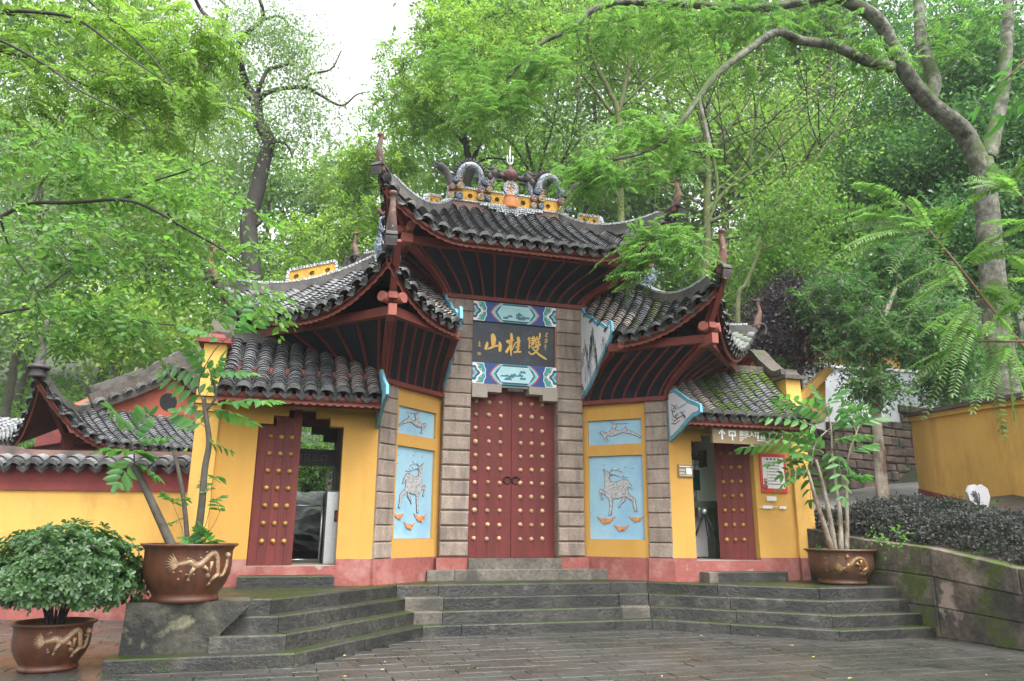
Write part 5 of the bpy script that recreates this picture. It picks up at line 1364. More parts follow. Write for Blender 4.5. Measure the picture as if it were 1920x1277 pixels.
# old stone wall with whitewashed wall above
SA, SB = V2((6.3, 18.55)), V2((13.9, 23.0))
sw_ = empty('old_stone_wall', (SA.x, SA.y, 0), math.atan2(SB.y - SA.y, SB.x - SA.x), 'dark old stone block wall beyond the ramp, below the white wall', 'wall')
SLn = (SB - SA).length
mb = MB(); mb.box(0, SLn, .06, .5, 1.8, 3.95); mb.build('wall_core', M['walldark'], sw_)
zr_ = 1.75; r = 0
while zr_ < 5.2:
    hh = RNG.uniform(.20, .30); x = -RNG.uniform(0, .3)
    while x < SLn:
        ww = RNG.uniform(.28, .72); top = np.interp(x, [0, 2.2, 2.5, 3.6, 3.9, 5.4, 5.7, 8.8], [4.05, 4.1, 4.3, 4.3, 4.6, 4.62, 5.0, 5.25])
        g0 = RAMPZ(SA.x + (SB.x - SA.x) * x / SLn, SA.y + (SB.y - SA.y) * x / SLn)
        if zr_ + hh < top + .1 and zr_ + hh > g0 - .1:
            mb = MB(); f = RNG.uniform(-.05, .03); c = .03
            x0, x1, z0, z1 = x + .012, x + ww - .012, zr_ + .01, zr_ + hh - .01; jz = RNG.uniform(-.02, .02, 4)
            vs = [(x0, .2, z0), (x1, .2, z0), (x1, .2, z1), (x0, .2, z1), (x0, f + c, z0 + jz[0]), (x1, f + c, z0 + jz[1]), (x1, f + c, z1 + jz[2]), (x0, f + c, z1 + jz[3]),
                  (x0 + c, f, z0 + c), (x1 - c, f + RNG.uniform(-.02, .02), z0 + c), (x1 - c, f, z1 - c), (x0 + c, f + RNG.uniform(-.02, .02), z1 - c)]
            mb.add(vs, [(0, 1, 5, 4), (1, 2, 6, 5), (2, 3, 7, 6), (3, 0, 4, 7), (4, 5, 9, 8), (5, 6, 10, 9), (6, 7, 11, 10), (7, 4, 8, 11), (8, 9, 10, 11)])
            mb.build('wall_stone', M['wallstone'], sw_)
        x += ww
    zr_ += hh; r += 1
wl = empty('white_wall', (SA.x, SA.y, 0), math.atan2(SB.y - SA.y, SB.x - SA.x), 'whitewashed wall standing on the old stone wall on the right', 'wall')
mb = MB(); mb.hexa([(1.75, .10, 3.6), (12, .10, 3.6), (12, .34, 3.6), (1.75, .34, 3.6)], [(1.75, .10, 5.72), (12, .10, 6.5), (12, .34, 6.5), (1.75, .34, 5.72)]); mb.build('wall_body', M['whitewall'], wl)
mb = MB(); mb.hexa([(1.7, .02, 5.724), (12, .02, 6.504), (12, .42, 6.504), (1.7, .42, 5.724)], [(1.7, .02, 5.80), (12, .02, 6.58), (12, .42, 6.58), (1.7, .42, 5.80)]); mb.build('wall_coping', M['white'], wl)
yb = empty('stair_parapet', (0, 0, 0), 0, 'short yellow parapet with sloping coping left of the white wall', 'wall')
Q = lambda px, py, y: at(px, py, y)
mb = MB(); pl = [Q(1492, 800, 18), Q(1548, 790, 18), Q(1548, 705, 18), Q(1535, 702, 18), Q(1500, 742, 18), Q(1492, 750, 18)]
mb.prism([(p.x, p.z) for p in pl], lambda a, d, z: (a, 18 - d, z), .0, -.4); mb.build('parapet_wall', M['yellow_old'], yb)
mb = MB(); mb.path_bar([Q(1488, 757, 18), Q(1505, 742, 18), Q(1550, 696, 18)], .5, .16); mb.build('parapet_coping', M['yellow_old'], yb)
fy = empty('upper_yellow_wall', (0, 0, 0), 0, 'distant yellow wall showing between leaves above the white wall', 'wall')
mb = MB(); a, b = Q(1505, 690, 23.5), Q(1690, 690, 25); mb.hexa([(a.x, a.y, 4.5), (b.x, b.y, 4.5), (b.x, b.y + .3, 4.5), (a.x, a.y + .3, 4.5)], [(a.x, a.y, 7.7), (b.x, b.y, 7.9), (b.x, b.y + .3, 7.9), (a.x, a.y + .3, 7.7)]); mb.build('wall_body', M['yellow_old'], fy)
mb = MB(); mb.hexa([(a.x, a.y - .1, 7.7), (b.x, b.y - .1, 7.9), (b.x, b.y + .4, 7.9), (a.x, a.y + .4, 7.7)], [(a.x, a.y, 7.9), (b.x, b.y, 8.1), (b.x, b.y + .3, 8.1), (a.x, a.y + .3, 7.9)]); mb.build('wall_coping', M['ridgegrey'], fy)
# curved yellow wall at the right edge
cw = empty('curved_yellow_wall', (0, 0, 0), 0, 'curved yellow wall with mossy coping at the right edge above the hedge', 'wall')
cp = smooth_path([(9.62, 17.6, 0), (9.45, 16.6, 0), (9.2, 15.2, 0), (8.95, 13.7, 0), (9.0, 12.0, 0), (9.5, 10.0, 0), (10.5, 7.8, 0)], 5)
zb = lambda y: float(np.interp(y, [7, 12.5, 14.5, 17.6], [1.2, 1.5, 1.85, 2.30])); zt = lambda y: float(np.interp(y, [7, 12.5, 14.5, 17.6], [3.2, 3.55, 3.72, 3.98]))
def strip(o0, o1, zf0, zf1, nm, m):
    mb = MB(); ring = []
    for i, p in enumerate(cp):
        d = (cp[min(i + 1, len(cp) - 1)] - cp[max(i - 1, 0)]).normalized(); n = Vector((d.y, -d.x, 0))
        ring.append([p + n * o0 + Vector((0, 0, zf0(p.y))), p + n * o0 + Vector((0, 0, zf1(p.y))), p + n * o1 + Vector((0, 0, zf1(p.y))), p + n * o1 + Vector((0, 0, zf0(p.y)))])
    fs = []; vs = [q for r_ in ring for q in r_]
    for i in range(len(ring) - 1):
        for k in range(4): fs.append((4 * i + k, 4 * i + (k + 1) % 4, 4 * i + 4 + (k + 1) % 4, 4 * i + 4 + k))
    fs += [(0, 1, 2, 3), tuple(len(vs) - 4 + k for k in (3, 2, 1, 0))]
    mb.add(vs, fs); return mb.build(nm, m, cw)
strip(-.15, .15, lambda y: zb(y) - .8, zt, 'wall_body', M['yellow_old'])
strip(-.17, .17, lambda y: zb(y) - .7, lambda y: zb(y) + .12, 'wall_plinth', M['redwall'])
strip(-.22, .22, lambda y: zt(y) + .002, lambda y: zt(y) + .10, 'wall_coping', M['yellow_old'])
strip(-.30, .30, lambda y: zt(y) + .102, lambda y: zt(y) + .19, 'coping_slab', M['copemoss'])
# white rounded tablet by the hedge
tb = MB(); c = at(1836, 940, 12.9) + Vector((0, 0, .06))
ol = [(-.17, -.05), (-.20, .10), (-.14, .20), (-.05, .22), (.0, .19), (.06, .22), (.16, .15), (.18, .0), (.12, -.16), (.02, -.26), (-.04, -.22), (-.02, -.08), (-.08, -.12)]
tb.prism(ol, lambda a, d, z: (c.x + a, c.y - d, c.z + z), .03, -.03)
tbo = tb.build('stone_tablet', M['tabletstone'])
tk = MB()
for q in range(9):
    x_ = RNG.uniform(-.14, .02); z_ = RNG.uniform(-.02, .12); tk.tube([(c.x - .03, c.y - .034, c.z - .2), (c.x + x_ * .6, c.y - .034, c.z + z_ * .3), (c.x + x_, c.y - .034, c.z + z_)], [.006, .006, .012], 4)
tk.build('plant_drawing', M['ink'], tbo)['kind'] = 'stuff'
tag(tbo, 'white rounded stone tablet standing in the hedge by the curved wall', 'tablet')
for (px, y0, y1, yy, rr, lb) in ((1506, 838, 915, 14.6, .045, 'thin white pipe standing behind the notice at the gate end'),):
    a, b = at(px, y1, yy), at(px, y0, yy); mb = MB(); mb.tube([a - Vector((0, 0, .3)), b], rr, 8); mb.tube([b - Vector((0, 0, .06)), b + Vector((0, 0, .02))], rr * 1.3, 8); mb.tube([a, a + Vector((0, 0, .08))], rr * 1.3, 8)
    tag(mb.build('drain_pipe', M['white']), lb, 'pipe')

# ------------------------------------------------------------------ things at the doors
def GL(nm, loc, lab, cat, rz=0):
    o = empty(nm, GM @ Vector(loc), GYAW + rz, lab, cat); return o
def font(txt, size, parent, m, loc, nm='lettering', ext=.001, rot=None, bold=0):
    cu = bpy.data.curves.new(nm, 'FONT'); cu.body = txt; cu.size = size; cu.extrude = ext; cu.offset = bold
    o = bpy.data.objects.new(nm, cu); COL.objects.link(o)
    dg = bpy.context.evaluated_depsgraph_get(); me = bpy.data.meshes.new_from_object(o.evaluated_get(dg))
    bpy.data.objects.remove(o); bpy.data.curves.remove(cu)
    me.materials.clear(); me.materials.append(m)
    q = link(nm, me, parent); q.location = loc; q.rotation_euler = rot or (PI / 2, 0, 0)
    return q
# overhead bronze sign in front of the right door
sg = GL('entrance_sign', (3.0, -1.45, 2.83), 'bronze overhead sign with white arrow and entrance characters over the right door', 'sign')
mb = MB(); mb.box(0, 1.52, -.035, .035, 0, .275); mb.build('sign_board', M['sign'], sg)
mb = MB(); mb.box(.45, 1.1, .0, .25, .275, .31); mb.build('sign_bracket', M['sign'], sg)
ic = MB(); fs_ = lambda a, d, z: (a, -.035 - d, z)
ic.prism([(.175, .235), (.105, .155), (.13, .145), (.162, .185), (.162, .06), (.188, .06), (.188, .185), (.22, .145), (.245, .155)], fs_, .002, -.001)
ic.prism([(.30, .215), (.44, .215), (.44, .12), (.41, .12), (.41, .185), (.33, .185), (.33, .12), (.30, .12)], fs_, .002, -.001)
ic.prism([(.37, .17), (.325, .115), (.36, .12), (.36, .05), (.38, .05), (.38, .12), (.415, .115)], fs_, .002, -.001)
for bx in (.86, .93, .98):
    ic.prism([(bx - .016, .15), (bx + .016, .15), (bx + .02, .09), (bx - .02, .09)], fs_, .002, -.001); ic.prism([(bx + .014 * math.cos(t), .172 + .014 * math.sin(t)) for t in np.linspace(0, 2 * PI, 9)[:-1]], fs_, .002, -.001)
ic.prism([(.84, .075), (1.0, .075), (1.0, .062), (.84, .062)], fs_, .002, -.001)
ic.build('sign_icons', M['signwhite'], sg)
font('景区入口', .098, sg, M['signwhite'], (.50, -.0365, .135), 'sign_lettering', bold=.002)
font('检票口', .098, sg, M['signwhite'], (1.06, -.0365, .135), 'sign_lettering', bold=.002)
mb = MB()                                                       # the fine lines under the characters, too small to read
for x0, x1, z in ((.505, .64, .100), (.505, .58, .075), (.505, .545, .050), (1.065, 1.20, .100), (1.065, 1.13, .075)): mb.box(x0, x1, -.0385, -.034, z, z + .010)
mb.build('sign_small_print', M['signwhite'], sg)
# small brown plate
pl_ = GL('wall_plate', (2.555, -1.085, 2.29), 'small brown information plate on the yellow jamb left of the right door', 'sign')
mb = MB(); mb.box(0, .27, -.012, .012, 0, .20); mb.build('plate', M['sign'], pl_)
mb = MB()
for z, x1 in ((.165, .23), (.12, .12), (.10, .12), (.07, .11), (.05, .12), (.025, .24)): mb.box(.02, x1, -.0145, -.011, z, z + (.014 if z > .15 else .006))
mb.box(.145, .245, -.0140, -.011, .045, .145); mb.build('plate_print', M['signwhite'], pl_)
# notice poster on the right
po = GL('notice_poster', (4.13, -1.083, 2.07), 'red bordered notice poster on the yellow wall right of the right door', 'poster')
mb = MB(); mb.box(0, .52, -.008, .006, 0, .66); mb.build('poster_sheet', M['red'], po)
mb = MB(); mb.box(.045, .475, -.0105, -.007, .07, .60); mb.build('poster_paper', M['poster'], po)
mb = MB()
for k in range(8):
    z = .50 - k * .052; mb.box(.13, .15, -.0125, -.01, z, z + .016); mb.box(.165, .165 + RNG.uniform(.14, .26), -.0125, -.01, z + .002, z + .014)
for k in range(4): mb.box(.13 + k * .075, .17 + k * .075, -.0125, -.01, .555, .585)
mb.build('poster_print', M['ink'], po)
mb = MB(); mb.ball((.075, -.012, .10), .055, 8, 6, sq=(1, .12, .8)); mb.ball((.09, -.012, .17), .035, 8, 6, sq=(1, .15, 1)); mb.tube([(.06, -.012, .2), (.075, -.012, .235), (.12, -.012, .22)], .012, 5); mb.build('poster_emblem', M['redbase'], po)
st = MB()
for x, z, w, h in ((4.22, 1.93, .19, .075), (4.13, 1.80, .19, .05), (4.06, 1.815, .07, .012), (4.32, 1.825, .10, .01), (4.46, 1.80, .13, .045)): st.box(x, x + w, -1.093, -1.082, z, z + h)
o = st.build('wall_stickers', M['poster']); o.matrix_basis = GM; tag(o, 'row of small white stickers on the yellow wall below the notice poster', 'stickers', kind='stuff')
# turnstile, face scanner and fan inside the right door
ts = GL('tripod_turnstile', (3.16, -.35, .96), 'dark green tripod turnstile inside the right doorway', 'turnstile')
mb = MB(); mb.box(-.12, .62, 0, .5, .86, .98); mb.box(.48, .62, .02, .48, 0, .86); mb.box(-.12, .0, .3, .5, 0, .86); mb.build('cabinet', M['bluegrey'], ts)
mb = MB(); mb.ball((.25, -.04, .80), .07, 8, 6); mb.box(.17, .34, 0, .2, .70, .86); mb.build('hub', M['metal'], ts)
for dx, dz in ((-.26, -.42), (.02, -.68), (.20, -.58)):
    mb = MB(); mb.tube([(.25, -.06, .80), (.25 + dx, -.16, .80 + dz)], [.022, .020], 8); mb.build('turnstile_arm', M['black'], ts)
mb = MB(); mb.box(.0, .48, .28, .30, .02, .7); mb.build('side_panel', M['innerwhite'], ts)
fcn = GL('face_scanner', (3.42, -.10, 1.94), 'dark green face scanner screen on a thin post on the turnstile', 'scanner')
mb = MB(); mb.tube([(0, .02, 0), (0, .02, .2)], .018, 8); mb.build('post', M['metal'], fcn)
mb = MB(); mb.box(-.11, .11, -.01, .03, .2, .56); mb.build('case', M['black'], fcn)
mb = MB(); mb.box(-.095, .095, -.014, -.01, .22, .54); mb.build('screen', M['screen'], fcn)
fa = GL('wall_fan', (3.15, -.45, 2.68), 'dark wall fan tilted down inside the right doorway', 'fan')
Rt = Matrix.Rotation(math.radians(-50), 4, 'X') @ Matrix.Rotation(math.radians(25), 4, 'Y')
mb = MB()
for q in range(18):
    t = 2 * PI * q / 18; mb.tube([Rt @ Vector((.03 * math.cos(t), -.09, .03 * math.sin(t))), Rt @ Vector((.17 * math.cos(t), -.075, .17 * math.sin(t))), Rt @ Vector((.225 * math.cos(t), 0, .225 * math.sin(t))), Rt @ Vector((.12 * math.cos(t), .08, .12 * math.sin(t)))], .004, 3)
for rr, yy in ((.225, 0), (.17, -.075), (.10, -.085)): mb.tube([Rt @ Vector((rr * math.cos(t), yy, rr * math.sin(t))) for t in np.linspace(0, 2 * PI, 22)], .006, 4)
mb.build('fan_cage', M['darkmetal'], fa)
for q in range(3):
    mb = MB(); t = 2 * PI * q / 3; mb.add([Rt @ Vector((.03 * math.cos(t), -.02, .03 * math.sin(t))), Rt @ Vector((.19 * math.cos(t + .1), -.04, .19 * math.sin(t + .1))), Rt @ Vector((.20 * math.cos(t + .8), 0, .20 * math.sin(t + .8))), Rt @ Vector((.05 * math.cos(t + 1.0), 0, .05 * math.sin(t + 1)))], [(0, 1, 2, 3)]); mb.build('fan_blade', M['darkmetal'], fa)
mb = MB(); mb.tube([Rt @ Vector((0, -.06, 0)), Rt @ Vector((0, .14, 0))], .055, 10); mb.bar((.05, .12, .02), (.36, .2, -.02), .04, .05); mb.box(.34, .40, .1, .3, -.14, .16); mb.build('fan_motor', M['black'], fa)
# gate barrier and exit board in the left door
bc = GL('barrier_cabinet', (-3.02, -.40, .91), 'brushed steel barrier cabinet with red no entry mark in the left doorway', 'barrier')
mb = MB(); mb.bbox(-.04, .26, -.15, .9, 0, 1.06, .02); mb.build('cabinet', M['metal'], bc)
mb = MB(); mb.box(-.06, -.041, -.14, .85, .02, 1.04); mb.build('dark_side', M['darkmetal'], bc)
mb = MB(); mb.box(.075, .215, -.158, -.151, .60, .77); pln = mb.build('mark_plate', M['black'], bc)
mb = MB(); mb.tube([(.145 + .05 * math.cos(t), -.160, .685 + .05 * math.sin(t)) for t in np.linspace(0, 2 * PI, 18)], .009, 5); mb.box(.115, .175, -.165, -.158, .677, .693); mb.build('no_entry_mark', M['red'], pln)
mb = MB(); mb.box(-.75, -.06, .10, .112, .12, .86); mb.tube([(-.75, .106, .86), (-.06, .106, .86)], .014, 6); mb.tube([(-.08, .106, .05), (-.08, .106, .86)], .02, 6); mb.build('swing_arm', M['darkmetal'], bc)
for ch_ in list(bc.children):
    if ch_.name.startswith('swing_arm'): bpy.data.objects.remove(ch_)
mb = MB(); mb.tube([(-.78, .106, .84), (-.06, .106, .84)], .014, 6); mb.tube([(-.09, .106, .0), (-.09, .106, .84)], .022, 6); mb.tube([(-.78, .106, .05), (-.09, .106, .05)], .010, 6); mb.build('swing_arm', M['metal'], bc)
ex = GL('exit_board', (-3.98, .55, 2.42), 'dark hanging exit board with grey characters inside the left doorway', 'sign')
mb = MB(); mb.box(0, 1.1, 0, .06, 0, .27); mb.build('sign_board', M['black'], ex)
font('景区出口', .13, ex, M['greypanel'], (.42, -.002, .08), 'sign_lettering')
# rocks and bank behind the left door
def rock(c, s_, seed, lab):
    r_ = np.random.default_rng(seed); mb = MB(); nu, nv = 44, 26; ph = r_.uniform(0, 6, 12)
    P = []
    for i in range(nv + 1):
        row = []
        for j in range(nu + 1):
            a, b = 2 * PI * (j % nu) / nu, PI * i / nv
            d = Vector((math.sin(b) * math.cos(a), math.sin(b) * math.sin(a), math.cos(b)))
            k = 1 + .16 * math.sin(3 * d.x + ph[0]) + .13 * math.sin(5 * d.y + ph[1]) + .10 * math.sin(7 * d.z + 4 * d.x + ph[2]) + .06 * math.sin(11 * d.x - 9 * d.y + ph[3]) + .05 * math.sin(15 * d.z + 8 * d.y + ph[4]) + .035 * math.sin(27 * d.x + 19 * d.z + ph[5]) + .03 * math.sin(33 * d.y - 23 * d.z + ph[6]) + r_.uniform(-.012, .012)
            k = round(k * 14) / 14 * .6 + k * .4
            row.append((c[0] + d.x * s_[0] * k, c[1] + d.y * s_[1] * k, c[2] + d.z * s_[2] * k))
        P.append(row)
    mb.grid(P, smooth=False); return tag(mb.build('boulder', M['rock']), lab, 'boulder')
c = GM @ Vector((-3.5, 2.4, 0)); rock((c.x, c.y, .95), (1.3, .9, .62), 3, 'lower grey green boulder seen through the left doorway')
c = GM @ Vector((-3.0, 3.2, 0)); rock((c.x, c.y, 1.15), (1.8, .9, .72), 8, 'upper wet boulder behind the left doorway under leaves')
# ------------------------------------------------------------------ the wooded hill
def hillz(x, y):
    base = max(0., (y - 17.5) * .36 + .6 * math.sin(x * .21 + y * .13) * min(1, max(0, (y - 17) / 8))) + .6
    left = max(0., (-x - 6) * .02)
    if x > 4.5:
        r = RAMPZ(min(x, 16), min(y, 22)) - .12 if y > 12.9 else -.06
        k = min(1., max(0., (y - 20.5) / 4)); far = max(r, (y - 15) * .40 + 1.6)
        return r * (1 - k) + far * k if y > 13.4 else -.06
    if y < 15.6: return -.06
    k = min(1., (y - 15.6) / 2.5)
    return -.06 * (1 - k) + base * k - left
mb = MB(); G = []
xs_ = [-70, -50, -35, -25] + list(np.arange(-20, 26, 1.5)) + [30, 40, 55, 75]; ys_ = list(np.arange(13.2, 30, 1.2)) + [32, 36, 42, 50, 60, 80, 110]
for x in xs_: G.append([(x, y, hillz(x, y) - (0.25 if x > 4.5 and y < 21 else 0) + RNG.uniform(-.05, .05)) for y in ys_])
mb.grid(G); tag(mb.build('hill', M['earth']), kind='structure')

# ------------------------------------------------------------------ foliage tools
def unit(a): return a / np.maximum(np.linalg.norm(a, axis=-1, keepdims=True), 1e-9)
def leaf_mesh(name, P, D, N, L, W, m, hi=False, fold=.18):
    P, D, N = np.asarray(P, float), unit(np.asarray(D, float)), unit(np.asarray(N, float))
    n = len(P); L = np.broadcast_to(L, (n,))[:, None]; W = np.broadcast_to(W, (n,))[:, None]
    S = unit(np.cross(D, N)); N = np.cross(S, D)
    b = P; t = P + D * L - N * L * .12
    if hi:
        wa, wb = (.30, .52) if m is M['lf_gloss'] else (.5, .40)
        r1 = P + D * L * .30 + S * W * wa + N * W * fold; l1 = P + D * L * .30 - S * W * wa + N * W * fold
        r2 = P + D * L * .72 + S * W * wb + N * (W * fold * .6 - L * .05); l2 = P + D * L * .72 - S * W * wb + N * (W * fold * .6 - L * .05)
        V = np.stack([b, r1, r2, t, l2, l1], 1).reshape(-1, 3); k = 6
        F = (np.arange(n)[:, None] * 6 + np.array([0, 1, 2, 3, 0, 3, 4, 5])).reshape(-1); nf = 2 * n
    else:
        r = P + D * L * .45 + S * W * .5 + N * W * fold; l = P + D * L * .45 - S * W * .5 + N * W * fold
        V = np.stack([b, r, t, l], 1).reshape(-1, 3); k = 4
        F = (np.arange(n)[:, None] * 4 + np.arange(4)).reshape(-1); nf = n
    me = bpy.data.meshes.new(name)
    me.vertices.add(len(V)); me.vertices.foreach_set('co', V.reshape(-1))
    me.loops.add(len(F)); me.loops.foreach_set('vertex_index', F.astype(np.int32))
    me.polygons.add(nf); me.polygons.foreach_set('loop_start', (np.arange(nf) * 4).astype(np.int32))
    try: me.polygons.foreach_set('loop_total', np.full(nf, 4, np.int32))
    except Exception: pass
    me.materials.append(m); me.update(calc_edges=True); me.validate()
    return me
class Leaves:
    def __init__(s): s.P, s.D, s.N, s.L, s.W = [], [], [], [], []
    def add(s, P, D, N, L, W):
        n = len(P); s.P.append(P); s.D.append(D); s.N.append(N); s.L.append(np.broadcast_to(L, (n,)).copy()); s.W.append(np.broadcast_to(W, (n,)).copy())
    def cat(s): return [np.concatenate(a) for a in (s.P, s.D, s.N, s.L, s.W)]
    def build(s, parent, m, hi=False, singles=0, name='foliage', leafname='leaf'):
        if not s.P: return
        P, D, N, L, W = s.cat(); n = len(P)
        if singles:
            d = np.linalg.norm(P - np.array(EYE), axis=1)
            az = np.abs(P[:, 0] / np.maximum(P[:, 1], .1)) < .70
            o = np.argsort(-(L / d) * az); a, rest = o[:singles], o[singles:]
            unitm = leaf_mesh(leafname, [(0, 0, 0)], [(0, 1, 0)], [(0, 0, 1)], 1., .42, m, True)
            Du, Nu = unit(D), unit(N); Su = unit(np.cross(Du, Nu)); Nu = np.cross(Su, Du)
            for i in a:
                k, w = L[i], W[i] / .42
                mw = Matrix(((Su[i, 0] * w, Du[i, 0] * k, Nu[i, 0] * k, P[i, 0]), (Su[i, 1] * w, Du[i, 1] * k, Nu[i, 1] * k, P[i, 1]), (Su[i, 2] * w, Du[i, 2] * k, Nu[i, 2] * k, P[i, 2]), (0, 0, 0, 1)))
                link(leafname, unitm, parent, mw)
        else: rest = np.arange(n)
        if len(rest):
            o = link(name, leaf_mesh(name, P[rest], D[rest], N[rest], L[rest], W[rest], m, hi), parent)
            tag(o, kind='stuff')
def rdir(n, up=0.): 
    v = RNG.normal(size=(n, 3)); v[:, 2] += up; return unit(v)
def cluster(lv, c, n, spread, size, asp=.5, flat=.35, droop=-.25):
    """loose clump of leaves around a point, blades mostly facing the light"""
    P = np.array(c) + RNG.normal(size=(n, 3)) * np.array([spread, spread, spread * .65])
    D = rdir(n, droop); N = rdir(n, 1.1); L = size * RNG.uniform(.65, 1.25, n)
    lv.add(P, D, N, L, L * asp * RNG.uniform(.8, 1.2, n))
def spray(lv, mb, p, d, L, n, size, asp=.45, droop=.25, r=.004):
    """a twig with alternate leaves held in one drooping plane"""
    p = np.array(p); d = unit(np.array(d, float)); up = unit(np.array([0, 0, 1.]) + RNG.normal(size=3) * .3); s_ = unit(np.cross(d, up))
    t = np.linspace(.12, 1, n); pts = p + d * (t * L)[:, None] - np.array([0, 0, 1.]) * (droop * L * t ** 2)[:, None]
    sg = np.where(np.arange(n) % 2 == 0, 1., -1.)[:, None]
    D = unit(d * .55 + s_ * sg * .85 + RNG.normal(size=(n, 3)) * .2 + np.array([0, 0, -.22])); D[-1] = unit(d + np.array([0, 0, -.3]))
    N = unit(up + RNG.normal(size=(n, 3)) * .38)
    Ls = size * RNG.uniform(.7, 1.2, n) * np.interp(t, [0, .3, .8, 1], [.75, 1, 1, .85])
    lv.add(pts, D, N, Ls, Ls * asp * RNG.uniform(.85, 1.15, n))
    if mb is not None: mb.tube([tuple(p)] + [tuple(q) for q in pts[1::max(1, n // 3)]], [r] + [r * .6] * len(pts[1::max(1, n // 3)]), 3, cap=False)
def frond(lv, mb, p, d, L, pairs, size, asp=.30, droop=.3, r=.004, roll=.25):
    """a pinnate leaf: paired leaflets along a drooping stalk"""
    p = np.array(p, float); d = unit(np.array(d, float)); up = unit(np.array([0, 0, 1.]) + RNG.normal(size=3) * roll); s_ = unit(np.cross(d, up)); up = np.cross(s_, d)
    t = np.linspace(.16, .97, pairs); c = p + d * (t * L)[:, None] - np.array([0, 0, 1.]) * (droop * L * t ** 2)[:, None]
    td = unit(d - np.array([0, 0, 1.]) * (2 * droop * t)[:, None])
    for sg in (1, -1):
        D = unit(td * .45 + s_ * sg + np.array([0, 0, -.22]) + RNG.normal(size=(pairs, 3)) * .10)
        Ls = size * np.interp(t, [0, .35, .75, 1], [.75, 1, .95, .6]) * RNG.uniform(.9, 1.1, pairs)
        lv.add(c, D, unit(up + s_ * sg * .15 + RNG.normal(size=(pairs, 3)) * .18), Ls, Ls * asp)
    lv.add(c[-1:], td[-1:], up[None], np.array([size * .8]), np.array([size * .8 * asp]))
    if mb is not None: mb.tube([tuple(p)] + [tuple(q) for q in c[1::3]] + [tuple(c[-1])], [r] + [r * .6] * (len(c[1::3]) + 1), 3, cap=False)
def ellip(c, r, n):
    v = RNG.normal(size=(n, 3)); v = unit(v) * (RNG.uniform(0, 1, (n, 1)) ** .45); return np.array(c) + v * np.array(r)

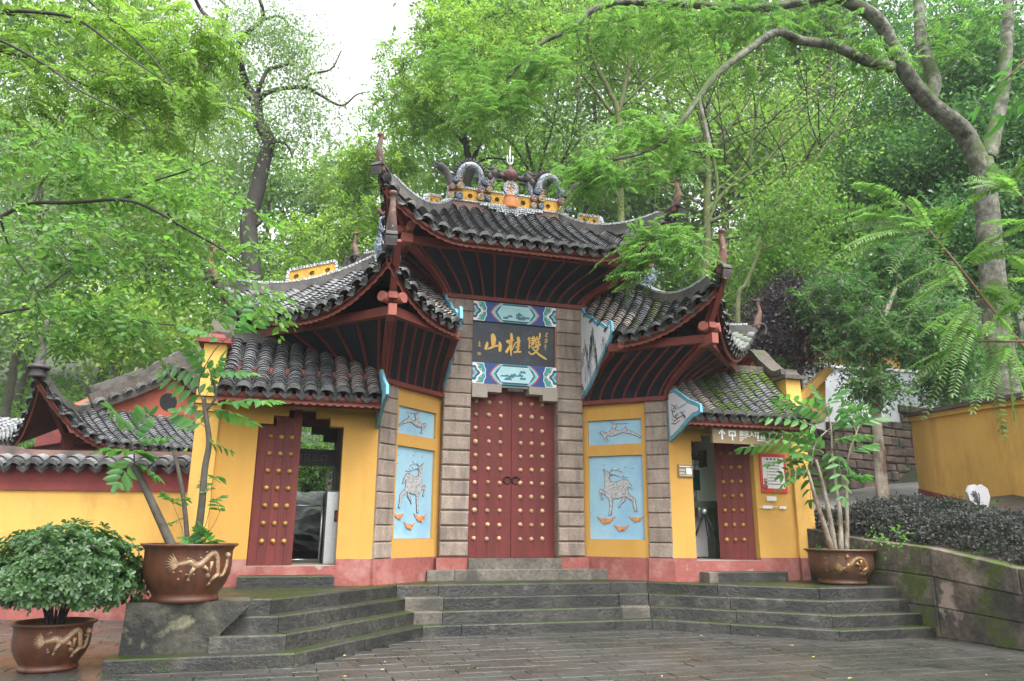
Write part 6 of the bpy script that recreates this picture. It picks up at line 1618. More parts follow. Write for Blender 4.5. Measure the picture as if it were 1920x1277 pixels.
class Tree:
    def __init__(s, name, label, cat, base, bark, group=None):
        s.root = empty(name, base, 0, label, cat, group); s.b = Vector(base); s.bark = bark
        s.mb = MB(); s.tw = MB(); s.nodes, s.rad = [], []; s.lv = Leaves()
    def limb(s, pts, r0, r1, n=8, wob=0.):
        P = smooth_path(pts, 5)
        if wob: P = [p + Vector(RNG.normal(size=3) * wob) if 0 < i < len(P) - 1 else p for i, p in enumerate(P)]
        R = list(np.linspace(r0, r1, len(P))); s.mb.tube(P, R, n)
        s.nodes += [tuple(p) for p in P[1:]]; s.rad += R[1:]
        return s
    def reach(s, targets, sag=.12, rk=.5, nn=4, rmin=.006):
        """grow a branch from the nearest wood to every target"""
        T = np.asarray(targets); nodes = np.array(s.nodes); d0 = np.min(np.linalg.norm(T[:, None] - nodes[None], axis=2), axis=1)
        for i in np.argsort(d0):
            nodes = np.array(s.nodes); dd = np.linalg.norm(nodes - T[i], axis=1) + np.maximum(0, nodes[:, 2] - T[i][2]) * .5
            j = int(np.argmin(dd)); a = Vector(s.nodes[j]); b = Vector(T[i]); L = (b - a).length
            if L < .05: continue
            r = max(rmin, min(s.rad[j] * .62, .010 * L ** .6 * rk * 2)); side = Vector(RNG.normal(size=3) * L * .09)
            pts = [a, a.lerp(b, .35) + side + Vector((0, 0, L * sag * .8)), a.lerp(b, .72) + side * .5 + Vector((0, 0, L * sag * .6)), b]
            P = smooth_path(pts, 2 if L < 1.5 else 3); R = list(np.linspace(r, max(rmin * .7, r * .45), len(P)))
            s.tw.tube(P, R, nn, cap=False); s.nodes += [tuple(p) for p in P[2:]]; s.rad += R[2:]
        return s
    def done(s, m, hi=False, singles=0, leafname='leaf', crown='foliage'):
        inv = Matrix.Translation(-s.b)
        for mb, nm in ((s.mb, 'trunk'), (s.tw, 'branches')):
            if mb.v:
                mb.v = [(x - s.b.x, y - s.b.y, z - s.b.z) for x, y, z in mb.v]; q = mb.build(nm, M['barkdark'] if nm == 'branches' and s.bark in (M['barkgreen'], M['bark'], M['barkmoss']) else s.bark, s.root)
                if nm == 'branches': q['kind'] = 'stuff'
        s.lv.P = [p - np.array(s.b) for p in s.lv.P]
        if singles:
            e = globals()['EYE'];
        s.build_leaves(m, hi, singles, leafname, crown)
        return s.root
    def build_leaves(s, m, hi, singles, leafname, crown):
        if not s.lv.P: return
        if singles:                                     # distances are judged in the world
            keep = s.lv; off = np.array(s.b); w = Leaves(); w.P = [p + off for p in keep.P]; w.D, w.N, w.L, w.W = keep.D, keep.N, keep.L, keep.W
            P, D, N, L, W = w.cat(); d = np.linalg.norm(P - np.array(EYE), axis=1); az = np.abs(P[:, 0] / np.maximum(P[:, 1], .1)) < .70
            o = np.argsort(-(L / d) * az); a, rest = o[:singles], o[singles:]
            one = Leaves(); one.P, one.D, one.N, one.L, one.W = [P[a] - off], [D[a]], [N[a]], [L[a]], [W[a]]
            P1, D1, N1, L1, W1 = one.cat(); Du, Nu = unit(D1), unit(N1); Su = unit(np.cross(Du, Nu)); Nu = np.cross(Su, Du)
            um = leaf_mesh(leafname, [(0, 0, 0)], [(0, 1, 0)], [(0, 0, 1)], 1., .42, m, True)
            for i in range(len(a)):
                k, q = L1[i], W1[i] / .42
                link(leafname, um, s.root, Matrix(((Su[i, 0] * q, Du[i, 0] * k, Nu[i, 0] * k, P1[i, 0]), (Su[i, 1] * q, Du[i, 1] * k, Nu[i, 1] * k, P1[i, 1]), (Su[i, 2] * q, Du[i, 2] * k, Nu[i, 2] * k, P1[i, 2]), (0, 0, 0, 1))))
            if len(rest):
                tag(link(crown, leaf_mesh(crown, P[rest] - off, D[rest], N[rest], L[rest], W[rest], m, hi), s.root), kind='stuff')
        else: s.lv.build(s.root, m, hi, 0, crown)
A = lambda px, py, y: tuple(at(px, py, y))
def gz_(x, y): return hillz(x, y)
def fan(T, a, n, L, up=.5, r=.020):
    """long thin bare branches fanning from the stem"""
    k = len(T.nodes)
    for _ in range(n):
        j = int(RNG.uniform(.25, .95) * k); b = Vector(T.nodes[j]); az = RNG.uniform(0, 2 * PI); d = Vector((math.cos(az), math.sin(az) * .6, RNG.uniform(.15, 1.1) * up * 2)).normalized(); l = L * RNG.uniform(.6, 1.25)
        q = [b, b + d * l * .3 + Vector((0, 0, l * .03)), b + d * l * .65 + Vector(RNG.normal(size=3) * .06 * l) + Vector((0, 0, l * .10)), b + d * l + Vector(RNG.normal(size=3) * .10 * l) + Vector((0, 0, l * .22))]
        P = smooth_path(q, 4); T.tw.tube(P, list(np.linspace(r, r * .25, len(P))), 4, cap=False)
        for _ in range(2):
            i = int(RNG.integers(4, len(P) - 2)); e = (d + Vector(RNG.normal(size=3) * .55)).normalized(); T.tw.tube(smooth_path([P[i], P[i] + e * l * .2, P[i] + e * l * .42 + Vector((0, 0, l * .06))], 3), list(np.linspace(r * .5, r * .15, 7)), 3, cap=False)
def ground_under(px, y): 
    x = at(px, 600, y).x; return (x, y, hillz(x, y) - .1)

# ------------------------------------------------------------------ background trees: far wood, one by one
far = [(-90, 40, 180), (70, 43, 260), (210, 38, 140), (350, 44, 250), (470, 40, 330), (590, 43, 380), (700, 40, 350), (800, 44, 230), (900, 38, 130), (1010, 43, 240), (1120, 40, 120), (1230, 44, 230), (1340, 39, 130), (1450, 43, 250), (1560, 40, 150), (1680, 44, 250), (1790, 39, 140), (1900, 43, 240), (2040, 40, 160), (60, 33, 60), (230, 34, 40), (330, 35, 150), (870, 33, 20), (1000, 34, 60), (1110, 33, 0), (1240, 34, 30), (1370, 33, 10), (1480, 34, 60), (1600, 33, 20)]
ORD = 'first second third fourth fifth sixth seventh eighth ninth tenth eleventh twelfth thirteenth fourteenth fifteenth sixteenth seventeenth eighteenth nineteenth'.split() + [q + ' high crown' for q in 'first second third fourth fifth sixth seventh eighth ninth tenth'.split()]
for i, (px, y, py) in enumerate(far):
    b = ground_under(px, y); top = at(px, py, y)
    kind = ['lf_pale', 'lf_mid', 'lf_bright'][i % 3] if px < 1500 else ['lf_mid', 'lf_dark', 'lf_mid'][i % 3]
    tone = {'lf_pale': 'pale green', 'lf_mid': 'mid green', 'lf_bright': 'yellow green', 'lf_dark': 'dark green'}[kind]
    T = Tree('forest_tree', tone + ' forest tree far up the hill, ' + ORD[i] + ' from the left', 'tree', b, M['bark'], 'trees in the wood behind the gate')
    lean = RNG.uniform(-.8, .8)
    T.limb([b, (b[0] + lean * .3, y, b[2] + (top.z - b[2]) * .4), (b[0] + lean, y, b[2] + (top.z - b[2]) * .95)], .26, .08, 6, .05)
    tg = np.concatenate([ellip((top.x + lean, y, top.z), (3.6, 3, 2.8), 34), ellip((top.x + lean, y - .5, b[2] + (top.z - b[2]) * .55), (4.0, 3, 3.2), 34), ellip((top.x, y - 1, b[2] + (top.z - b[2]) * .22), (3.6, 2.5, 2.2), 18)])
    T.reach(tg, nn=3, rmin=.015)
    for c in tg: cluster(T.lv, c, 105, .8, .34)
    T.done(M[kind])

# ------------------------------------------------------------------ middle distance trees
def mid(name, label, cat, basepx, y, trunk, blobs, leaf, mat_, bark, cl, r0=.16, r1=.05, group=None, hi=False, fr=None, by=None, rmin=.008, limbs=(), fan_=None):
    b = ground_under(basepx, y) if by is None else by
    T = Tree(name, label, cat, b, M[bark], group)
    T.limb([b] + [A(*p) if len(p) == 3 else A(p[0], p[1], y) for p in trunk], r0, r1, 8)
    for pts, a, c in limbs: T.limb([A(*p) if len(p) == 3 else A(p[0], p[1], y) for p in pts], a, c, 6)
    if fan_: fan(T, 0, *fan_)
    for (px, py, yy, rr, n) in blobs:
        tg = ellip(A(px, py, yy), rr, n); T.reach(tg, nn=4, rmin=rmin)
        for c in tg:
            if cl[0] == 'c': cluster(T.lv, c, int(cl[1] * 1.7), cl[2] * 1.08, cl[3] * 1.06, cl[4] if len(cl) > 4 else .5)
            elif cl[0] == 's':
                for q in range(cl[1]): spray(T.lv, T.tw, c, rdir(1, -.1)[0], cl[2], cl[4], cl[3], cl[5])
            else:
                for q in range(cl[1]): frond(T.lv, T.tw, c, rdir(1, -.2)[0], cl[2] * RNG.uniform(.8, 1.2), cl[4], cl[3], cl[5])
    return T.done(M[mat_], hi)
G_ = 'trees growing close behind the gate'
old = Tree('old_tree', 'old tree with dark twisting trunk and sparse pale crown behind the left tower', 'tree', ground_under(474, 21), M['barkdark'])
y = 21
old.limb([old.b, A(474, 600, y), A(470, 480, y), A(466, 420, y), A(480, 365, y), A(497, 290, y), A(503, 262, y), A(484, 225, y), A(481, 180, y)], .30, .17, 9)
for pts, a, c in (([(481, 185), (462, 158), (447, 110), (428, 100), (410, 75), (402, 45), (378, 20), (360, -15)], .13, .06), ([(447, 112), (449, 80), (470, 55), (490, 40), (492, 15), (478, -20)], .09, .05), ([(483, 188), (505, 172), (545, 164), (575, 165), (600, 178), (640, 198), (668, 178), (690, 172)], .10, .012),
                  ([(481, 180), (492, 150), (505, 130), (535, 122), (555, 100)], .08, .03), ([(478, 195), (455, 170), (425, 148), (380, 128), (352, 122)], .08, .035), ([(500, 275), (520, 265), (540, 275), (550, 300)], .06, .02), ([(468, 430), (490, 415), (500, 400)], .07, .03), ([(402, 45), (420, 50), (425, 15), (400, -10)], .05, .03), ([(488, 40), (520, 30), (540, 45), (530, 70)], .05, .02), ([(575, 165), (580, 140), (620, 130), (640, 95)], .05, .02)):
    old.limb([A(p[0], p[1], y + RNG.uniform(-.5, .5) * (i > 0)) for i, p in enumerate(pts)], a, c, 6)
tg = np.concatenate([ellip(A(px, py, y), rr, n) for px, py, rr, n in ((540, 90, (1.3, 1.2, .9), 40), (470, 60, (1.5, 1.2, 1.0), 34), (570, 150, (.6, 1, .4), 14), (420, 160, (1.2, 1, .8), 26), (560, 230, (1.4, 1.2, .9), 40), (440, 280, (1.4, 1, 1.2), 30))])
old.reach(tg, nn=3)
for c in tg: cluster(old.lv, c, 62, .36, .11)
old.done(M['lf_pale'])

mid('broadleaf_tree', 'pale green broadleaf tree behind the foreground branches at the far left', 'tree', 40, 25, [(60, 500), (80, 330)], [(40, 300, 25, (3.5, 2.5, 2.8), 60), (150, 480, 24, (3.5, 2.5, 2.2), 60), (-60, 560, 23, (3, 2, 2.5), 40)], 0, 'lf_pale', 'bark', ('c', 60, .5, .17), group=G_)
mid('broadleaf_tree', 'yellow green broadleaf tree between the hall and the old twisting tree', 'tree', 270, 24, [(275, 520), (262, 360)], [(260, 250, 24, (3, 2.5, 2.4), 60), (330, 430, 23, (2.8, 2.2, 2.2), 60), (250, 620, 21, (3, 2, 1.3), 50)], 0, 'lf_bright', 'bark', ('c', 60, .48, .16), group=G_)
mid('broadleaf_tree', 'bright bushy tree close behind the left tower roof', 'tree', 640, 18.5, [(640, 560), (650, 470)], [(600, 470, 18.5, (1.5, 1.2, .9), 60), (690, 400, 19, (1.3, 1.2, .9), 50), (560, 560, 18, (1.2, 1, .9), 40), (640, 330, 19.5, (1.1, 1, .7), 30), (500, 620, 18, (1.2, 1, .8), 30)], 0, 'lf_bright', 'bark', ('s', 8, .38, .13, 7, .45), group=G_)
mid('broadleaf_tree', 'leafy yellow green tree rising behind the upper roof left of the finial', 'tree', 870, 19.5, [(872, 400), (880, 320), (868, 240), (850, 160)], [(790, 190, 19, (1.5, 1.5, 1.2), 56), (850, 100, 19, (2.2, 1.7, 1.2), 80), (900, 200, 18.5, (1.6, 1.4, .9), 60), (720, 300, 19, (1.1, 1.2, .8), 40), (960, 60, 19.5, (1.8, 1.5, 1.0), 55), (830, 30, 20, (1.0, 1.3, .8), 26)], 0, 'lf_bright', 'barkdark', ('s', 8, .42, .14, 8, .42), .15, .06, group=G_, limbs=(([(880, 320), (900, 270), (935, 220), (985, 200)], .07, .03), ([(876, 350), (905, 300), (960, 300)], .05, .02), ([(872, 270), (820, 220), (760, 190)], .06, .02)))
mid('broadleaf_tree', 'thin many stemmed tree behind the ridge dragons', 'tree', 1010, 20.5, [(1005, 420), (1000, 330), (985, 260)], [(960, 190, 20, (1.5, 1.2, .9), 26), (1060, 240, 20.5, (1.5, 1.3, 1.1), 30), (1040, 330, 20.5, (1.3, 1, 1.0), 24)], 0, 'lf_mid', 'barkdark', ('c', 20, .36, .12), .09, .04, group=G_, fan_=(26, 2.2, .6, .018), limbs=(([(1003, 350), (1020, 290), (1040, 220), (1050, 150)], .05, .02), ([(1003, 380), (1050, 310), (1090, 260)], .05, .02), ([(998, 330), (960, 270), (930, 250)], .04, .02)))
mid('forked_tree', 'forked dark stemmed tree above the right end of the upper roof', 'tree', 1162, 18.5, [(1165, 460), (1163, 330), (1160, 220), (1142, 170), (1112, 110), (1100, 50), (1085, -10)], [(1080, 60, 18.5, (1.9, 1.5, 1.0), 60), (1200, 40, 19, (1.9, 1.6, 1.0), 60), (1010, 130, 18, (1.3, 1.2, .8), 40), (1280, 120, 19.5, (1.6, 1.4, .9), 44), (1150, 130, 20, (1.5, 1.2, 1.0), 30)], 0, 'lf_bright', 'barkgreen', ('c', 24, .38, .125), .11, .045, group=G_, fan_=(24, 2.4, .6, .022),
    limbs=(([(1158, 220), (1172, 160), (1180, 100), (1162, 30), (1150, -20)], .08, .04), ([(1112, 130), (1070, 105), (1040, 80)], .05, .02), ([(1180, 105), (1210, 60), (1230, 20)], .05, .02), ([(1165, 200), (1215, 150), (1260, 110)], .04, .015), ([(1150, 215), (1100, 150), (1070, 130), (1010, 115)], .05, .02)))
mid('mossy_tree', 'straight mossy green trunked tree with fanning thin branches right of the upper roof', 'tree', 1318, 20, [(1316, 600), (1326, 470), (1325, 390), (1328, 330), (1322, 250), (1330, 180)], [(1400, 170, 20, (1.8, 1.5, 1.2), 50), (1500, 260, 20, (1.8, 1.4, 1.3), 50), (1300, 130, 20.5, (1.5, 1.3, 1.0), 40), (1450, 360, 19.5, (1.6, 1.2, 1.1), 40), (1250, 260, 20, (1.2, 1.2, 1.0), 26), (1560, 160, 20.5, (1.4, 1.2, 1.0), 30)], 0, 'lf_bright', 'barkgreen', ('c', 14, .40, .115), .15, .06, group=G_, fan_=(46, 3.4, .45, .026),
    limbs=(([(1326, 400), (1370, 350), (1440, 300), (1500, 210), (1560, 120)], .08, .02), ([(1326, 420), (1380, 390), (1460, 330), (1540, 280), (1600, 230)], .07, .02), ([(1328, 330), (1345, 270), (1390, 210), (1440, 120)], .06, .02), ([(1324, 300), (1290, 240), (1250, 190)], .05, .015), ([(1322, 250), (1300, 190), (1270, 140)], .05, .015), ([(1330, 370), (1400, 300), (1420, 200), (1430, 90)], .05, .015), ([(1326, 450), (1400, 440), (1480, 400), (1560, 340)], .05, .015)))
mid('leaning_tree', 'thin leaning mossy tree above the right tower horn', 'tree', 1378, 17.5, [(1383, 590), (1400, 530), (1424, 470), (1432, 430)], [(1470, 380, 17.5, (1.2, 1, .8), 26), (1420, 420, 17.5, (.8, .8, .5), 16)], 0, 'lf_mid', 'barkgreen', ('c', 30, .30, .11), .075, .03, group=G_, limbs=(([(1432, 430), (1470, 370), (1530, 300), (1600, 190)], .035, .012), ([(1424, 470), (1470, 450), (1540, 400)], .03, .01)))
for (px, yy, tr, bl, k, lb) in ((1590, 24, [(1590, 400), (1570, 250)], [(1540, 420, 23, (2.2, 2, 1.8), 70), (1600, 300, 24, (2.2, 2, 1.8), 60), (1480, 520, 21, (1.8, 1.5, 1.2), 60)], 'lf_mid', 'dense green tree behind the purple shrub'),
                               (1720, 23, [(1725, 400), (1720, 200)], [(1720, 180, 23, (2.4, 2, 1.8), 70), (1680, 340, 22.5, (2.0, 1.8, 1.6), 70), (1790, 60, 23, (2.4, 2, 1.4), 60)], 'lf_dark', 'dark green tree behind the mossy limbs at the right'),
                               (1850, 21, [(1850, 420), (1850, 200)], [(1830, 300, 21, (2.4, 2, 1.8), 90), (1900, 120, 21, (2.4, 2, 1.8), 80), (1800, 450, 20, (2, 1.6, 1.4), 80)], 'lf_dark', 'darkest tree filling the upper right corner'),
                               (1990, 19, [(1990, 420), (1990, 250)], [(1960, 420, 19, (2.0, 1.8, 1.8), 70), (2000, 200, 19, (2.2, 2, 2), 60)], 'lf_dark', 'dark tree at the right edge behind the fronds')):
    mid('dense_tree', lb, 'tree', px, yy, tr, bl, 0, k, 'barkdark', ('c', 70, .42, .15), group=G_)
mid('slender_tree', 'slender pale blotched tree with leafy crown standing on the ramp', 'tree', 1655, 17, [(1652, 890, 17), (1643, 770, 17), (1646, 660, 17), (1664, 580, 17), (1680, 540, 17)], [(1620, 640, 17, (1.1, 1, .9), 60), (1740, 620, 17, (1.3, 1, 1.0), 90), (1560, 560, 17.5, (1.0, 1, .7), 46), (1680, 500, 17.5, (1.4, 1.1, .9), 70), (1790, 720, 17.5, (1.0, .8, .5), 40), (1650, 720, 16.7, (.9, .7, .35), 34)], 0, 'lf_dark', 'barkwhite', ('s', 6, .40, .135, 8, .48), .16, .04, by=A(1657, 944, 17))
mid('purple_shrub', 'dark purple leaved shrub on the bank above the right wing gable', 'shrub', 1500, 18.5, [(1500, 700, 18.5), (1505, 660, 18.5)], [(1450, 610, 18.5, (.9, .8, .8), 60), (1530, 640, 18.5, (.8, .8, .8), 50), (1490, 560, 18.7, (.8, .7, .6), 40), (1400, 650, 18.5, (.6, .6, .5), 26)], 0, 'lf_purple', 'barkdark', ('c', 60, .24, .085), .06, .03, by=A(1500, 735, 18.5), limbs=(([(1500, 700), (1460, 650), (1430, 610)], .03, .012), ([(1502, 690), (1530, 650), (1550, 620)], .03, .012), ([(1500, 690), (1490, 640), (1480, 580)], .03, .012)))
mid('doorway_shrub', 'fresh green shrub seen through the left doorway above the boulders', 'shrub', 600, 16.8, [(600, 880, 16.8)], [(600, 850, 16.6, (.7, .5, .5), 50), (570, 890, 16.6, (.6, .4, .4), 40)], 0, 'lf_frond', 'bark', ('s', 4, .3, .11, 8, .4), .03, .01, by=A(600, 930, 16.9))
mid('doorway_shrub', 'light green shrub seen past the left edge of the right doorway', 'shrub', 1305, 18, [(1306, 950, 17)], [(1300, 900, 17, (.6, .5, 1.0), 40)], 0, 'lf_mid', 'bark', ('s', 4, .3, .11, 8, .4), .03, .01, by=A(1306, 1030, 17))
# undergrowth that covers the hill
ug = Leaves()
for _ in range(1500):
    x, yy = RNG.uniform(-30, 20), RNG.uniform(17.5, 40)
    if x > 5 and yy < 23: continue
    cluster(ug, (x, yy, hillz(x, yy) + RNG.uniform(.1, 1.3)), 50, .65, .20)
ug.build(None, M['lf_mid'], name='undergrowth'); 
for _ in range(1):
    ug2 = Leaves()
    for _ in range(260):
        x, yy = RNG.uniform(5, 19), RNG.uniform(21.5, 30); cluster(ug2, (x, yy, hillz(x, yy) + RNG.uniform(.2, 1.2)), 60, .6, .17)
    for _ in range(70):
        px, yy = RNG.uniform(1780, 2000), RNG.uniform(17.5, 21); p = at(px, RNG.uniform(640, 770), yy); cluster(ug2, tuple(p), 60, .4, .13)
    ug2.build(None, M['lf_dark'], name='bank_undergrowth')

# ------------------------------------------------------------------ the big lichened tree on the right and its hanging sprays
y = 14.0
big = Tree('big_tree', 'big lichen and moss covered tree leaning over the ramp at the right', 'tree', A(1905, 900, 14), M['barkmoss'])
big.limb([big.b, A(1890, 760, y), A(1868, 600, y), A(1858, 480, y), A(1850, 380, y), A(1842, 300, y)], .27, .20, 12)
big.limb([A(1846, 330, y), A(1815, 262, y), A(1795, 235, y - .2), A(1742, 192, y - .4), A(1702, 142, y - .6), A(1672, 84, y - .8), A(1640, 32, y - 1), A(1575, -5, y - 1.2), A(1500, -40, y - 1.3)], .205, .11, 11)
big.limb([A(1742, 195, y - .4), A(1752, 150, y - .3), A(1728, 80, y - .2), A(1722, 0, y), A(1715, -80, y)], .14, .10, 9)
big.limb([A(1852, 300, y), A(1866, 240, y + .3), A(1880, 170, y + .4), A(1888, 80, y + .5), A(1892, -40, y + .5)], .16, .11, 9)
big.limb([A(1672, 126, y - .7), A(1620, 112, y - 1), A(1560, 84, y - 1.2), A(1500, 76, y - 1.6), A(1458, 60, y - 1.9), A(1405, 92, y - 2.3), A(1345, 138, y - 2.7), A(1305, 190, y - 3.0), A(1260, 250, y - 3.2), A(1215, 282, y - 3.4), A(1150, 300, y - 3.6)], .115, .025, 8)
big.limb([A(1310, 185, y - 3), A(1330, 270, y - 3.2), A(1345, 360, y - 3.5), A(1310, 440, y - 3.7), A(1220, 485, y - 3.8)], .035, .012, 6)
big.limb([A(1580, 100, y - 1.1), A(1575, 60, y - 1.1), A(1590, 40, y - 1)], .05, .03, 6)
big.limb([A(1560, -10, y - 1.2), A(1420, 15, y - 1.6), A(1250, 5, y - 2), A(1130, 10, y - 2.2), A(1070, 55, y - 2.3), A(1010, 85, y - 2.4), A(950, 150, y - 2.4)], .10, .02, 7)
rb = MB()
tgs = []
for px, py, yy, rr, n in ((1150, 320, 10.5, (.75, .4, .35), 34), (1220, 240, 10.7, (.6, .4, .25), 26), (1300, 290, 10.9, (.4, .4, .3), 16), (1090, 330, 10.4, (.35, .3, .25), 16), (1235, 440, 10.3, (.36, .3, .24), 24), (1200, 490, 10.2, (.34, .25, .25), 22), (1300, 470, 10.3, (.3, .3, .15), 12),
                         (1400, 50, 12.3, (1.1, .6, .5), 40), (1280, 40, 12, (1.0, .6, .5), 40), (1520, 50, 12.8, (.9, .6, .6), 36), (1640, 100, 13, (.7, .6, .6), 26), (1130, 60, 11.8, (.9, .6, .5), 36), (1000, 120, 11.6, (.7, .5, .4), 34), (930, 190, 11.5, (.65, .4, .35), 34), (870, 110, 11.7, (.6, .4, .4), 20), (1330, 130, 12, (.8, .5, .3), 16), (1780, 60, 13.5, (1.0, .8, .8), 36), (1450, 150, 12.6, (.6, .4, .3), 12)):
    tgs.append(ellip(A(px, py, yy), rr, n))
tgs = np.concatenate(tgs)
big.reach(tgs, nn=4, rmin=.005)
for c in tgs:
    for q in range(3): frond(big.lv, big.tw, Vector(c) + Vector(RNG.normal(size=3) * .10), unit(RNG.normal(size=3) * [1, 1, .35] + [-.35, -.2, -.1]), .40 * RNG.uniform(.75, 1.2), 11, .088, .30, .32, .003)
big.done(M['lf_frond'], False, 300)

# light fronds of a sapling at the right edge, nearer the viewer
sap = Tree('frond_sapling', 'young tree with large light green pinnate fronds at the right edge', 'tree', (6.9, 7.7, .6), M['barkbrown'])
sap.limb([sap.b, A(2010, 900, 7.9), A(1965, 720, 8.1), A(1845, 560, 8.4), A(1790, 490, 8.6), A(1740, 430, 8.7), (A(1700, 385, 8.8))], .024, .008, 6)
sap.limb([A(1960, 715, 8.1), A(1985, 560, 8.1), A(1950, 420, 8.2), A(1900, 350, 8.3)], .018, .008, 6)
sap.limb([A(1975, 640, 8.1), A(1900, 640, 8.0), A(1830, 640, 8.0)], .02, .008, 6)
for px, py, tx, ty in ((1740, 430, 1560, 480), (1700, 385, 1590, 330), (1720, 410, 1500, 430), (1790, 490, 1640, 560), (1845, 560, 1700, 640), (1760, 450, 1810, 360), (1800, 500, 1900, 440), (1830, 540, 1920, 560), (1850, 570, 1760, 700), (1900, 640, 1850, 740), (1880, 640, 1930, 720), (1830, 640, 1690, 690), (1900, 350, 1790, 330), (1900, 350, 1920, 270), (1950, 420, 1850, 420), (1985, 560, 1880, 500), (1920, 380, 1840, 300), (1700, 385, 1640, 420), (1860, 600, 1900, 620), (1840, 640, 1780, 600), (1750, 440, 1650, 390), (1950, 430, 1930, 520), (1980, 620, 1930, 640), (1815, 520, 1720, 540)):
    a, b = Vector(A(px, py, 8.3 + RNG.uniform(-.4, .4))), Vector(A(tx, ty, 8.0 + RNG.uniform(-.6, .6)))
    L = (b - a).length
    for q in range(4):
        d2 = (b - a) + Vector(RNG.normal(size=3)) * L * (.34 if q else 0) + Vector((0, 0, .22 * L)); frond(sap.lv, sap.tw, a.lerp(b, (0, .1, .22, .05)[q]), d2, L * (.9 if q == 0 else RNG.uniform(.5, .8)), int(11 + L * 9), .090, .30, .28, .003, .5)
sap.done(M['lf_frond'], True, 300)
nr = Tree('overhanging_branch', 'bright drooping leaves entering at the top right corner', 'branch', A(2060, 60, 5.2), M['barkbrown'])
nr.limb([nr.b, A(1990, 90, 5.2), A(1930, 110, 5.2), A(1885, 150, 5.2)], .014, .005, 5)
for px, py in ((1950, 100), (1920, 110), (1900, 140), (1970, 160), (1930, 180)):
    spray(nr.lv, nr.tw, A(px, py, 5.2), (-1, RNG.uniform(-.4, .4), -.4), .30, 8, .15, .30, .5, .004)
nr.done(M['lf_pot'], True, 60)

# ------------------------------------------------------------------ branches of the tree on the left, over the viewer's shoulder
lt = Tree('foreground_tree', 'leafy bright green tree reaching in from the left with thin dark branches', 'tree', (-6.2, 4.6, 0), M['barkdark'])
lt.limb([lt.b, (-6.1, 4.7, 1.8), (-5.9, 4.9, 3.6), (-5.8, 5.1, 6.0)], .16, .08, 8)
for pts, yy, a, c in (([(-90, 480), (0, 408), (60, 382), (130, 380), (230, 375), (290, 395), (350, 430), (420, 470), (480, 515)], 6.2, .026, .006), ([(230, 375), (275, 345), (345, 322), (400, 300)], 6.2, .014, .005), ([(62, 382), (80, 340), (115, 298), (145, 280)], 6.2, .016, .005), ([(310, 395), (335, 430), (336, 478)], 6.2, .010, .004),
                      ([(-90, 620), (0, 588), (100, 577), (200, 597), (330, 610)], 6.0, .018, .005), ([(85, 540), (140, 500), (170, 485)], 5.8, .010, .004), ([(-60, 20), (60, 22), (140, 35), (200, 75), (260, 120), (320, 160)], 6.6, .024, .006), ([(-60, 50), (20, 85), (90, 125), (150, 170), (220, 205), (290, 250)], 6.4, .018, .005), ([(130, -40), (170, 5), (220, 45), (270, 90), (310, 140), (330, 180)], 6.8, .016, .005), ([(0, 408), (20, 470), (60, 530), (120, 640)], 6.0, .012, .004)):
    lt.limb([A(p[0], p[1], yy + .25 * math.sin(i)) for i, p in enumerate(pts)], a * .9, c, 6)
tg = []
for px, py, yy, rr, n in ((60, 300, 6.3, (.5, .7, .35), 34), (200, 320, 6.3, (.55, .8, .30), 40), (330, 360, 6.4, (.5, .8, .30), 34), (430, 440, 6.5, (.30, .6, .35), 16), (90, 470, 6.1, (.55, .7, .35), 40), (240, 480, 6.2, (.55, .8, .35), 42), (370, 530, 6.3, (.40, .7, .30), 22), (500, 560, 6.5, (.14, .4, .22), 8), (90, 590, 5.9, (.5, .6, .22), 28), (230, 610, 6.0, (.45, .6, .18), 24)):
    tg.append(ellip(A(px, py, yy), rr, n))
tg = np.concatenate(tg); lt.reach(tg, nn=3, rmin=.0025, rk=.35)
for c in tg:
    for q in range(2 if RNG.random() < .7 else 1): spray(lt.lv, lt.tw, c, unit(RNG.normal(size=3) * [1, 1, .3] + [.5, .1, -.15]), .30, 8, .084, .48, .3, .0025)
lt.done(M['lf_fore'], True, 300)
wn = Tree('catkin_tree', 'yellow green pinnate branches with hanging catkins at the top left', 'tree', (-7.4, 6.0, 0), M['barkdark'])
wn.limb([wn.b, (-7.3, 6.1, 3), (-7.0, 6.3, 6.5), (-6.0, 6.6, 8.0)], .2, .08, 8)
for pts in ([(-60, 20), (60, 30), (150, 45), (230, 60), (320, 90), (400, 130)], [(-60, 90), (60, 110), (160, 160), (260, 190), (340, 220)]):
    wn.limb([A(p[0], p[1], 7.4) for p in pts], .022, .006, 5)
tg = np.concatenate([ellip(A(px, py, yy), rr, n) for px, py, yy, rr, n in ((60, 60, 7.3, (.7, .8, .4), 30), (220, 70, 7.4, (.7, .8, .4), 34), (350, 110, 7.5, (.5, .7, .4), 26), (120, 180, 7.3, (.7, .8, .4), 30), (290, 200, 7.5, (.6, .7, .4), 28), (390, 60, 7.6, (.35, .6, .4), 14), (20, 230, 7.2, (.5, .7, .3), 16), (380, 200, 7.6, (.3, .5, .3), 10))])
wn.reach(tg, nn=3, rmin=.003, rk=.35)
for c in tg:
    for q in range(3): frond(wn.lv, wn.tw, c, unit(RNG.normal(size=3) * [1, 1, .35] + [.3, 0, -.2]), .36 * RNG.uniform(.8, 1.2), 9, .088, .34, .35, .003)
cat = MB()
for c in tg[::2]:
    L = RNG.uniform(.12, .26); p = Vector(c) + Vector(RNG.normal(size=3) * .06)
    for k in range(int(L / .018)): cat.ball(p - Vector((RNG.uniform(-.003, .003), 0, k * .018)) - wn.b, .0085, 4, 3)
o = cat.build('catkins', M['catkin'], wn.root); tag(o, kind='stuff')
wn.done(M['lf_bright'], False, 300)

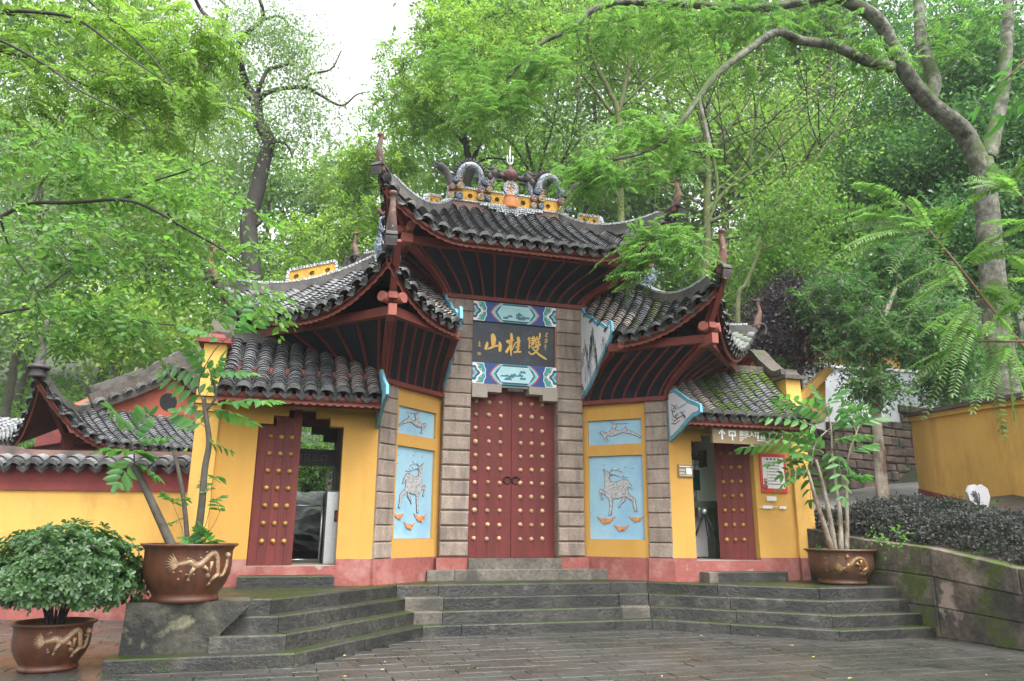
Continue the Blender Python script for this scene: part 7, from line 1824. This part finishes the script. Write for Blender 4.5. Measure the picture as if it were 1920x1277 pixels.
# ------------------------------------------------------------------ potted plants
def soil_top(p): return Vector((p[0], p[1], p[2] + .55))
bu = Tree('round_bush', 'dense round glossy bush growing in the brown pot on the paving', 'bush', (POTB[0], POTB[1], POTB[2] + .43), M['barkdark'])
bc_ = Vector(A(118, 1078, 8.2))
for k in range(9):
    a = 2 * PI * k / 9; bu.limb([bu.b + Vector((.05 * math.cos(a), .05 * math.sin(a), -.05)), bu.b + Vector((.15 * math.cos(a), .15 * math.sin(a), .22)), bc_ + Vector((.38 * math.cos(a), .38 * math.sin(a), -.05))], .018, .008, 5)
nB = 3100
v = unit(RNG.normal(size=(nB, 3))); v = v[v[:, 2] > -.45]; rr = RNG.uniform(.66, 1.03, (len(v), 1))
rad_ = np.array([.75, .75, .55]); bump_ = 1 + .07 * np.sin(v[:, :1] * 7 + 1) + .06 * np.sin(v[:, 1:2] * 9) + .05 * np.sin(v[:, 2:] * 8 + 2)
pts = np.array(bc_) + v * rr * bump_ * rad_ + np.array([0, 0, -.05])
bu.reach(pts[::7], nn=3, rmin=.003, rk=.3)
for p, d in zip(pts, v):
    n = 5; ang = RNG.uniform(0, 6.3) + np.arange(n) * 2 * PI / n
    d = unit(d + RNG.normal(size=3) * .25 + np.array([0, 0, .35])); e1 = unit(np.cross(d, [.3, .9, .2])); e2 = np.cross(d, e1)
    D = unit(np.outer(np.cos(ang), e1) + np.outer(np.sin(ang), e2) + d * .45 + RNG.normal(size=(n, 3)) * .12)
    L = .070 * RNG.uniform(.75, 1.2, n); bu.lv.add(np.repeat(p[None], n, 0), D, np.repeat(d[None], n, 0) + RNG.normal(size=(n, 3)) * .15, L, L * .5)
bu.done(M['lf_gloss'], True, 300)

pl = Tree('potted_tree', 'three stemmed young tree with fresh leaves in the large pot left of the steps', 'tree', (POTL[0], POTL[1], POTL[2] + .56), M['bark'])
y = 8.52
pl.limb([A(326, 1032, y), A(300, 975, y), A(272, 915, y), A(250, 872, y)], .052, .034, 9)
pl.limb([A(353, 1032, y + .1), A(346, 950, y + .1), A(336, 890, y + .1), A(326, 845, y + .1)], .030, .020, 8)
pl.limb([A(367, 1032, y), A(378, 950, y), A(384, 880, y), A(392, 830, y), A(386, 780, y), (A(382, 745, y))], .044, .024, 9)
pl.limb([A(386, 770, y), A(404, 745, y), A(400, 715, y), A(392, 690, y)], .018, .010, 6)
pl.limb([A(384, 760, y), A(372, 720, y), A(400, 660, y), A(440, 620, y)], .010, .004, 5)
pl.limb([A(252, 876, y), A(250, 840, y), A(238, 800, y)], .010, .004, 5)
pl.limb([A(350, 1025, y), A(338, 980, y), A(322, 940, y)], .004, .002, 4); pl.limb([A(372, 1025, y), A(392, 960, y), A(398, 900, y)], .005, .002, 4); pl.limb([A(372, 1025, y), A(400, 985, y), A(412, 960, y)], .004, .002, 4)
def fr(T, a, b, pairs, size, asp, yy, jit=.15, droop=.16, r=.004):
    p, q = Vector(A(a[0], a[1], yy)), Vector(A(b[0], b[1], yy + RNG.uniform(-jit, jit)))
    L = (q - p).length; frond(T.lv, T.tw, p, (q - p) + Vector((0, 0, droop * L)), L, pairs, size, asp, droop, r, .45)
for a, b, n in (((392, 760), (520, 752), 8), ((388, 765), (470, 790), 6), ((385, 750), (300, 700), 6), ((400, 715), (350, 640), 6), ((395, 700), (470, 700), 6), ((440, 620), (500, 590), 5), ((420, 640), (340, 610), 6), ((430, 630), (460, 560), 5), ((384, 800), (330, 770), 5), ((390, 830), (430, 845), 4), ((386, 745), (420, 660), 6),
                ((240, 805), (200, 760), 5), ((245, 815), (285, 770), 5), ((250, 845), (195, 845), 6), ((250, 860), (225, 900), 5), ((252, 865), (290, 890), 5), ((246, 830), (310, 820), 5), ((250, 850), (275, 850), 5),
                ((322, 940), (310, 925), 3), ((322, 945), (350, 935), 3), ((335, 975), (315, 985), 3), ((398, 900), (415, 895), 3), ((396, 920), (380, 905), 3), ((398, 940), (418, 930), 3), ((412, 960), (405, 940), 3), ((380, 1010), (375, 985), 4), ((370, 1020), (345, 1010), 4), ((375, 1020), (400, 1015), 5), ((385, 1015), (370, 995), 4)):
    fr(pl, a, b, n, .20 if n > 4 else .13, .42, y)
pl.done(M['lf_pot'], True, 300)

pr = Tree('potted_tree', 'four pale stemmed sapling with big pinnate leaves in the pot right of the gate', 'tree', (POTR[0], POTR[1], POTR[2] + .48), M['barkwhite'])
y = 12.28
pr.limb([A(1560, 1036, y), A(1545, 985, y), A(1528, 930, y), A(1514, 880, y)], .055, .022, 8)
pr.limb([A(1566, 1036, y), A(1556, 970, y), A(1542, 905, y), A(1530, 862, y)], .05, .022, 8)
pr.limb([A(1577, 1036, y), A(1575, 965, y), A(1566, 900, y), A(1560, 850, y)], .045, .020, 8)
pr.limb([A(1588, 1036, y), A(1588, 960, y), A(1587, 895, y), A(1592, 850, y), A(1610, 800, y)], .042, .008, 8)
pr.limb([A(1560, 855, y), A(1558, 800, y), A(1548, 755, y)], .018, .008, 5); pr.limb([A(1520, 880, y), A(1530, 830, y), A(1560, 800, y)], .014, .006, 5)
for a, b, n in (((1555, 810), (1385, 775), 9), ((1540, 845), (1385, 840), 9), ((1550, 770), (1520, 715), 5), ((1550, 765), (1585, 725), 5), ((1555, 800), (1640, 765), 7), ((1556, 830), (1630, 815), 6), ((1562, 850), (1600, 890), 5), ((1530, 865), (1470, 890), 6), ((1545, 850), (1490, 810), 6), ((1556, 790), (1500, 750), 6), ((1560, 840), (1560, 900), 5), ((1588, 900), (1625, 890), 5), ((1592, 850), (1640, 830), 5), ((1610, 800), (1660, 780), 5), ((1605, 810), (1580, 745), 5), ((1530, 862), (1480, 845), 5), ((1514, 880), (1465, 915), 5), ((1550, 780), (1450, 745), 6), ((1520, 860), (1440, 870), 6), ((1570, 845), (1580, 920), 5), ((1555, 815), (1590, 770), 5), ((1520, 875), (1520, 930), 4), ((1545, 830), (1430, 810), 7)):
    fr(pr, a, b, n, .25 if n > 6 else .23, .38, y, .35, .24, .006)
for k in range(14): spray(pr.lv, pr.tw, (POTR[0] + RNG.uniform(-.42, .42), POTR[1] + RNG.uniform(-.3, .3), POTR[2] + .47), rdir(1, .8)[0], .14, 6, .06, .4, .2, .002)
pr.done(M['lf_pot'], True, 300)

# ------------------------------------------------------------------ hedge, ferns and small weeds
hd = empty('purple_hedge', (6.6, 11.0, 1.2), 0, 'low clipped grey purple hedge filling the raised bed on the right', 'hedge')
hl = Leaves(); hs = MB()
for _ in range(3600):
    yy = RNG.uniform(7.0, 13.6); x0 = np.interp(yy, [p[1] for p in RET][::-1], [p[0] for p in RET][::-1]) + .28
    u_ = RNG.uniform(0, 1); x = x0 + u_ * np.interp(yy, [7, 11, 12.5, 13.6], [2.2, 2.2, 1.7, 1.3]); zb_ = np.interp(yy, [7, 9.85, 11.1, 13.4], [.75, 1.0, 1.2, 1.5]) + .18 * u_
    top = .30 + .05 * math.sin(x * 3) + .05 * math.sin(yy * 4.1)
    h = top * (RNG.uniform(.15, 1.) if u_ < .12 else RNG.uniform(.75, 1.)) * (min(1, .45 + u_ * 5))
    cluster(hl, (x - 6.6, yy - 11.0, zb_ + h - 1.2), 16, .075, .055, .62)
hl.build(hd, M['lf_hedge'], name='hedge_foliage')
for _ in range(24):
    yy = RNG.uniform(8, 13); x0 = np.interp(yy, [p[1] for p in RET][::-1], [p[0] for p in RET][::-1]) + RNG.uniform(.3, 1.2)
    z_ = np.interp(yy, [7, 9.85, 11.1, 13.4], [.75, 1.0, 1.2, 1.5]); hs.tube([(x0 - 6.6, yy - 11, z_ - 1.25), (x0 - 6.6 + RNG.uniform(-.1, .1), yy - 11 + RNG.uniform(-.1, .1), z_ - 1.0)], [.010, .005], 4)
hs.build('hedge_stems', M['barkdark'], hd)['kind'] = 'stuff'
wd_ = Leaves()
for px, py, yy, n in ((1690, 1003, 11.4, 8), (1668, 1018, 11.3, 5), (1640, 1005, 11.9, 6), (1905, 700, 13.0, 6), (1890, 790, 13.2, 5), (1900, 800, 13.2, 5)):
    p = at(px, py, yy)
    for k in range(n): spray(wd_, None, tuple(p), rdir(1, .5)[0], .16, 4, .085, .6, .3)
for k in range(30):
    x = RNG.uniform(-4.55, -2.6); p = GM @ Vector((x, RNG.uniform(-.62, -.4), 4.33)); spray(wd_, None, tuple(p), rdir(1, .8)[0], .12, 4, .06, .4, .3)
for k in range(40):
    t = RNG.uniform(0, 1); a, b = Vector(S1[0]), Vector(S1[1]); q = a.lerp(b, t); spray(wd_, None, (q.x + RNG.uniform(-.02, .02), q.y - .02, .0), rdir(1, .6)[0], .05, 4, .022, .4, .3)
for k in range(26):
    p = HR.obj.parent.matrix_world @ Vector((RNG.uniform(2, 7), 1.3, 0)); z_ = 4.95; spray(wd_, None, (p.x, p.y, z_ + RNG.uniform(-.3, .5)), rdir(1, .1)[0], .25, 5, .08, .45, .6)
tag(link('weeds', leaf_mesh('weeds', *wd_.cat(), M['lf_frond']), None), kind='stuff')
# ------------------------------------------------------------------ the damp air
hz_ = MB(); hz_.box(-120, 120, -62, 120, -1.1, 44)
hm = bpy.data.materials.new('damp_air'); hm.use_nodes = True
hn, hl_ = hm.node_tree.nodes, hm.node_tree.links
hn.remove(hn['Principled BSDF'])
vp = hn.new('ShaderNodeVolumePrincipled'); vp.inputs['Color'].default_value = (.93, .96, .98, 1); vp.inputs['Density'].default_value = .0007
hl_.new(vp.outputs[0], hn['Material Output'].inputs['Volume'])
tag(hz_.build('haze', hm), kind='stuff')
